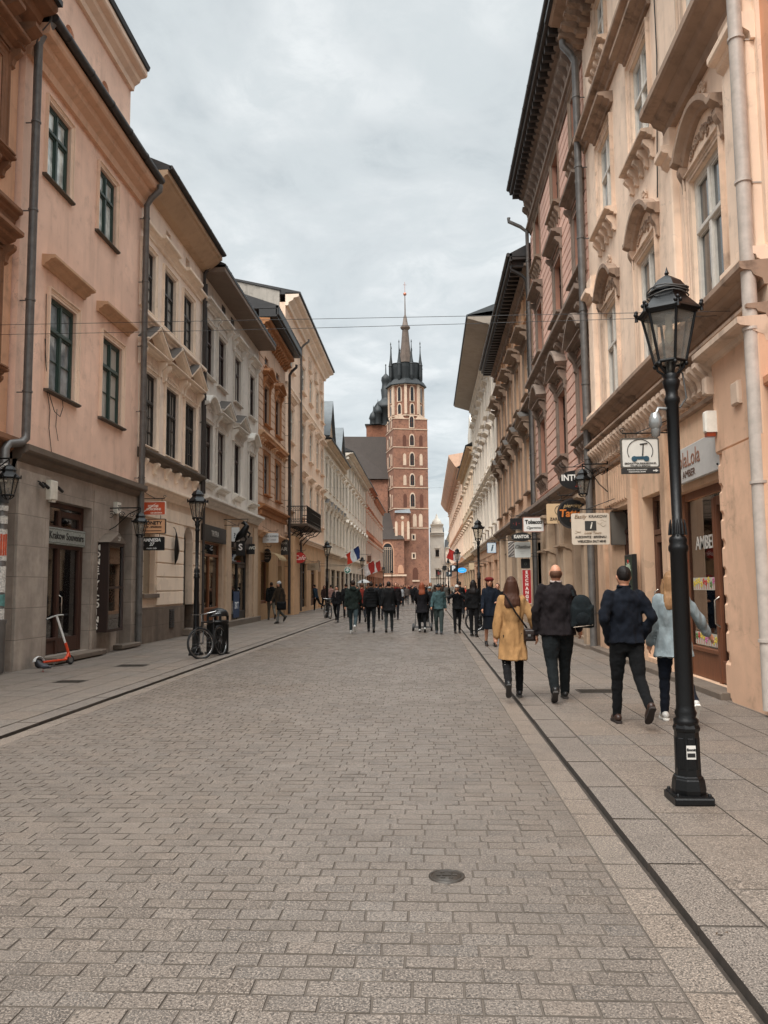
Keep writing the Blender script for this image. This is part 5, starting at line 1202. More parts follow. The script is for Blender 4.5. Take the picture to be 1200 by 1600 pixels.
# fascia sign
sg = thing('shop_sign', 'pale grey fascia sign lettered LolaLola Amber above the timber shop window on the right', 'sign', (4.25-.12, 12.35, 3.2), R_(-90))
mb = MB(); mb.bbox(-1.12, 1.12, -.02, .03, 0, .56, .012); mb.build('board', flat('bdb9b4', rough=.5, var=.06), sg)
lettering(sg, 'LolaLola', .36, flat('8a5f4a'), -.36, -.024, .35, sx=.98); lettering(sg, 'AMBER', .16, flat('5a4236'), -.3, -.024, .12, sx=1.2)
mb = MB()
for q in (-.95, .95):
    for zz in (.08, .48): mb.ball((q, -.025, zz), .018, 6, 4)
mb.build('bolt', DARK, sg)
sw = thing('window_lettering', 'pale AMBER letters on the shop window glass beneath the fascia sign', 'lettering', (4.25+.185, 13.0, 2.25), R_(-90))
lettering(sw, 'AMBER', .3, flat('c9c4bc'), 0, 0, 0, bold=.004)
for zz, lab in ((1.5, 'upper strip of coloured flower stickers on the amber shop window'), (.62, 'lower strip of coloured flower stickers on the amber shop window')):
    s = thing('sticker_strip', lab, 'sticker', (4.25+.185, 13.05, zz), R_(-90), 'flower sticker strips on the amber shop window'); mb = MB(); mb.box(-.62, .62, 0, .004, 0, .2); mb.build('strip', flat('b9b6a8'), s); mb = MB(); r = random.Random(int(zz*9))
    for k in range(11):
        cx, cz, c_ = -.55+k*.11, .08+r.uniform(0, .08), r.randrange(4)
        for q in range(5): mb.ball((cx+.035*math.cos(q*1.257), -.004, cz+.035*math.sin(q*1.257)), .022, 6, 4, c_, 1, .2, 1)
        mb.box(cx-.004, cx+.004, -.004, 0, .01, cz)
    mb.build('flower', [flat('b8322c'), flat('d9c14a'), flat('4f7a3c'), flat('c86a9a')], s)
ps = thing('poster_case', 'dark poster case with a green leaf and small print beside the second shop door', 'poster', (4.25-.14, 16.4, .95), R_(-90))
mb = MB(); mb.bbox(-.32, .32, -.06, .03, 0, 1.25, .015); mb.build('case', DARK, ps); mb = MB(); mb.box(-.27, .27, -.066, -.061, .05, 1.2); mb.build('sheet', flat('2f3a2c', var=.4, scale=6), ps)
mb = MB()
for k in range(7):
    a_ = R_(90-66+22*k); mb.poly([(0, .85), (.2*math.cos(a_)-.03*math.sin(a_), .85+.2*math.sin(a_)+.03*math.cos(a_)), (.3*math.cos(a_)*(.8+.2*(k == 3)), .85+.26*math.sin(a_)), (.2*math.cos(a_)+.03*math.sin(a_), .85+.2*math.sin(a_)-.03*math.cos(a_))], -.072, -.066)
mb.build('leaf_emblem', flat('aebba4'), ps)
mb = MB()
for k in range(9): mb.box(-.2, .2-(k % 3)*.06, -.071, -.067, .12+k*.07, .145+k*.07)
mb.build('small_print', flat('8fa387'), ps); mb = MB(); mb.ball((0, -.07, 1.1), .05, 8, 5, 0, 1, .2, 1); mb.build('red_dot', flat('b03028'), ps)

# ==== R2 pink banded house
pk = plaster('deb3a0', dirt=.3, mottled=.15); gs = plaster('8a786b', dirt=.65, mottled=.3); gs2 = plaster('94806f', dirt=.6, mottled=.25)
B = Bld('R', 'town_house', 'pink banded house with dark weathered stone hoods and a bracketed eave', 20.1, 30.6, 4.25, G2)
s_a = dict(key='R2a', frame=wood('4a3428'), glass=GLD, trim=gs, sur=1, sur_w=.2, rc=.25, tr=.66, head='swan', hz=.55, hx=.28, ho=.38, rise=.55, sill_cons=.4)
s_b = dict(key='R2b', frame=wood('4a3428'), glass=GLD, trim=gs, sur=1, sur_w=.18, rc=.25, tr=.66, head='cornice', hz=.35, hh=.25, hx=.3, ho=.36, hcons=1, sill_cons=.5, orn=(.18, .9, .3))
s_c = dict(key='R2c', frame=wood('4a3428'), glass=GLD, trim=gs2, sur=1, sur_w=.16, rc=.25, tr=.66, sill_cons=.4)
for Y in (21.15, 24.6, 28.7): B.win(Y, 5.5, 1.4, 2.05, s_a); B.win(Y, 9.9, 1.35, 1.9, s_b); B.win(Y, 13.4, 1.25, 1.8, s_c)
B.wall('wall', plaster('b5836e', dirt=.35), 4.0, 17.05); rustic(B, 4.55, 8.85, 14, pk, th=.03, gap=.03); rustic(B, 9.35, 15.2, 19, pk, th=.03, gap=.03)
B.cornice(8.9, 9.3, .4, gs, dent='console', step=.85, dh=.4); B.cornice(15.3, 15.6, .2, gs); B.cornice(4.0, 4.5, .45, gs)
B.cornice(16.3, 17.0, .45, gs, dent='console', step=.5, dh=.5); mb = MB(); mb.box(0, B.W, -.74, .1, 17.0, 17.1); mb.bbox(0, B.W, -.8, -.7, 16.97, 17.23, .02)
for k in range(28): mb.box((k+.3)*B.W/28, (k+.3)*B.W/28+.12, -.7, -.2, 16.75, 16.998)
B.part('eave', mb, wood('453c36')); B.roof(17.2, .82, 5, 2.5, ROOF); B.gutter(17.2, .84, PIPED)
shop(B, B.lx(23.0), B.lx(21.2), .2, 3.3, BRN, rec=.35, seed=41, mull=(.5,), door=0, inside='2a2420'); arch_door(B, 25.3, 1.5, .1, 3.5, gs2, wood('3a2c22'), rec=.5)
shop(B, B.lx(30.6), B.lx(28.4), .2, 3.2, DARK, rec=.3, seed=42, mull=(.5,), lit=2)
B.wall('ground_floor_wall', plaster('9d8670', dirt=.6, mottled=.25), 0, 4.0, y=-.05); pm = MB()
for Y in (20.6, 23.7, 24.3, 26.7, 27.9):
    x = B.lx(Y); pm.bbox(x-.22, x+.22, -.3, -.05, 0, 3.6, .03); pm.mould(x-.28, x+.28, CORN(2.6, 2.78, .42)); pm.mould(x-.28, x+.28, CORN(3.6, 3.9, .45))
B.part('pilaster', pm, plaster('ad957d', dirt=.5, mottled=.2)); mb = MB(); mb.bbox(0, B.W, -.4, 0, 0, .12, .02); B.part('step', mb, stoned)
body(B, 16.4, pk); B.pipe(30.5, .16, .1, 15.4, PIPE, .07, swan=.7)

# ==== R3 ochre house
B = Bld('R', 'town_house', 'ochre brown house with deep window canopies and a dark rafter eave', 30.6, 47.4, 4.25, G2)
oc = plaster('cba486', dirt=.4, mottled=.2)
s_a = dict(key='R3a', frame=STW, glass=GLD, trim=gs2, sur=1, sur_w=.16, rc=.2, head='pediment', hz=.4, hx=.3, ho=.45, rise=.4, sill_o=.2)
s_b = dict(key='R3b', frame=STW, glass=GL, trim=gs2, sur=1, sur_w=.16, rc=.2, head='cornice', hz=.35, hh=.25, hx=.35, ho=.55, hcons=1, sill_o=.2)
for k in range(5):
    Y = 32.9+k*3.2; B.win(Y, 5.4, 1.5, 2.3, s_a); B.win(Y, 9.4, 1.5, 2.1, s_b); B.win(Y, 12.6, 1.1, 1.1, dict(key='R3c', frame=STW, glass=GL, trim=ochre2, sur=1, tr=.5))
B.wall('wall', oc, 4.3, 14.2); B.cornice(8.6, 8.9, .3, gs); B.cornice(4.2, 4.6, .35, gs); B.cornice(13.9, 14.2, .3, gs, dent='dentil', step=.4)
mb = MB(); mb.box(0, B.W, -.8, .1, 14.35, 14.45)
for k in range(36): mb.box((k+.3)*B.W/36, (k+.3)*B.W/36+.14, -.75, 0, 14.12, 14.35)
mb.bbox(0, B.W, -.85, -.75, 14.3, 14.6, .02); B.part('eave', mb, wood('38302b')); B.roof(14.6, .85, 5, 3.0, ROOF); B.gutter(14.55, .9, PIPED)
for k, Y in enumerate((32.6, 37, 41.5, 45)): shop(B, B.lx(Y+2.2), B.lx(Y), .2, 3.3, [DARK, BRN][k % 2], seed=50+k, mull=(.5,), rec=.25, lit=[0, 3, 0, 2][k])
B.wall('ground_floor_wall', plaster('a08a74', dirt=.5), 0, 4.3, y=-.03); body(B, 14.2, oc); B.pipe(30.9, .16, .1, 13.6, PIPED, .07, swan=.6)
pm = MB()
for Y in (31.9, 36.0, 40.5, 44.2): pm.bbox(B.lx(Y)-.2, B.lx(Y)+.2, -.25, 0, 0, 4.1, .03)
B.part('pilaster', pm, plaster('b59e86', dirt=.5))

# ==== R4 pale house with broad soffit
B = Bld('R', 'town_house', 'pale grey white house with a very broad plain soffit', 47.4, 71.5, 4.25, G2)
pw = plaster('dbd2c8', dirt=.3)
s_a = dict(key='R4a', frame=WFD, glass=GLD, trim=wh2, sur=1, sur_w=.16, rc=.22, head='cornice', hz=.35, hx=.25, ho=.35, sill_o=.25)
for k in range(8):
    Y = 48.9+k*3.0
    for z, h in ((5.4, 2.3), (9.3, 2.2), (13.2, 1.9)): B.win(Y, z, 1.15, h, s_a)
    B.win(Y, 16.1, .8, .6, dict(key='R4q', frame=WFD, glass=GLD, trim=wh2, tr=.5))
pm = MB()
for k in range(9): pm.bbox(.1+k*2.96, .45+k*2.96, -.1, 0, 4.6, 8.5, .02); 
B.part('pilaster', pm, wh2)
B.wall('wall', pw, 4.4, 17.3); B.cornice(8.5, 8.8, .4, wh2); B.cornice(4.2, 4.6, .4, wh); B.cornice(16.9, 17.3, .3, wh2, dent='dentil', step=.4)
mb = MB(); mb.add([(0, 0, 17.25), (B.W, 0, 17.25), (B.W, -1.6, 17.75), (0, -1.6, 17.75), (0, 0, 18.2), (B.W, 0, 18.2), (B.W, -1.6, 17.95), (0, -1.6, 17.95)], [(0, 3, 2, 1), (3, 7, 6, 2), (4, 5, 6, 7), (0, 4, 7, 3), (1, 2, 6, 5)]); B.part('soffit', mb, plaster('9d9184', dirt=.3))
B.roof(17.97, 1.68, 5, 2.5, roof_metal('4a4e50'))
for k in range(5): shop(B, B.lx(48.2+k*4.7+2.8), B.lx(48.2+k*4.7), .2, 3.2, [wood('3a3e3a'), BRN][k % 2], seed=60+k, mull=(.5,), rec=.25)
B.wall('ground_floor_wall', plaster('c9a183', dirt=.4), 0, 4.4, y=-.03); rustic(B, .5, 4.1, 7, plaster('d2ab8c', dirt=.3), y=-.03, th=.04); body(B, 17.3, pw)
s8 = [dict(key='s8', frame=WFD, glass=GLD, trim=cream2, sur=1, rc=.2, head='cornice', hz=.3, ho=.3)]
B = simple('R', 'small cream house with a stepped gable beyond the broad soffit', 71.5, 94, 4.25, 14.2, plaster('d9c2a4', dirt=.3), plaster('c9ab8a', dirt=.4), [(5.2, 1.2, 2.2), (9.3, 1.2, 2.2)], s8, 6, group=G2, seed=5, shops=4)
mb = MB(); mb.poly([(16, 14.2), (B.W, 14.2), (B.W, 16.3), (20.5, 16.8), (19.6, 17.6), (18.4, 17.6), (17.4, 16.6), (16, 16.2)], -.1, 3); B.part('gable', mb, wh2)
B = simple('R', 'peach house with a coved overhanging eave far down the right side', 94, 150, 4.25, 15.6, plaster('d79f7a', dirt=.3), plaster('c9a183', dirt=.4), [(5.2, 1.3, 2.2), (9.0, 1.3, 2.2), (12.3, 1.2, 1.7)], s8, 15, group=G2, seed=6, shops=9, out=.5)
mb = MB(); mb.mould(0, B.W, [(0, 15.2), (.3, 15.3), (.8, 15.7), (1.4, 16.6), (1.55, 16.9), (1.55, 17.05), (-2, 17.6), (-2, 15.2)]); B.part('coved_eave', mb, plaster('d9b196', dirt=.3))
mb = MB(); mb.box(16, 17.2, 1.5, 3, 17, 19.4); mb.box(15.8, 17.4, 1.4, 3.1, 19.4, 19.6); B.part('chimney', mb, plaster('8d8478', dirt=.5))
# houses on the far side of the square
def far_house(label, x0, x1, Y, zt, m_, n, fl, tower=0, cat='building'):
    t = thing('town_house', label, cat, (x0, Y, 0), 0, 'pale houses on the far side of the square'); W = x1-x0; ops = []; g = MB(); tr = MB()
    for i in range(n):
        for j in range(fl):
            a = (i+.5)*W/n; z = 4.4+j*(zt-5)/fl; ops.append((a-.55, a+.55, z, z+2.1, .3)); g.box(a-.56, a+.56, .25, .3, z, z+2.1); tr.mould(a-.8, a+.8, CORN(z+2.3, z+2.55, .3)); tr.mould(a-.7, a+.7, CORN(z-.2, z, .2))
    wall_mb = wall_mesh(0, W, 0, zt, ops, 0, .3, 12); wall_mb.build('wall', m_, t); g.build('window', GLD, t); tr.mould(0, W, CORN(zt-.5, zt, .7)); tr.mould(0, W, CORN(3.8, 4.1, .3)); tr.build('cornice', wh2, t)
    r_ = MB(); r_.add([(0, -.7, zt), (W, -.7, zt), (W, 5, zt+2.5), (0, 5, zt+2.5), (0, 12, zt), (W, 12, zt)], [(0, 1, 2, 3), (3, 2, 5, 4), (0, 3, 4), (1, 5, 2)]); r_.build('roof', ROOF, t); return t
t = far_house('narrow white baroque church front with scrolled top seen past the brick tower', .9, 5.2, 240, 17, wh2, 1, 2)
mb = MB(); mb.mould(0, 4.3, CORN(16.8, 17.6, .9)); mb.box(.4, 3.9, 0, 3, 17.6, 19.6); mb.mould(.2, 4.1, CORN(19.4, 20.2, .8)); mb.lathe([(1.4, 0), (1.5, .5), (1.1, 1.3), (.5, 1.8), (.3, 2.6), (.05, 3.2)], 12, (2.15, 1.5, 20.2)); mb.build('turret', wh2, t)
far_house('cream town house right of the white church front', 5.4, 16, 236, 13, cream, 5, 2)
far_house('beige town house closing the far end of the square', -9, .7, 290, 15, plaster('cbbfae', dirt=.3), 4, 3)
far_house('grey town house behind the crowd left of the brick church', -60, -28, 250, 14, grey, 12, 3)
B = simple('R', 'cream corner house where the street meets the square', 150, 205, 5.6, 13.5, plaster('dcc8ac', dirt=.3), wh, [(5.2, 1.3, 2.2), (9.3, 1.3, 2.0)], s8, 14, group=G2, seed=7, shops=8)
# ---------------------------------------------------------------- brick church
CH_Y = 220.0; K = CH_Y/F_PX
bk = brickwork('946954', '755243'); wt = plaster('c9b19b', dirt=.45); cop = roof_metal('23282a'); slate = plaster('3a322d', dirt=.4, stain='1e1a18'); wind = flat('17181a', rough=.3)
ch = thing('brick_church', 'red brick gothic church with a crowned dark spire closing the street', 'church', (-5.4, CH_Y, 0))
def cz(py, D=3.0): return onY(636, py, CH_Y+D).z
def cx(px): return (px-668)*K+5.4
def lancet(mb, x, z0, z1, w, y0, y1, n=6):
    """pointed arch outline filled"""
    h = w*.95; pts = [(x-w/2, z0), (x+w/2, z0)]
    for k in range(n+1):
        a = k/n; pts.append((x+w/2*math.cos(a*math.pi/2)**.8 if k < n else x, z1-h+h*math.sin(a*math.pi/2)))
    for k in range(n-1, -1, -1):
        a = k/n; pts.append((x-w/2*math.cos(a*math.pi/2)**.8, z1-h+h*math.sin(a*math.pi/2)))
    mb.poly(pts, y0, y1)
AT = R_(14.5); HW = 4.9; sq = thing('tower', None, None); sq.parent = ch; sq.rotation_euler = (0, 0, AT); sq.location = (0, HW+.8, 0)
mb = MB(); ztop = cz(657); levels = [cz(p) for p in (673, 701, 733.5, 763.5, 796, 826)]
mb.box(-HW, HW, -HW, HW, 0, ztop); 
sqb = mb.build('tower_wall', bk, sq)
mb = MB()
for z in levels+[ztop]:
    for r_ in (0, 1): pass
    mb.box(-HW-.14, HW+.14, -HW-.14, HW+.14, z-.1, z+.1)
for s in (-1, 1):      # white corner caps below the octagon
    mb.poly([(s*HW, ztop), (s*(HW-3.4), ztop), (s*(HW-2.2), ztop+1.5)], -HW, -HW+1.4)
mb.build('string_course', wt, sq)
# windows: front face, and the narrow left face by rotation
fw_, fg, fb = MB(), MB(), MB()
stg = [(cz(672), cz(651)), (cz(700), cz(680)), (cz(731), cz(708)), (cz(762), cz(741)), (cz(795), cz(771))]
for i, (z0, z1) in enumerate(stg):
    xc = .35
    lancet(fw_, xc, z0+.1, z1, 1.55, -HW-.12, -HW+.1); lancet(fg, xc, z0+.4, z1-.4, 1.1, -HW-.16, -HW)
    fb.box(xc-.05, xc+.05, -HW-.2, -HW-.15, z0+.5, z1-.8); fb.box(xc-.4, xc+.4, -HW-.2, -HW-.15, z0+1.6, z0+1.7)
    for s in (-2.1, 2.6):
        if i in (2, 3): lancet(fw_, xc+s, z0+.4, z1-.5, .85, -HW-.08, -HW+.1)
        elif i != 0: lancet(fb, xc+s, z0+.2, z1-.4, 1.0, -HW-.05, -HW+.1)
for s in (.9, 2.6): lancet(fw_, s, cz(824), cz(804), 1.1, -HW-.08, -HW+.1)
for py in (840, 869): fw_.box(-.1, 1.1, -HW-.12, -HW+.1, cz(py+5), cz(py-5)); fg.box(.25, .75, -HW-.16, -HW, cz(py+3), cz(py-3))
lancet(fb, .9, cz(907), cz(887), 1.5, -HW-.1, -HW); fw_.box(0, 2.0, -HW-.3, -HW, cz(909), cz(906.5))
rot = Matrix.Rotation(R_(-90), 4, 'Z'); l1, l2 = MB(), MB()
for i, (z0, z1) in enumerate(stg): lancet(l1, 0, z0+.1, z1, 1.5, -HW-.12, -HW+.1); lancet(l2, 0, z0+.5, z1-.55, 1.0, -HW-.16, -HW); lancet(l1, -2.7, z0+.4, z1-.5, .8, -HW-.08, -HW+.1); lancet(l1, 2.7, z0+.4, z1-.5, .8, -HW-.08, -HW+.1)
fw_.merge(l1, rot); fg.merge(l2, rot)
fw_.build('window_surround', wt, sq); fg.build('window', wind, sq); fb.build('blind_niche', plaster('5c382b', dirt=.3), sq)
# octagon
OZ0, OZ1 = ztop-.5, cz(606, 5.7); r8 = 4.95; ph = R_(-14.5)
mb = MB(); mb.lathe([(r8, OZ0), (r8, OZ1)], 8, (0, 0, 0), 0, False, ph); oc8 = mb.build('octagon_wall', bk, sq)
rb, rw, rd = MB(), MB(), MB(); ap = 4.95*math.cos(math.pi/8)
for k in range(8):
    a = ph+math.pi*2*k/8; M = Matrix.Rotation(a, 4, 'Z'); e = MB(); e.box(r8-.35, r8+.28, -.38, .38, OZ0+2, OZ1); rb.merge(e, M)
    M = Matrix.Rotation(a+math.pi/8+math.pi/2, 4, 'Z'); e, d = MB(), MB()
    for z0, z1 in ((OZ0+1.9, OZ0+5.2), (OZ0+5.6, OZ1-.5)):
        lancet(e, 0, z0, z1, 1.5, -ap-.12, -ap+.1); lancet(d, 0, z0+.2, z1-.35, .85, -ap-.16, -ap)
    rw.merge(e, M); rd.merge(d, M)
for z in (OZ0+1.6, OZ1-.1): rb.lathe([(r8+.25, z-.15), (r8+.25, z+.15)], 8, (0, 0, 0), 0, False, ph)
rb.build('rib', wt, oc8); rw.build('window_surround', wt, oc8); rd.build('window', wind, oc8)
# crown and spire
C = MB(); z = OZ1
C.lathe([(5.9, z-.1), (5.9, z+.1), (5.2, z+1.2), (4.55, z+1.8)], 8, (0, 0, 0), 0, False, ph); C.lathe([(4.3, z+1.5), (4.5, z+3.5), (4.7, z+5.2), (4.7, cz(573, 5.7)), (4.9, cz(573, 5.7)+.2)], 8, (0, 0, 0), 0, False, ph)
C.build('crown', cop, sq); z2 = cz(573, 5.7)
S = MB(); S.lathe([(2.1, z2-.5), (1.75, z2+2), (1.25, z2+6.5), (.85, cz(514, 5.7))], 8, (0, 0, 0), 0, False, ph)
S.lathe([(.85, cz(516, 5.7)), (1.45, cz(513, 5.7)), (1.45, cz(511, 5.7)), (.9, cz(509, 5.7)), (.45, cz(495, 5.7)), (.2, cz(492, 5.7)), (.12, cz(463, 5.7)), (.05, cz(461, 5.7))], 8)
S.build('spire', roof_metal('6b5a4e'), sq); mb = MB(); mb.ball((0, 0, cz(459.5, 5.7)), .5, 10, 8); mb.tube([(0, 0, cz(459, 5.7)), (0, 0, cz(441, 5.7))], .06, 5); mb.tube([(-.5, 0, cz(445, 5.7)), (.5, 0, cz(445, 5.7))], .05, 5); mb.build('finial', flat('b5735a', rough=.4, metallic=.3), sq)
T = MB()
for k in range(8):
    for (rr, a0, h, w_) in ((4.55, ph+math.pi/8, cz(537, 5.7)-z2, .62),):
        if True:
            a = a0+2*math.pi*k/8; c = (rr*math.cos(a), rr*math.sin(a), z2-4.8); T.lathe([(.35, 0), (w_, 1.2), (w_, 4.3), (w_+.12, 4.5), (w_, 4.7), (.36, 6.2), (.16, 8.2), (.08, 4.8+h*.85), (.18, 4.8+h*.9), (.03, 4.8+h)], 8, c, 0, False)
T.build('turret', cop, sq)
# lower tower behind to the left with its lead domes
T2 = thing('lower_tower', None, None); T2.parent = ch; T2.location = (onY(597, 670, CH_Y+22).x+6.7, 22, 0); sc = (CH_Y+22)/CH_Y
def z_(py): return onY(597, py, CH_Y+22).z
hw = 19*K*sc
mb = MB(); mb.box(-hw-2.2, hw, -hw, hw, 0, z_(667)); mb.build('tower_wall', brickwork('8c5d46', '744a37'), T2)
mb = MB()
mb.box(-hw-2.6, hw+.3, -hw-.4, hw+.4, z_(668), z_(666)); mb.lathe([(3.7, z_(666)), (3.55, z_(641)), (3.9, z_(640)), (3.8, z_(636)), (3.0, z_(630)), (1.7, z_(626)), (1.5, z_(624)), (1.35, z_(622)), (1.6, z_(609)), (1.35, z_(607)), (1.2, z_(601)), (1.25, z_(598)), (1.45, z_(595)), (1.35, z_(590)), (.6, z_(586)), (.2, z_(584)), (.12, z_(572)), (.25, z_(570.5)), (.02, z_(569))], 12)
for (dx_, dy_, p0) in ((-30*K+1.6, -hw, 0), (-13*K, -hw-.2, -9), (10*K, -hw, 0)):
    def q_(py): return z_(py+p0)
    mb.lathe([(1.15, z_(667)), (1.1, q_(660)), (1.4, q_(658)), (1.2, q_(654)), (.9, q_(650)), (.3, q_(647)), (.12, q_(644)), (.1, q_(640)), (.02, q_(637))], 10, (dx_, dy_, 0))
mb.build('dome', cop, T2)
# nave and chapel
mb = MB(); Yn = 6.0
zr, ze = onY(570, 681, CH_Y+15).z, onY(570, 749, CH_Y+6).z; P = [(cx(528)*1.06, zr+.3), (cx(601), zr-.4), (cx(612), ze), (cx(500), ze+.5)]
mb.add([(P[0][0], 17, P[0][1]), (P[1][0], 15, P[1][1]), (P[2][0], 6, P[2][1]), (P[3][0]-3, 6, P[3][1]), (P[0][0]-14, 17, P[0][1]), (P[3][0]-16, 6, P[3][1]), (P[0][0]-14, 18, P[3][1]), (P[1][0], 18, P[2][1])], [(0, 3, 2, 1), (4, 5, 3, 0), (4, 0, 1, 7, 6)]); mb.build('nave_roof', slate, ch)
mb = MB(); mb.box(P[3][0]-16, cx(609), 7, 17.5, 0, ze-.05); mb.build('nave_wall', bk, ch)
mb = MB()
for k in range(6): mb.box(cx(603)-k*6-.5, cx(603)-k*6+.5, 5.8, 7, 0, ze-1.5); 
mb.build('buttress', bk, ch)
mb = MB(); x0, x1 = cx(560), cx(632.5); mb.box(x0, x1, -1.5, 7, 0, cz(844)); mb.build('chapel_wall', bk, ch)
mb = MB(); mb.add([(x0, -1.9, cz(844)), (x1+.1, -1.9, cz(844)), (cx(612), 5, cz(800)), (x0, 5, cz(800)), (x1, 7, cz(844))], [(0, 1, 2, 3), (1, 4, 2)]); mb.build('chapel_roof', slate, ch)
a, b, c = MB(), MB(), MB(); xw = cx(607); lancet(a, xw, cz(897), cz(848), 3.6, -1.62, -1.4); lancet(b, xw, cz(896), cz(850), 2.9, -1.68, -1.5)
for k in range(-2, 3): c.box(xw+k*.5-.04, xw+k*.5+.04, -1.74, -1.66, cz(896), cz(856))
for k in range(4): c.tube([(xw-.75+.5*k+.25*math.cos(t*.5), -1.7, cz(858)+.25*math.sin(t*.5)) for t in range(14)], .05, 4)
c.box(cx(598), cx(636), -1.9, -1.5, cz(900.5), cz(898)); lancet(a, cx(627), cz(896), cz(883), 1.6, -1.6, -1.4)
a.build('window_surround', plaster('b98d72', dirt=.3), ch); b.build('window', wind, ch); c.build('tracery', wt, ch)
# small porch turret with its metal roof
mb = MB(); x0, x1 = cx(620), cx(641); mb.box(x0, x1, -.9, 2.5, cz(846), cz(803)); mb.build('turret_wall', bk, ch)
mb = MB(); mb.add([(x0-.3, -1.4, cz(803)), (x1+.5, -1.4, cz(804)), (x1-.3, 2.6, cz(790)), (x0-.3, 2.6, cz(790))], [(0, 1, 2, 3)]); mb.build('turret_roof', roof_metal('7f8488'), ch)
mb = MB()
for x in (x0+.1, (x0+x1)/2, x1-.3): lancet(mb, x, cz(844), cz(816), .7, -1.05, -.85)
mb.ball(((x0+x1)/2, -.95, cz(811)), .5, 10, 6, 0, 1, .2, 1); mb.build('blind_tracery', wt, ch)
# ---------------------------------------------------------------- street lamps
BLK = flat('080809', rough=.42, metallic=0, var=.35, scale=10, bump=.15, spec=.35)
@cached
def lantern_glass():
    t = NT('lantern_glass'); o = t.n['Material Output']; tr = t.node('ShaderNodeBsdfTransparent'); tr.inputs['Color'].default_value = (.86, .82, .76, 1)
    n = t.noise(t.pos(), 9, 4); mx = t.node('ShaderNodeMixShader'); t.link(t.ramp(n, .35, .75, (.12,)*3, (.42,)*3), mx.inputs[0])
    t.b.inputs['Base Color'].default_value = (.5, .47, .42, 1); t.b.inputs['Roughness'].default_value = .2
    t.link(tr.outputs[0], mx.inputs[1]); t.link(t.b.outputs[0], mx.inputs[2]); t.link(mx.outputs[0], o.inputs['Surface']); return t.m
def lantern_parts(root, z, s=1.0, n=6, ph=math.pi/6):
    """hexagonal street lantern whose glass starts at height z"""
    f = MB(); b, t, h = .125*s, .215*s, .39*s
    def P(r, k, zz): a = ph+2*math.pi*k/n; return (r*math.cos(a), r*math.sin(a), zz)
    for k in range(n):
        f.tube([P(b, k, z), P(t, k, z+h)], .012*s, 6); f.tube([P(b, k, z), P(b, k+1, z)], .013*s, 6); f.tube([P(t, k, z+h), P(t, k+1, z+h)], .018*s, 6)
        f.tube([P(b*.9, k, z), P(b*.85, k, z-.05*s), P(.045*s, k, z-.1*s)], .011*s, 6)
        f.ball(P(b*1.0, k, z-.02*s), .02*s, 6, 4)
    f.build('lantern_frame', BLK, root)
    g = MB()
    for k in range(n): g.add([P(b*.97, k, z), P(b*.97, k+1, z), P(t*.97, k+1, z+h), P(t*.97, k, z+h)], [(0, 1, 2, 3)])
    g.add([P(b*.97, k, z) for k in range(n)], [tuple(range(n))]); g.build('lantern_glass', lantern_glass(), root)
    r = MB(); r.lathe([(t*1.12, z+h), (t*1.2, z+h+.015*s), (t*1.12, z+h+.04*s), (t*.72, z+h+.13*s), (t*.68, z+h+.15*s), (t*.68, z+h+.175*s)], n, (0, 0, 0), 0, False, ph)
    r.lathe([(t*.62, z+h+.17*s), (t*.76, z+h+.18*s), (t*.74, z+h+.2*s), (t*.5, z+h+.27*s), (.012*s, z+h+.33*s), (.02*s, z+h+.345*s), (.012*s, z+h+.36*s), (.001, z+h+.4*s)], n, (0, 0, 0), 0, False, ph)
    for k in range(n):
        p = Vector(P(t*1.22, k, z+h+.02*s)); d = Vector((p.x, p.y, 0)).normalized(); u = Vector((-d.y, d.x, 0))
        for q in (-1, 0, 1): r.ball(p+u*q*.02*s+Vector((0, 0, (.045 if q == 0 else .02)*s)), .018*s, 6, 4)
        r.tube([p-Vector((0, 0, .03*s)), p+Vector((0, 0, .05*s))], [.016*s, .008*s], 5)
    r.build('lantern_roof', BLK, root)
    m_ = MB(); m_.lathe([(.03*s, z+h-.1*s), (.03*s, z+h), (.001, z+h+.01)], 8); m_.lathe([(.001, z+h-.24*s), (.035*s, z+h-.2*s), (.04*s, z+h-.14*s), (.025*s, z+h-.1*s)], 10); m_.build('bulb', flat('b8b2a4', rough=.2), root)
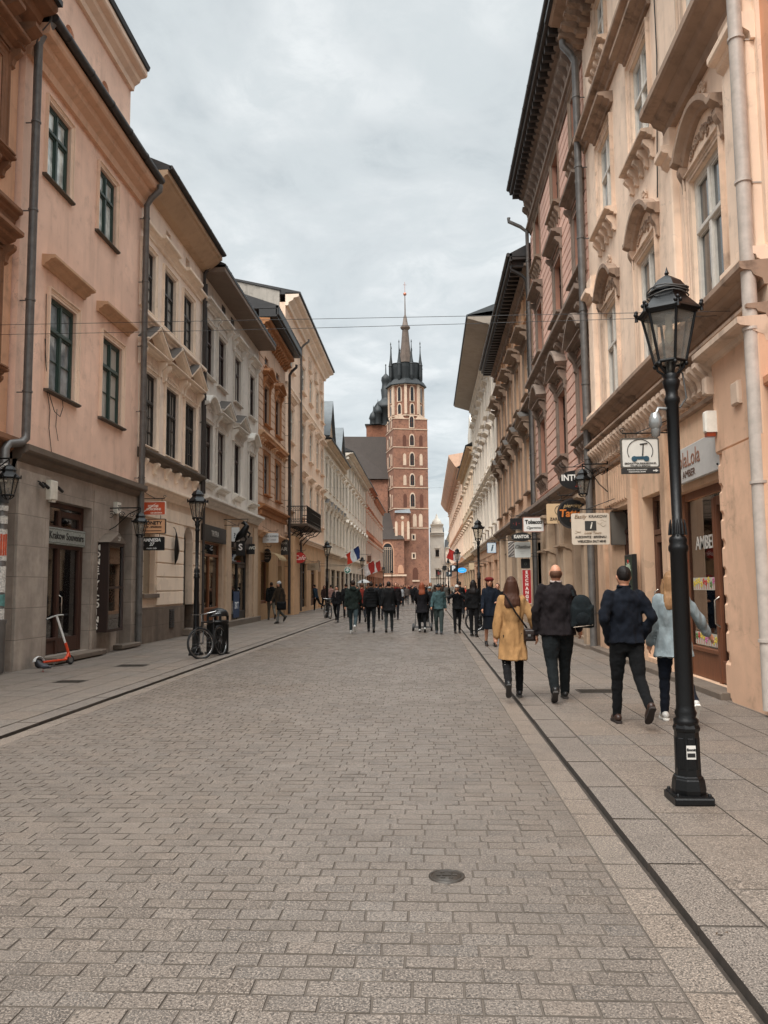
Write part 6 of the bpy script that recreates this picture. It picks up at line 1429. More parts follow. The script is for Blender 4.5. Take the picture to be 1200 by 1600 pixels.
def make_lamp(label, loc):
    L = thing('street_lamp', label, 'street lamp', loc, 0, 'black lantern street lamps'); b = MB()
    b.bbox(-.15, .15, -.15, .15, 0, .055, .01); b.box(-.14, .14, -.14, .14, .05, .065)
    for q in (-1, 1):
        for p_ in (-1, 1): b.lathe([(.014, .06), (.014, .08), (.008, .085)], 6, (q*.12, p_*.12, 0))
    b.lathe([(.125, .06), (.13, .1), (.12, .17), (.1, .2)], 8, (0, 0, 0), 0, False, math.pi/8); b.build('base', BLK, L)
    b = MB(); b.lathe([(.115, .17), (.112, .19), (.098, .2), (.092, .52), (.1, .53), (.104, .55), (.09, .58)], 8, (0, 0, 0), 0, False, math.pi/8)
    for k in range(8): M = Matrix.Rotation(math.pi/4*k, 4, 'Z'); e = MB(); e.bbox(-.022, .022, -.094, -.08, .25, .48, .004); b.merge(e, M)
    b.build('pedestal', BLK, L)
    b = MB(); b.lathe([(.085, .56), (.095, .59), (.095, .61), (.075, .63), (.085, .66), (.072, .69), (.07, .72), (.066, 1.88), (.078, 1.9), (.078, 1.93), (.066, 1.95), (.072, 1.975), (.066, 2.0), (.04, 2.02), (.05, 3.05), (.06, 3.07), (.062, 3.1), (.05, 3.12), (.048, 3.16), (.062, 3.2), (.07, 3.24), (.055, 3.26), (.075, 3.29), (.03, 3.31), (.03, 3.4)], 20)
    for k in range(10): a = k*math.pi/5; b.tube([(.067*math.cos(a), .067*math.sin(a), 2.02), (.06*math.cos(a), .06*math.sin(a), 2.1), (.053*math.cos(a), .053*math.sin(a), 2.14)], [.012, .01, .004], 5)
    b.build('shaft', BLK, L); lantern_parts(L, 3.39); return L
lamp = make_lamp('large black lantern post closest to the viewer, with a white sticker on its base', (1.88, 6.1, .024)); lamp.scale = (.93, .93, .962)
s = MB(); s.box(-.035, .035, -.099, -.0935, .33, .43); so_ = s.build('sticker', flat('cfcac2'), lamp); me = text_mesh('Emmit', .026, flat('1c1c1c'), bold=.001); link('lettering', me, so_, (0, -.1, .4)); s = MB(); s.box(-.03, .03, -.1005, -.0992, .345, .375); s.build('sticker_band', DARK, so_)
s = MB(); s.tube([(-.05, 0, 3.02), (-.12, -.02, 3.02), (-.14, -.03, 2.98)], .014, 6); s.lathe([(.03, 0), (.05, -.04), (.055, -.1), (.03, -.13)][::-1], 10, (-.15, -.03, 2.98)); s.lathe([(.0, -.2), (.035, -.18), (.04, -.13)], 10, (-.15, -.03, 2.98)); s.build('spotlight', flat('9a9a98', rough=.2, metallic=.5), lamp)
s = MB(); s.tube([(.05, -.03, 3.02), (.11, -.02, 3.1), (.09, -.01, 3.3), (.06, 0, 3.34)], .008, 5)
for zz in (3.93, 3.96, 3.98): s.tube([(.165*math.cos(a), .165*math.sin(a), zz+.01*math.sin(3*a+zz*40)) for a in [k*math.pi/8 for k in range(17)]], .006, 5)
s.build('cable', flat('4a4744'), lamp)
for x, y, lab in ((-5.5, 18.9, 'black lantern post on the left pavement beside the bicycle and the black bin'), (1.85, 29.0, 'black lantern post on the right kerb above the woman in the mustard coat'), (-5.2, 41.5, 'black lantern post on the left pavement in front of the iron balcony'),
                  (1.9, 51, 'second lantern post along the right kerb beyond the blue information sign'), (-5.2, 64, 'lantern post among the red and white flags on the left'), (1.9, 73, 'third lantern post along the right kerb behind the parking sign')):
    L = lamp.copy(); COL.objects.link(L); L.location = (x, y, .024); L['label'] = lab
    for c in CH(lamp):
        if c.name.split('.')[0] in ('sticker', 'spotlight', 'cable'): continue
        copy_tree(c, L)
for y in (95, 118, 140, 165): 
    for x in (1.9, -5.2):
        if x < 0 and y > 130: continue
        L = lamp.copy(); COL.objects.link(L); L.location = (x, y, .024); L['label'] = 'small distant lantern post on the %s kerb between the crowd and the church' % ('right' if x > 0 else 'left')
        for c in CH(lamp):
            if c.name.split('.')[0] in ('sticker', 'spotlight', 'cable'): continue
            copy_tree(c, L)
def wall_lantern(label, loc, z, wx, s=.8, hang=.45):
    """lantern hung from a scrolled iron arm that starts on the wall at x=wx"""
    W = thing('wall_lantern', label, 'lantern', loc, 0); b = MB(); d = wx-loc[0]; sg_ = 1 if d > 0 else -1
    zt = z+.39*s+.33*s+.06; b.tube([(d, 0, zt+.05), (0, 0, zt+.05)], .016, 6); b.tube([(d, 0, zt-.75), (d, 0, zt+.2)], .018, 6)
    b.tube([(0, 0, zt+.05), (0, 0, zt-.06)], .012, 6)
    b.tube([(d-sg_*.02, 0, zt-.6), (d-sg_*abs(d)*.35, 0, zt-.42), (d-sg_*abs(d)*.7, 0, zt-.1), (0, 0, zt+.03)], .012, 6)
    for (a_, r_) in ((.22, .11), (.5, .09), (.78, .07)): b.tube([(d-sg_*abs(d)*a_+r_*(1-t/22)*math.cos(t*.55), 0, zt-.12-a_*.02+r_*(1-t/22)*math.sin(t*.55)) for t in range(17)], .009, 5)
    for t in range(1, 6): b.ball((d, 0, zt-.75+t*.03-.12), .02, 6, 4)
    b.build('bracket', BLK, W); lantern_parts(W, z, s); return W
wall_lantern('black lantern on a scrolled iron arm over the doorway of the grey stone shop floor', (-7.3, 20.0, 0), 2.98, -8.28)
wall_lantern('black lantern on an iron arm fixed to the drainpipe pier at the far left edge', (-7.72, 14.3, 0), 3.35, -8.3)
wall_lantern('black wall lantern overlapping the oval INTER sign on the right', (3.62, 18.6, 0), 3.7, 4.2)
wall_lantern('black wall lantern beside the pale arch under the iron balcony', (-7.4, 47.5, 0), 3.0, -8.2)

# ---------------------------------------------------------------- hanging signs
def hsign(label, box, Y, bg, texts, shape='rect', side='R', border=None, name='hanging_sign', th=.05, arm=True, extra=None, ovl=None, cat='sign', lit=None):
    px0, py0, px1, py1 = box; a = onY(px0, (py0+py1)/2, Y); b = onY(px1, (py0+py1)/2, Y); c = onY((px0+px1)/2, py1, Y); d = onY((px0+px1)/2, py0, Y)
    W, H, X = b.x-a.x, d.z-c.z, (a.x+b.x)/2; wallx = {'R': 4.25, 'L': -8.2}[side]
    S = thing(name, label, cat, (X, Y, c.z)); m_ = MB(); sh = []
    if shape == 'rect':
        r_ = min(W, H)*.06; q = (W/2-r_, H/2-r_)
        for sx_, sz_, a0 in ((1, -1, -90), (1, 1, 0), (-1, 1, 90), (-1, -1, 180)):
            for k in range(4): t = R_(a0+30*k); sh.append((sx_*q[0]+r_*math.cos(t), H/2+sz_*q[1]+r_*math.sin(t)))
    else: sh = [(W/2*math.cos(t), H/2+H/2*math.sin(t)) for t in [k*math.pi/14 for k in range(28)]]
    m_.poly(sh, -th/2, th/2); m_.build('board', emit(bg, lit) if lit else (bg if not isinstance(bg, str) else flat(bg, rough=.45, var=.06, scale=4)), S)
    if border:
        m_ = MB(); inner = [(x*.9, H/2+(z-H/2)*.9) if shape != 'rect' else (x*(1-.07*H/W if W > H else .93), H/2+(z-H/2)*(.93 if W > H else 1-.07*W/H)) for x, z in sh]; n = len(sh)
        v = [(x*1.02, -th/2-.006, H/2+(z-H/2)*1.02) for x, z in sh]+[(x, -th/2-.006, z) for x, z in inner]; fb_ = [(k, (k+1) % n, n+(k+1) % n, n+k) for k in range(n)]
        v2 = [(x*1.02, th/2, H/2+(z-H/2)*1.02) for x, z in sh]; m_.add(v+v2, fb_+[(k, 2*n+k, 2*n+(k+1) % n, (k+1) % n) for k in range(n)]); m_.build('border', flat(border, rough=.4), S)
    for t in texts:
        s_, size, col, dx_, dz_ = t[:5]; kw = t[5] if len(t) > 5 else {}
        lettering(S, s_, size*H, flat(col, rough=.5, var=.03), dx_*W, -th/2-.005, H*dz_, **kw)
    if arm:
        m_ = MB(); sg_ = 1 if side == 'R' else -1; wx = wallx-X; zt = H+.09; far = -sg_*W*.45
        m_.tube([(wx, 0, zt), (far, 0, zt)], .012, 6); m_.tube([(wx, 0, zt+.25), (far*.2, 0, zt)], .008, 6)
        for q in (-.35, .35): m_.tube([(q*W, 0, zt), (q*W, 0, H-.01)], .008, 5)
        m_.tube([(far+.05*math.cos(t*.5)*(1-t/20), 0, zt+.05+.05*math.sin(t*.5)*(1-t/20)) for t in range(16)], .007, 5); m_.build('bracket', IRON, S)
    if extra: extra(S, W, H, -th/2-.006)
    return S
def seg(S, W, H, y):
    m_ = MB(); R0 = .42*W*.8; c = (0, .56*H)
    m_.tube([(c[0]+R0*math.cos(t), y, c[1]+R0*math.sin(t)*.95) for t in [R_(-30+240*k/24) for k in range(25)]], .006, 5)
    m_.tube([(.06*W, y, .4*H), (.09*W, y, .8*H)], .011, 5); m_.tube([(.0*W, y, .79*H), (.2*W, y, .82*H)], .01, 5)
    m_.build('emblem', flat('2a2622'), S); m_ = MB()
    for q in (-.16, .16): m_.tube([(q*W, y, .3*H), (q*W, y-.006, .3*H)], .075*W, 14)
    m_.box(-.16*W, .16*W, y-.004, y, .28*H, .38*H); m_.build('emblem_wheel', flat('25495a'), S)
    m_ = MB(); m_.box(-W/2, W/2, y-.004, .02, -.2*H, -.02*H); m_.build('arrow_plate', flat('2b2826'), S)
    lettering(S, 'THROUGH THE HALLWAY', .055*H, flat('d8d4cc'), -.1*W, y-.008, -.075*H, bold=.0006); lettering(S, 'WEJSCIE PRZEZ BRAME', .055*H, flat('d8d4cc'), -.1*W, y-.008, -.145*H, bold=.0006)
    m_ = MB(); m_.poly([(.32*W, -.13*H), (.32*W, -.09*H), (.39*W, -.09*H), (.39*W, -.06*H), (.46*W, -.11*H), (.39*W, -.16*H), (.39*W, -.13*H)], y-.01, y-.004); m_.build('arrow', flat('d8d4cc'), S)
hsign('white square sign with a two wheeled scooter pictogram hanging left of the near lamp post', (970, 685, 1029, 731), 13.8, 'd9d5cc', [('SEGWAYTOURKRAKOW.PL', .085, '3a3430', 0, .14, {'bold': .001}), ('TOURS & RENTAL', .085, '3a3430', 0, .05, {'bold': .001})], extra=seg, border='5a554e')
def kr(S, W, H, y):
    m_ = MB(); m_.box(-.15*W, .15*W, y-.004, y, .45*H, .75*H); m_.build('icon_box', flat('33322f'), S); lettering(S, 'i', .3*H, flat('e8e2d4'), 0, y-.008, .6*H, bold=.004, shear=.25)
    m_ = MB(); r = random.Random(2)
    for k in range(16):
        q = r.uniform(-.45, .3)*W; zz = r.uniform(.38, .78)*H
        if -.3*W < q < .12*W: continue
        m_.tube([(q+.15*W*t/6, y+.002, zz+.02*math.sin(t+k)) for t in range(7)], .004, 4)
    m_.build('line_drawing', flat('a8937c'), S)
hsign('cream KRAKOW tours sign with a dark i square hanging over the two walking men', (893, 802, 952, 851), 18.0, 'd4c6b4', [('Easily', .17, '7a5a3a', -.27, .89, {'shear': .3}), ('KRAKOW', .13, '3a322a', .2, .89, {'bold': .001}), ('Local Tours', .11, '8a6a48', .05, .37, {'shear': .3}), ('AUSCHWITZ · BIRKENAU', .1, '241f1a', 0, .24, {'bold': .002, 'sx': .86}), ('WIELICZKA SALT MINE', .1, '241f1a', .02, .1, {'bold': .002, 'sx': .86})], extra=kr)
hsign('plain grey panel behind the KRAKOW tours sign', (954, 800, 979, 851), 18.6, '6e6860', [], border='5a544d')
hsign('black oval sign lettered INTER partly behind the wall lantern', (874, 735, 926, 765), 20.5, '151414', [('INTER', .44, 'e8e4dc', -.13, .6, {'bold': .006, 'sx': .9}), ('& co', .24, 'c04030', .1, .2, {'shear': .3})], shape='oval')
hsign('round black sign lettered piercing and Tattoo in orange', (871, 779, 917, 826), 21.5, '161413', [('piercing', .18, 'c8a878', 0, .76, {'shear': .3}), ('Tattoo', .34, 'd87a34', .05, .5, {'bold': .008, 'shear': .1}), ('===', .22, 'd87a34', .1, .26, {})], shape='oval', border='3a3634')
def bulb(S, W, H, y):
    m_ = MB(); m_.tube([(-.05*W+.17*W*math.cos(R_(-60+300*k/16)), y, .66*H+.17*W*math.sin(R_(-60+300*k/16))) for k in range(17)], .008, 5); m_.tube([(-.1*W, y, .66*H), (-.05*W, y, .5*H), (0, y, .66*H)], .005, 5); m_.box(-.13*W, .03*W, y-.004, y, .36*H, .46*H); m_.build('bulb_drawing', flat('2f2a26'), S)
hsign('cream sign with a light bulb drawing partly hidden by the tattoo sign', (854, 787, 900, 818), 23, 'd8b890', [('ZAROWKA', .2, '3a2f26', -.05, .22, {'bold': .002}), ('CAFE', .17, '3a2f26', -.02, .08, {})], extra=bulb)
hsign('white sign lettered Tobacco and Cigarettes with a reddish frame', (817, 808, 850, 831), 27, 'e8e6e0', [('Tobacco', .36, '1c1a18', 0, .66, {'bold': .008, 'sx': .9}), ('Cigarettes', .24, '3a3634', 0, .28, {'shear': .4})], border='a87868')
hsign('small dark glossy sign with a red dot left of the Tobacco sign', (797, 810, 816, 827), 30, '171516', [('· i ·', .5, 'b04a44', 0, .5, {})])
hsign('black oval sign lettered KANTOR', (799, 832, 830, 846), 29, '1a1a1a', [('KANTOR', .5, 'dcd8d0', 0, .52, {'bold': .008, 'sx': .8})], shape='oval')
hsign('pale menu board with handwriting below the KANTOR oval', (804, 847, 829, 871), 29.3, 'c9cbc6', [('Chatline', .3, '2a2a2a', -.02, .68, {'shear': .4}), ('- - - - -', .12, '777772', 0, .4, {}), ('- - - -', .1, '777772', 0, .26, {})])
def stripes(S, W, H, y):
    m_ = MB()
    for k in range(-2, 7):
        z0 = k*H/5; P = [(-W/2, z0), (W/2, z0+H*.35), (W/2, z0+H*.35+H/10), (-W/2, z0+H/10)]
        P = [(x, min(max(z, 0), H)) for x, z in P]
        if max(p[1] for p in P)-min(p[1] for p in P) > .02: m_.poly(P, y-.004, y)
    m_.build('stripe', flat('1f1c1c'), S)
hsign('narrow diagonally striped board left of the handwritten menu board', (794, 846, 803, 871), 30, 'd0c8c0', [], extra=stripes)
hsign('black square sign above the red EXCHANGE sign', (814, 873, 828, 888), 29.5, '1b1c1b', [('o', .6, '4a5248', 0, .5, {})])
hsign('tall red vertical sign lettered EXCHANGE', (816, 890, 830, 943), 28.8, 'a8262a', [('EXCHANGE', .125, 'f0e4dc', 0, .5, {'vertical': True, 'bold': .006})], arm=False, border='c8b0a4', th=.12)
hsign('square blue and white information sign with an italic i', (761, 848, 775, 864), 38, 'cfdbe2', [('i', .85, '2c4458', 0, .48, {'bold': .012, 'shear': .25})], border='3d6f96')
hsign('dark parking sign with a white P on the right pavement', (703, 883, 714, 893), 58, '20262c', [('P', .9, 'dfe4e6', 0, .5, {'bold': .03})])
hsign('second smaller parking sign with a white P below the first', (697, 893, 706, 901), 75, '2a3a44', [('P', .9, 'dfe4e6', 0, .5, {'bold': .03})])
hsign('lit bright blue oval sign on the right side', (715, 887, 729, 895), 60, '2a86c8', [('---', .8, 'd8ecf4', 0, .5, {})], shape='oval', lit=.7)
hsign('orange guesthouse sign lettered POKOJE GOSCINNE, topmost of three on the left', (219, 784, 259, 805), 22.5, 'c4502c', [('POKOJE', .22, 'f0dccc', .02, .66, {'bold': .003}), ('GOSCINNE', .22, 'f0dccc', .04, .43, {'bold': .003}), ('OD SRODKA', .15, 'f0dccc', .15, .16, {'bold': .002})], side='L', border='e8d8c8',
      extra=lambda S, W, H, y: (lambda m_: (m_.poly([(-.48*W, .08*H), (-.2*W, .5*H), (.15*W, .9*H), (-.1*W, .5*H)], y-.001, y+.001), m_.build('swoosh', flat('f0e4d8'), S)))(MB()))
hsign('peach sign lettered MONETY with a left arrow, middle of three on the left', (218, 811, 259, 834), 22.5, 'd8a47c', [('MONETY', .32, '2a211c', 0, .72, {'bold': .005}), ('SKUP - SPRZEDAZ', .16, '2a211c', 0, .45, {'bold': .002})], side='L', border='2a211c', arm=False,
      extra=lambda S, W, H, y: (lambda m_: (m_.poly([(-.35*W, .2*H), (-.25*W, .28*H), (-.25*W, .22*H), (.35*W, .22*H), (.35*W, .18*H), (-.25*W, .18*H), (-.25*W, .12*H)], y-.003, y+.001), [m_.tube([(q*W, 0, H), (q*W, 0, H*1.3)], .008, 5) for q in (-.3, .3)], m_.build('arrow', flat('2a211c'), S)))(MB()))
hsign('black sign lettered AMNESIA 27 music club, lowest of three on the left', (218, 839, 257, 860), 22.5, '121213', [('AMNESIA', .34, 'e4e4e2', 0, .76, {'bold': .004, 'sx': .95, 'shear': .2}), ('27', .32, 'e4e4e2', 0, .45, {'bold': .004, 'shear': .2}), ('music club', .18, 'e4e4e2', 0, .16, {})], side='L', arm=False,
      extra=lambda S, W, H, y: (lambda m_: ([m_.tube([(q*W, 0, H), (q*W, 0, H*1.3)], .008, 5) for q in (-.3, .3)], m_.build('hanger', IRON, S)))(MB()))
hsign('white sign with a small house mark and grey print hanging by the ochre house', (408, 833, 435, 848), 39.5, 'd5d8d8', [('A SZARE KAMIENIE', .24, '3a3a3a', .03, .66, {}), ('bar · pokoje', .2, '5a5a5a', .1, .3, {})], side='L')
hsign('small black round sign with pale rings of print', (411, 857, 424, 879), 40, '1c1514', [('KAWA', .2, 'b8a898', 0, .7, {}), ('HERBATA', .16, 'b8a898', 0, .5, {}), ('BAR', .18, 'b8a898', 0, .3, {})], shape='oval', side='L')
hsign('dark board lettered PIEROGI on the ochre house', (433, 843, 450, 867), 44.5, '3c3934', [('PIEROGI', .2, 'cfc6b8', 0, .75, {'sx': .8}), ('BAR', .34, 'cfc6b8', 0, .36, {})], side='L')
hsign('red oval sign with white script under the balcony', (457, 863, 478, 880), 47, 'b02a24', [('Cafe', .6, 'f0e4dc', 0, .48, {'shear': .4})], shape='oval', side='L')
hsign('beige six sided sign on a thin arm under the balcony', (480, 880, 498, 891), 52, 'b8a58c', [('OO', .4, '5a4a3a', 0, .5, {})], side='L')
hsign('black sculpted figure sign on a white panel over the grey house shop', (362, 824, 374, 846), 31.9, 'd8dad8', [('?', .5, '2a2a2a', -.1, .4, {'bold': .004})], side='L')
m_ = MB()
fg_ = thing('figure_sign', 'black cut iron rearing horse figure hanging beside a white panel', 'sign', (onY(380, 846, 31.8).x, 31.8, onY(380, 848, 31.8).z))
m_.tube([(-.3, 0, .1), (-.18, 0, .25), (0, 0, .4), (.12, 0, .62), (.2, 0, .72)], [.05, .13, .17, .12, .07], 8); m_.tube([(.14, 0, .7), (.0, 0, .82), (-.08, 0, .78)], [.07, .07, .03], 8); m_.tube([(.1, 0, .5), (.28, 0, .35), (.2, 0, .2)], [.05, .04, .03], 6); m_.tube([(0, 0, .35), (.12, 0, .15), (.05, 0, 0)], [.06, .04, .03], 6); m_.tube([(-.25, 0, .2), (-.35, 0, .0)], [.05, .02], 6)
m_.tube([(-1.5, 0, .95), (.2, 0, .95), (.1, 0, .75)], .015, 6); m_.build('figure', BLK, fg_)
hsign('black sign lettered with a large S over a blue poster', (369, 845, 383, 868), 33, '161616', [('S', .6, 'd8d8d8', 0, .55, {'bold': .01})], side='L', arm=False)
hsign('dark sign lettered PIWO beside the S sign', (385, 850, 398, 866), 36, '262422', [('PIWO', .4, 'd8d4c8', 0, .6, {'bold': .006})], side='L', arm=False)
hsign('round green and white coffee sign beneath the flags on the left', (538, 886, 548, 896), 56, '1f6e58', [('*', 1.5, 'e8ece8', 0, .28, {'bold': .01})], shape='oval', side='L', border='e8ece8')
fs = thing('fascia_lettering', 'pale letters TRYFRA on the black fascia of the grey house', 'sign', (-8.2+.11, 30.2, 3.65), R_(90)); lettering(fs, 'TRYFRA', .3, flat('b8b4ac'), 0, 0, 0, bold=.003)
fs = thing('shop_poster', 'blue poster lettered SKT in the dark doorway of the grey house', 'poster', (-8.2+.05, 33.9, .35), R_(90)); m_ = MB(); m_.box(-.5, .5, -.02, .0, 0, 1.1); m_.build('sheet', flat('1f3a5c', var=.3), fs); lettering(fs, 'SKT', .4, flat('e0e4e8'), 0, -.024, .5, bold=.006)
for k in range(6):
    sg_ = hsign('small distant hanging shop sign, %s' % ['brown, beside the left lamp by the flags', 'white, above the left crowd', 'dark green, on the orange brown house', 'cream, on the broad soffit house', 'black, past the parking signs', 'dark red, deep on the right side'][k], [(574, 868, 580, 878), (586, 884, 592, 890), (577, 889, 582, 897), (733, 880, 741, 890), (692, 884, 698, 891), (684, 893, 689, 898)][k], [80, 115, 95, 55, 90, 130][k], ['5a3a2a', 'c8c4bc', '2a4a3a', 'c8b494', '1a1a1a', '7a2a2a'][k], [], side='L' if k < 3 else 'R')

# display cabinet MONETY / COINS
cb_ = thing('display_cabinet', 'dark wall cabinet lettered MONETY/COINS with a lit glass front and little gabled cap', 'cabinet', (-8.3, 19.25, .55)); m_ = MB()
m_.box(0, .48, 0, .05, 0, 2.2); m_.box(0, .48, .95, 1.0, 0, 2.2); m_.box(0, .06, .05, .95, 0, 2.2); m_.box(0, .48, .05, .95, 0, .06); m_.box(0, .48, .05, .95, 2.14, 2.2); m_.box(.42, .5, -.01, .06, 0, 2.2); m_.box(.42, .5, .94, 1.01, 0, 2.2); m_.box(.42, .5, .06, .94, 1.06, 1.12); m_.box(.42, .5, .06, .94, 0, .07); m_.box(.42, .5, .06, .94, 2.12, 2.2)
m_.build('case', wood('2e1c15'), cb_); m_ = MB(); m_.add([(-.02, -.06, 2.2), (.56, -.06, 2.2), (.56, 1.06, 2.2), (-.02, 1.06, 2.2), (-.02, .5, 2.45), (.56, .5, 2.45)], [(0, 1, 5, 4), (2, 3, 4, 5), (0, 4, 3), (1, 2, 5), (0, 3, 2, 1)]); m_.build('cap', stoned, cb_)
m_ = MB(); m_.box(.45, .455, .06, .94, .07, 2.12); m_.build('pane', clear_glass(), cb_); m_ = MB(); m_.box(.4, .43, .9, .93, .1, 2.1); m_.build('strip_light', emit('dfe6ea', 3), cb_)
lettering(cb_, 'MONETY/COINS', .185, flat('e0d8cc'), .22, -.006, 1.1, vertical=True, bold=.007)
lettering(cb_, '27', .16, flat('d0c8bc'), .57, .5, 2.3, R_(90)); m_ = MB(); r = random.Random(1)
for j in range(6):
    m_.box(.08, .42, .06, .94, .3+j*.3, .315+j*.3, 3)
    for k in range(7): m_.ball((r.uniform(.2, .38), .12+k*.12, .36+j*.3), r.uniform(.03, .06), 8, 5, r.randrange(3))
m_.build('display', [flat('c8b890', rough=.3, metallic=.5), flat('9a9a96', rough=.3), flat('e0dcd0'), DARK], cb_)
nb = thing('number_plate', 'small lit house number box 27 above the dark doorway', 'sign', (-8.05, 20.35, 3.55), R_(90)); m_ = MB(); m_.bbox(-.13, .13, -.06, .05, 0, .3, .01); m_.build('box', flat('d8d4c8'), nb); lettering(nb, '27', .2, flat('2a2a2a'), 0, -.065, .15)
# posters and stickers on the left drainpipe
st_ = thing('pipe_stickers', 'torn white and orange stickers wrapped round the drainpipe at the far left', 'sticker', (-8.06, 14.76, .9)); m_ = MB(); r = random.Random(6); x0_ = 0
for k, (z0, z1, c_) in enumerate(((.15, .35, 0), (.4, .62, 3), (.65, 1.15, 0), (1.25, 1.85, 0), (1.35, 1.75, 1), (1.95, 2.1, 0), (2.2, 2.3, 0), (2.35, 2.6, 2), (2.75, 2.95, 0), (3.0, 3.1, 0))):
    a0, a1 = -2.6+r.uniform(0, .4), .6-r.uniform(0, .5); R1 = .09+.0015*k
    m_.grid([[(R1*math.cos(a0+(a1-a0)*q/6), R1*math.sin(a0+(a1-a0)*q/6), z+r.uniform(-.01, .01)) for q in range(7)] for z in (z0, z1)], c_)
m_.build('sticker', [flat('c8c4bc', var=.5, scale=30), flat('c4502c', var=.3), flat('3a3a3a', var=.5), flat('5a8a86', var=.4)], st_)

# ---------------------------------------------------------------- wires
def wire(label, a, b, sag=.12, r=.0042):
    a, b = Vector(a), Vector(b); w_ = thing('overhead_wire', label, 'wire', a, 0, 'thin wires across the street'); m_ = MB()
    m_.tube([(b-a)*(k/24)+Vector((0, 0, -sag*4*(k/24)*(1-k/24))) for k in range(25)], r, 5); m_.build('cable', DARK, w_)
wire('upper thin wire spanning the street in front of the sky', onX(-20, 508, -8.3), onX(1145, 486, 4.2), .0)
wire('lower thin wire spanning the street in front of the sky', onX(-20, 523, -8.3), onX(1130, 493, 4.2), .03)
wire('thin wire low across the far street in front of the church', (-8.2, 60, 9.2), (4.2, 58, 9.0), .3)

# ---------------------------------------------------------------- bicycles, scooter, bin
RUB = flat('111112', rough=.7); CHR = flat('9a9a9a', rough=.2, metallic=.9)
def wheel(root, x, R0=.34, rz=0, name='wheel', z=None):
    z = R0 if z is None else z; t = MB(); t.tube([(R0*math.cos(a), 0, R0*math.sin(a)) for a in [k*math.pi/16 for k in range(33)]], .022, 8, cap=False)
    W = t.build(name, RUB, root, (x, 0, z), rz); r_ = MB(); r_.tube([((R0-.03)*math.cos(a), 0, (R0-.03)*math.sin(a)) for a in [k*math.pi/16 for k in range(33)]], .011, 6, cap=False)
    for k in range(16): a = k*math.pi/8; s_ = .02*(1 if k % 2 else -1); r_.tube([(0, s_, 0), ((R0-.03)*math.cos(a), 0, (R0-.03)*math.sin(a))], .0022, 3)
    r_.tube([(0, -.05, 0), (0, .05, 0)], .018, 8); r_.build('rim', CHR, W); return W
def bike(label, loc, rz, col, steer=0.0, lean=0.0, basket=False):
    B_ = thing('bicycle', label, 'bicycle', loc, rz, 'parked bicycles'); B_.rotation_euler = (lean, 0, rz); fm = flat(col, rough=.3, metallic=.3)
    wheel(B_, -.52); f = wheel(B_, .52, rz=steer); m_ = MB(); bb, st, hd, hb = (-.1, 0, .28), (-.24, 0, .78), (.36, 0, .82), (.4, 0, .64)
    for a, b, r in ((bb, st, .017), (st, hd, .016), (bb, hb, .02), (hb, hd, .02), ((-.52, .05, .34), bb, .01), ((-.52, -.05, .34), bb, .01), ((-.52, .05, .34), (-.22, .02, .72), .009), ((-.52, -.05, .34), (-.22, -.02, .72), .009)): m_.tube([a, b], r, 8)
    for q in (-.05, .05): m_.tube([hb, (.42, q, .62), (.52, q, .34)], .014, 6)
    m_.build('frame', fm, B_); m_ = MB(); m_.tube([(.36, 0, .82), (.34, 0, .98)], .014, 6); m_.tube([(.22, -.3, 1.02), (.34, -.1, .99), (.34, .1, .99), (.22, .3, 1.02)], .013, 8); h = m_.build('handlebar', CHR, B_); m_ = MB()
    for q in (-1, 1): m_.tube([(.22, q*.3, 1.02), (.16, q*.33, 1.02)], .02, 8); m_.tube([(.36, q*.15, 1.0), (.37, q*.17, .8)], .006, 5)
    m_.build('grip', RUB, h); m_ = MB(); m_.tube([(-.24, 0, .78), (-.27, 0, .9)], .013, 6); m_.build('seat_post', CHR, B_); m_ = MB(); m_.tube([(-.42, 0, .93), (-.33, 0, .94), (-.22, 0, .93), (-.1, 0, .92)], [.04, .075, .04, .02], 8, squash=.5); m_.build('saddle', RUB, B_)
    m_ = MB(); m_.lathe([(.09, -.006), (.09, .006)], 16); me = m_.mesh('chainring', CHR); me.transform(Matrix.Rotation(math.pi/2, 4, 'X')); link('chainring', me, B_, (-.1, -.05, .28)); m_ = MB(); m_.tube([(-.1, -.07, .28), (-.02, -.08, .13)], .01, 5); m_.box(-.07, .03, -.17, -.08, .11, .13); m_.tube([(-.1, .07, .28), (-.18, .08, .43)], .01, 5); m_.box(-.23, -.13, .08, .17, .42, .44); m_.build('pedal', RUB, B_)
    m_ = MB()
    for x_ in (-.52, .52): m_.tube([(x_+.37*math.cos(a), 0, .34+.37*math.sin(a)) for a in [R_(30+k*12) for k in range(12)]], .014, 5, squash=.4)
    m_.build('mudguard', BLK, B_)
    if basket:
        m_ = MB()
        for zz in (.78, .88, .98):
            m_.tube([(.42, -.17, zz), (.68, -.17, zz), (.68, .17, zz), (.42, .17, zz), (.42, -.17, zz)], .006, 4)
        for k in range(7): m_.tube([(.68, -.17+k*.057, .78), (.68, -.17+k*.057, .98)], .004, 4); m_.tube([(.44+k*.04, -.17, .78), (.44+k*.04, -.17, .98)], .004, 4)
        m_.box(.42, .68, -.17, .17, .775, .785); m_.build('basket', IRON, B_)
    return B_
bike('black bicycle leaning beside the bin at the left lamp post', (-4.98, 18.45, .024), R_(-100), '1a1b1c', steer=R_(-30), lean=R_(7))
bike('bicycle with pale rims behind the long haired person on the right kerb', (2.15, 28.4, .024), R_(12), '26241f', basket=True)
bike('bicycle with a dark frame standing by the second left lamp', (-5.05, 40.5, .024), R_(-70), '1d1d1f')
bn = thing('litter_bin', 'black round litter bin with a domed open hood behind the bicycle', 'bin', (-5.1, 19.35, .024)); m_ = MB()
m_.lathe([(.24, 0), (.25, .02), (.25, .72), (.27, .74), (.27, .78), (.25, .8)], 20)
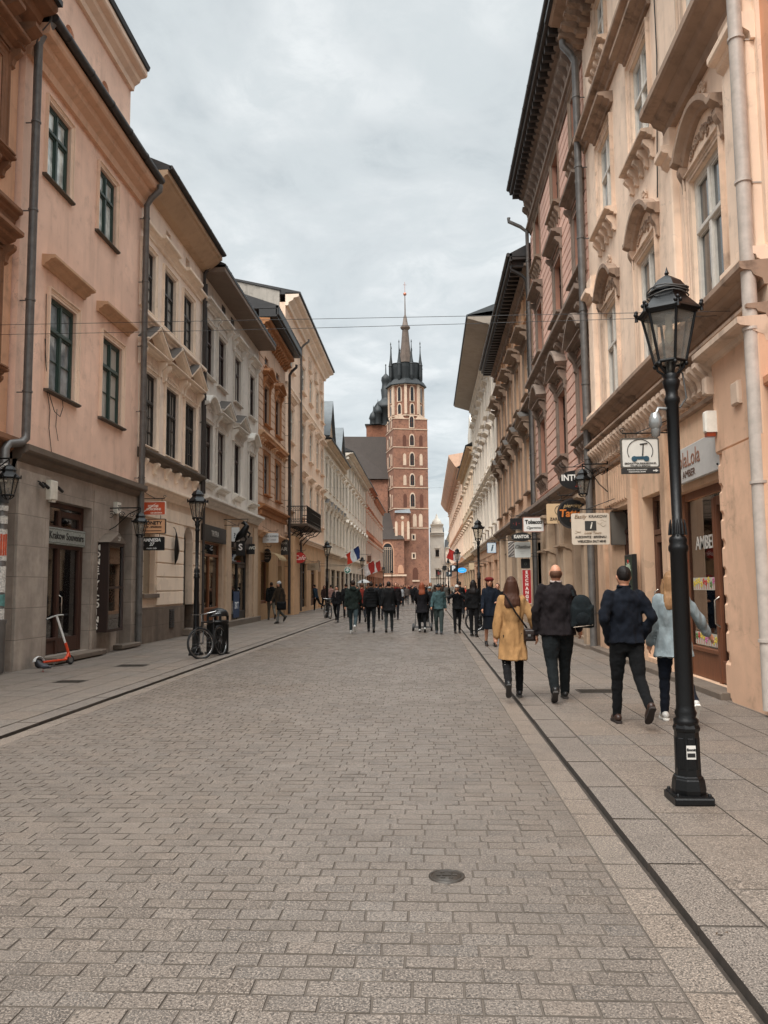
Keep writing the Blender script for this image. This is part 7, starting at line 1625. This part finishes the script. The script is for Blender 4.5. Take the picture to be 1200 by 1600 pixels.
for k in range(20): a = k*math.pi/10; m_.tube([(.253*math.cos(a), .253*math.sin(a), .06), (.253*math.cos(a), .253*math.sin(a), .7)], .01, 5)
m_.build('body', BLK, bn); m_ = MB(); m_.lathe([(.26, .9), (.25, .98), (.19, 1.05), (.08, 1.09), (.001, 1.1)], 20)
for k in range(4): a = k*math.pi/2+.5; m_.box(.24*math.cos(a)-.03, .24*math.cos(a)+.03, .24*math.sin(a)-.015, .24*math.sin(a)+.015, .78, .92)
m_.build('hood', BLK, bn); m_ = MB(); m_.lathe([(.3, 0), (.3, .02)], 20); m_.build('foot', BLK, bn); m_ = MB(); m_.tube([(.262*math.cos(a), .262*math.sin(a), .97) for a in [R_(200+k*14) for k in range(8)]], .008, 5); m_.tube([(.25*math.cos(a), .25*math.sin(a), 1.0) for a in [R_(200+k*14) for k in range(8)]], .008, 5); m_.build('trim_ring', CHR, bn)
ORG = flat('c8401c', rough=.35, var=.05); WHT = flat('d6d6d2', rough=.35, var=.05)
sc_ = thing('electric_scooter', 'orange and white electric kick scooter parked on the left pavement before the brown shop doors', 'scooter', (-7.68, 16.3, .024), R_(72)); sc_.scale = (.93,)*3; sc_.rotation_euler = (R_(-11), 0, R_(72)); m_ = MB()
m_.bbox(-.36, .32, -.075, .075, .1, .145, .01); m_.tube([(.3, 0, .12), (.42, 0, .2), (.46, 0, .3)], [.04, .04, .03], 8, squash=.8); m_.build('deck', ORG, sc_); m_ = MB(); m_.box(-.34, .26, -.06, .06, .146, .15); m_.build('grip_mat', RUB, sc_)
m_ = MB(); m_.tube([(.47, 0, .16), (.44, 0, .34), (.4, 0, .5)], .032, 8); m_.build('front_fork', ORG, sc_); m_ = MB(); m_.tube([(.4, 0, .48), (.235, 0, 1.12)], .024, 8); m_.build('stem', WHT, sc_)
m_ = MB(); m_.tube([(.2, -.25, 1.1), (.235, -.06, 1.13), (.235, .06, 1.13), (.2, .25, 1.1)], .015, 8); hb_ = m_.build('handlebar', WHT, sc_); m_ = MB()
for q in (-1, 1): m_.tube([(.2, q*.25, 1.1), (.18, q*.34, 1.09)], .02, 8)
m_.build('grip', RUB, hb_)
for x_ in (-.45, .48):
    t = MB(); t.tube([(.085*math.cos(a), 0, .085*math.sin(a)) for a in [k*math.pi/10 for k in range(21)]], .028, 8, cap=False); w_ = t.build('wheel', RUB, sc_, (x_, 0, .113)); t = MB(); t.tube([(0, -.02, 0), (0, .02, 0)], .065, 12); t.build('rim', flat('7a7a78', rough=.3, metallic=.6), w_)
m_ = MB(); m_.tube([(-.45+.14*math.cos(a), 0, .113+.14*math.sin(a)) for a in [R_(20+k*18) for k in range(9)]], .045, 8, squash=.25); m_.build('mudguard', WHT, sc_); m_ = MB(); m_.tube([(.1, .06, .1), (.05, .12, .01)], .01, 5); m_.build('kickstand', CHR, sc_)
# pigeon
pg = thing('pigeon', 'dark grey pigeon standing on the left pavement by the scooter', 'pigeon', (-7.42, 15.25, .024), R_(200)); m_ = MB()
m_.tube([(-.15, 0, .075), (-.1, 0, .09), (-.03, 0, .105), (.04, 0, .125), (.075, 0, .155), (.09, 0, .185), (.1, 0, .2), (.125, 0, .2)], [.012, .03, .052, .055, .038, .027, .024, .004], 12); m_.build('body', flat('33343a', var=.35, scale=30), pg); m_ = MB()
for q in (-1, 1): m_.tube([(0, q*.02, .07), (.0, q*.02, .02), (.0, q*.02, .005)], .004, 5); [m_.tube([(0, q*.02, .004), (.022*math.cos(a), q*.02+.022*math.sin(a), .003)], .0025, 4) for a in (-.5, 0, .5, math.pi)]
m_.build('leg', flat('9a4a44'), pg); m_ = MB()
for q in (-1, 1): m_.ball((-.03, q*.042, .105), .055, 8, 5, 0, 1.6, .3, .6)
m_.build('wing', flat('45474e', var=.4, scale=40), pg)
# manholes and leaf
def manhole(label, x, y, r, z, sq_=False):
    M_ = thing('manhole_cover', label, 'manhole cover', (x, y, z)); m_ = MB()
    if sq_: m_.bbox(-r, r, -r*.7, r*.7, -.03, .004, .002); [m_.box(-r*.9, r*.9, -r*.6+k*r*.17, -r*.56+k*r*.17, .004, .007) for k in range(8)]
    else:
        m_.lathe([(r, -.03), (r, .004), (r*.86, .005), (r*.84, -.002), (r*.8, -.002), (r*.78, .004), (.001, .004)], 28)
        for k in range(6): a = k*math.pi/3; m_.box(r*.45*math.cos(a)-.012, r*.45*math.cos(a)+.012, r*.45*math.sin(a)-.008, r*.45*math.sin(a)+.008, .004, .009)
        m_.box(-r*.25, r*.25, -.012, .012, .004, .011)
    m_.build('cover', flat('3d3731', rough=.5, metallic=.3, var=.3, scale=30), M_)
p = onZ(698, 1370); manhole('small round iron cover set in the setts in the middle of the road', p.x, p.y, .1, .004)
p = onZ(932, 1080, .026); manhole('rectangular iron cover on the right pavement ahead of the man in the navy jacket', p.x, p.y, .28, .026, True)
p = onZ(110, 1065, .026); manhole('dark oblong cover on the left pavement beside the pigeon', p.x, p.y, .24, .026, True)
p = onZ(207, 1040, .026); manhole('flat cover plate on the left pavement before the coin cabinet', p.x, p.y, .3, .026, True)
lf = thing('fallen_leaf', 'curled dry brown leaf by the right kerb in the foreground', 'leaf', onZ(1128, 1465, .004), .4); m_ = MB()
m_.grid([[(-.035+.07*i/6, (.018*math.sin(math.pi*i/6))*(j-2)/2, .004+.012*abs(j-2)/2+.006*math.sin(i*1.3)) for j in range(5)] for i in range(7)]); m_.tube([(.035, 0, .005), (.055, .005, .012)], .0015, 4); m_.build('leaf', flat('54402c', var=.4, scale=60), lf)
# ---------------------------------------------------------------- flags, parasol
def flag(label, px, py, Y, cols, w=.75, h=1.2, side='L', tilt=35, horiz=False):
    a = onY(px, py, Y); F_ = thing('flag', label, 'flag', a, 0, 'flags on slanted poles'); sg_ = 1 if side == 'L' else -1; L = 1.5
    e = Vector((sg_*math.cos(R_(tilt)), 0, math.sin(R_(tilt)))); m_ = MB(); m_.tube([(0, 0, 0), e*L], .018, 6); m_.ball(e*L, .035, 6, 4); m_.build('pole', STW, F_)
    n, q = 8, 12; m_ = MB()
    for c_ in range(len(cols)):
        P = []
        for j in range(q+1):
            row = []
            for i in range(n//len(cols)*0+4):
                u = (c_+i/3)/len(cols); v = j/q; b0 = e*(L*(.3+.65*u)); row.append((b0.x+sg_*v*.15+.04*math.sin(v*5+u*6), b0.y+.08*math.sin(u*9+v*3), b0.z-v*h*(.8+.2*u)+.0))
            P.append(row)
        m_.grid(P, c_)
    m_.build('cloth', [cloth(c) for c in cols], F_)
flag('red, white and blue flag on a slanted pole on the left side', 531, 873, 50, ['c8402c', 'd8dcdc', '2b3c6c'], h=.8)
flag('white over red flag behind the lamp post on the left', 560, 892, 62, ['d8d0cc', 'a83a34'], h=.9)
flag('second white over red flag further along the left side', 575, 888, 80, ['d8d0cc', 'a83a34'], h=1.0)
flag('white and red flag on the right side above the second lamp', 728, 874, 56, ['d8d0cc', 'b83a34'], h=.7, side='R')
pr_ = thing('parasol', 'small white market parasol behind the walkers on the left', 'parasol', (-6.75, 85, .024)); m_ = MB(); m_.lathe([(.75, 2.0), (.5, 2.2), (.2, 2.33), (.02, 2.38)], 8, (0, 0, 0), 0, False); m_.build('canopy', cloth('d8d8d8'), pr_); m_ = MB(); m_.tube([(0, 0, 0), (0, 0, 2.35)], .03, 8); m_.build('pole', WHT, pr_)
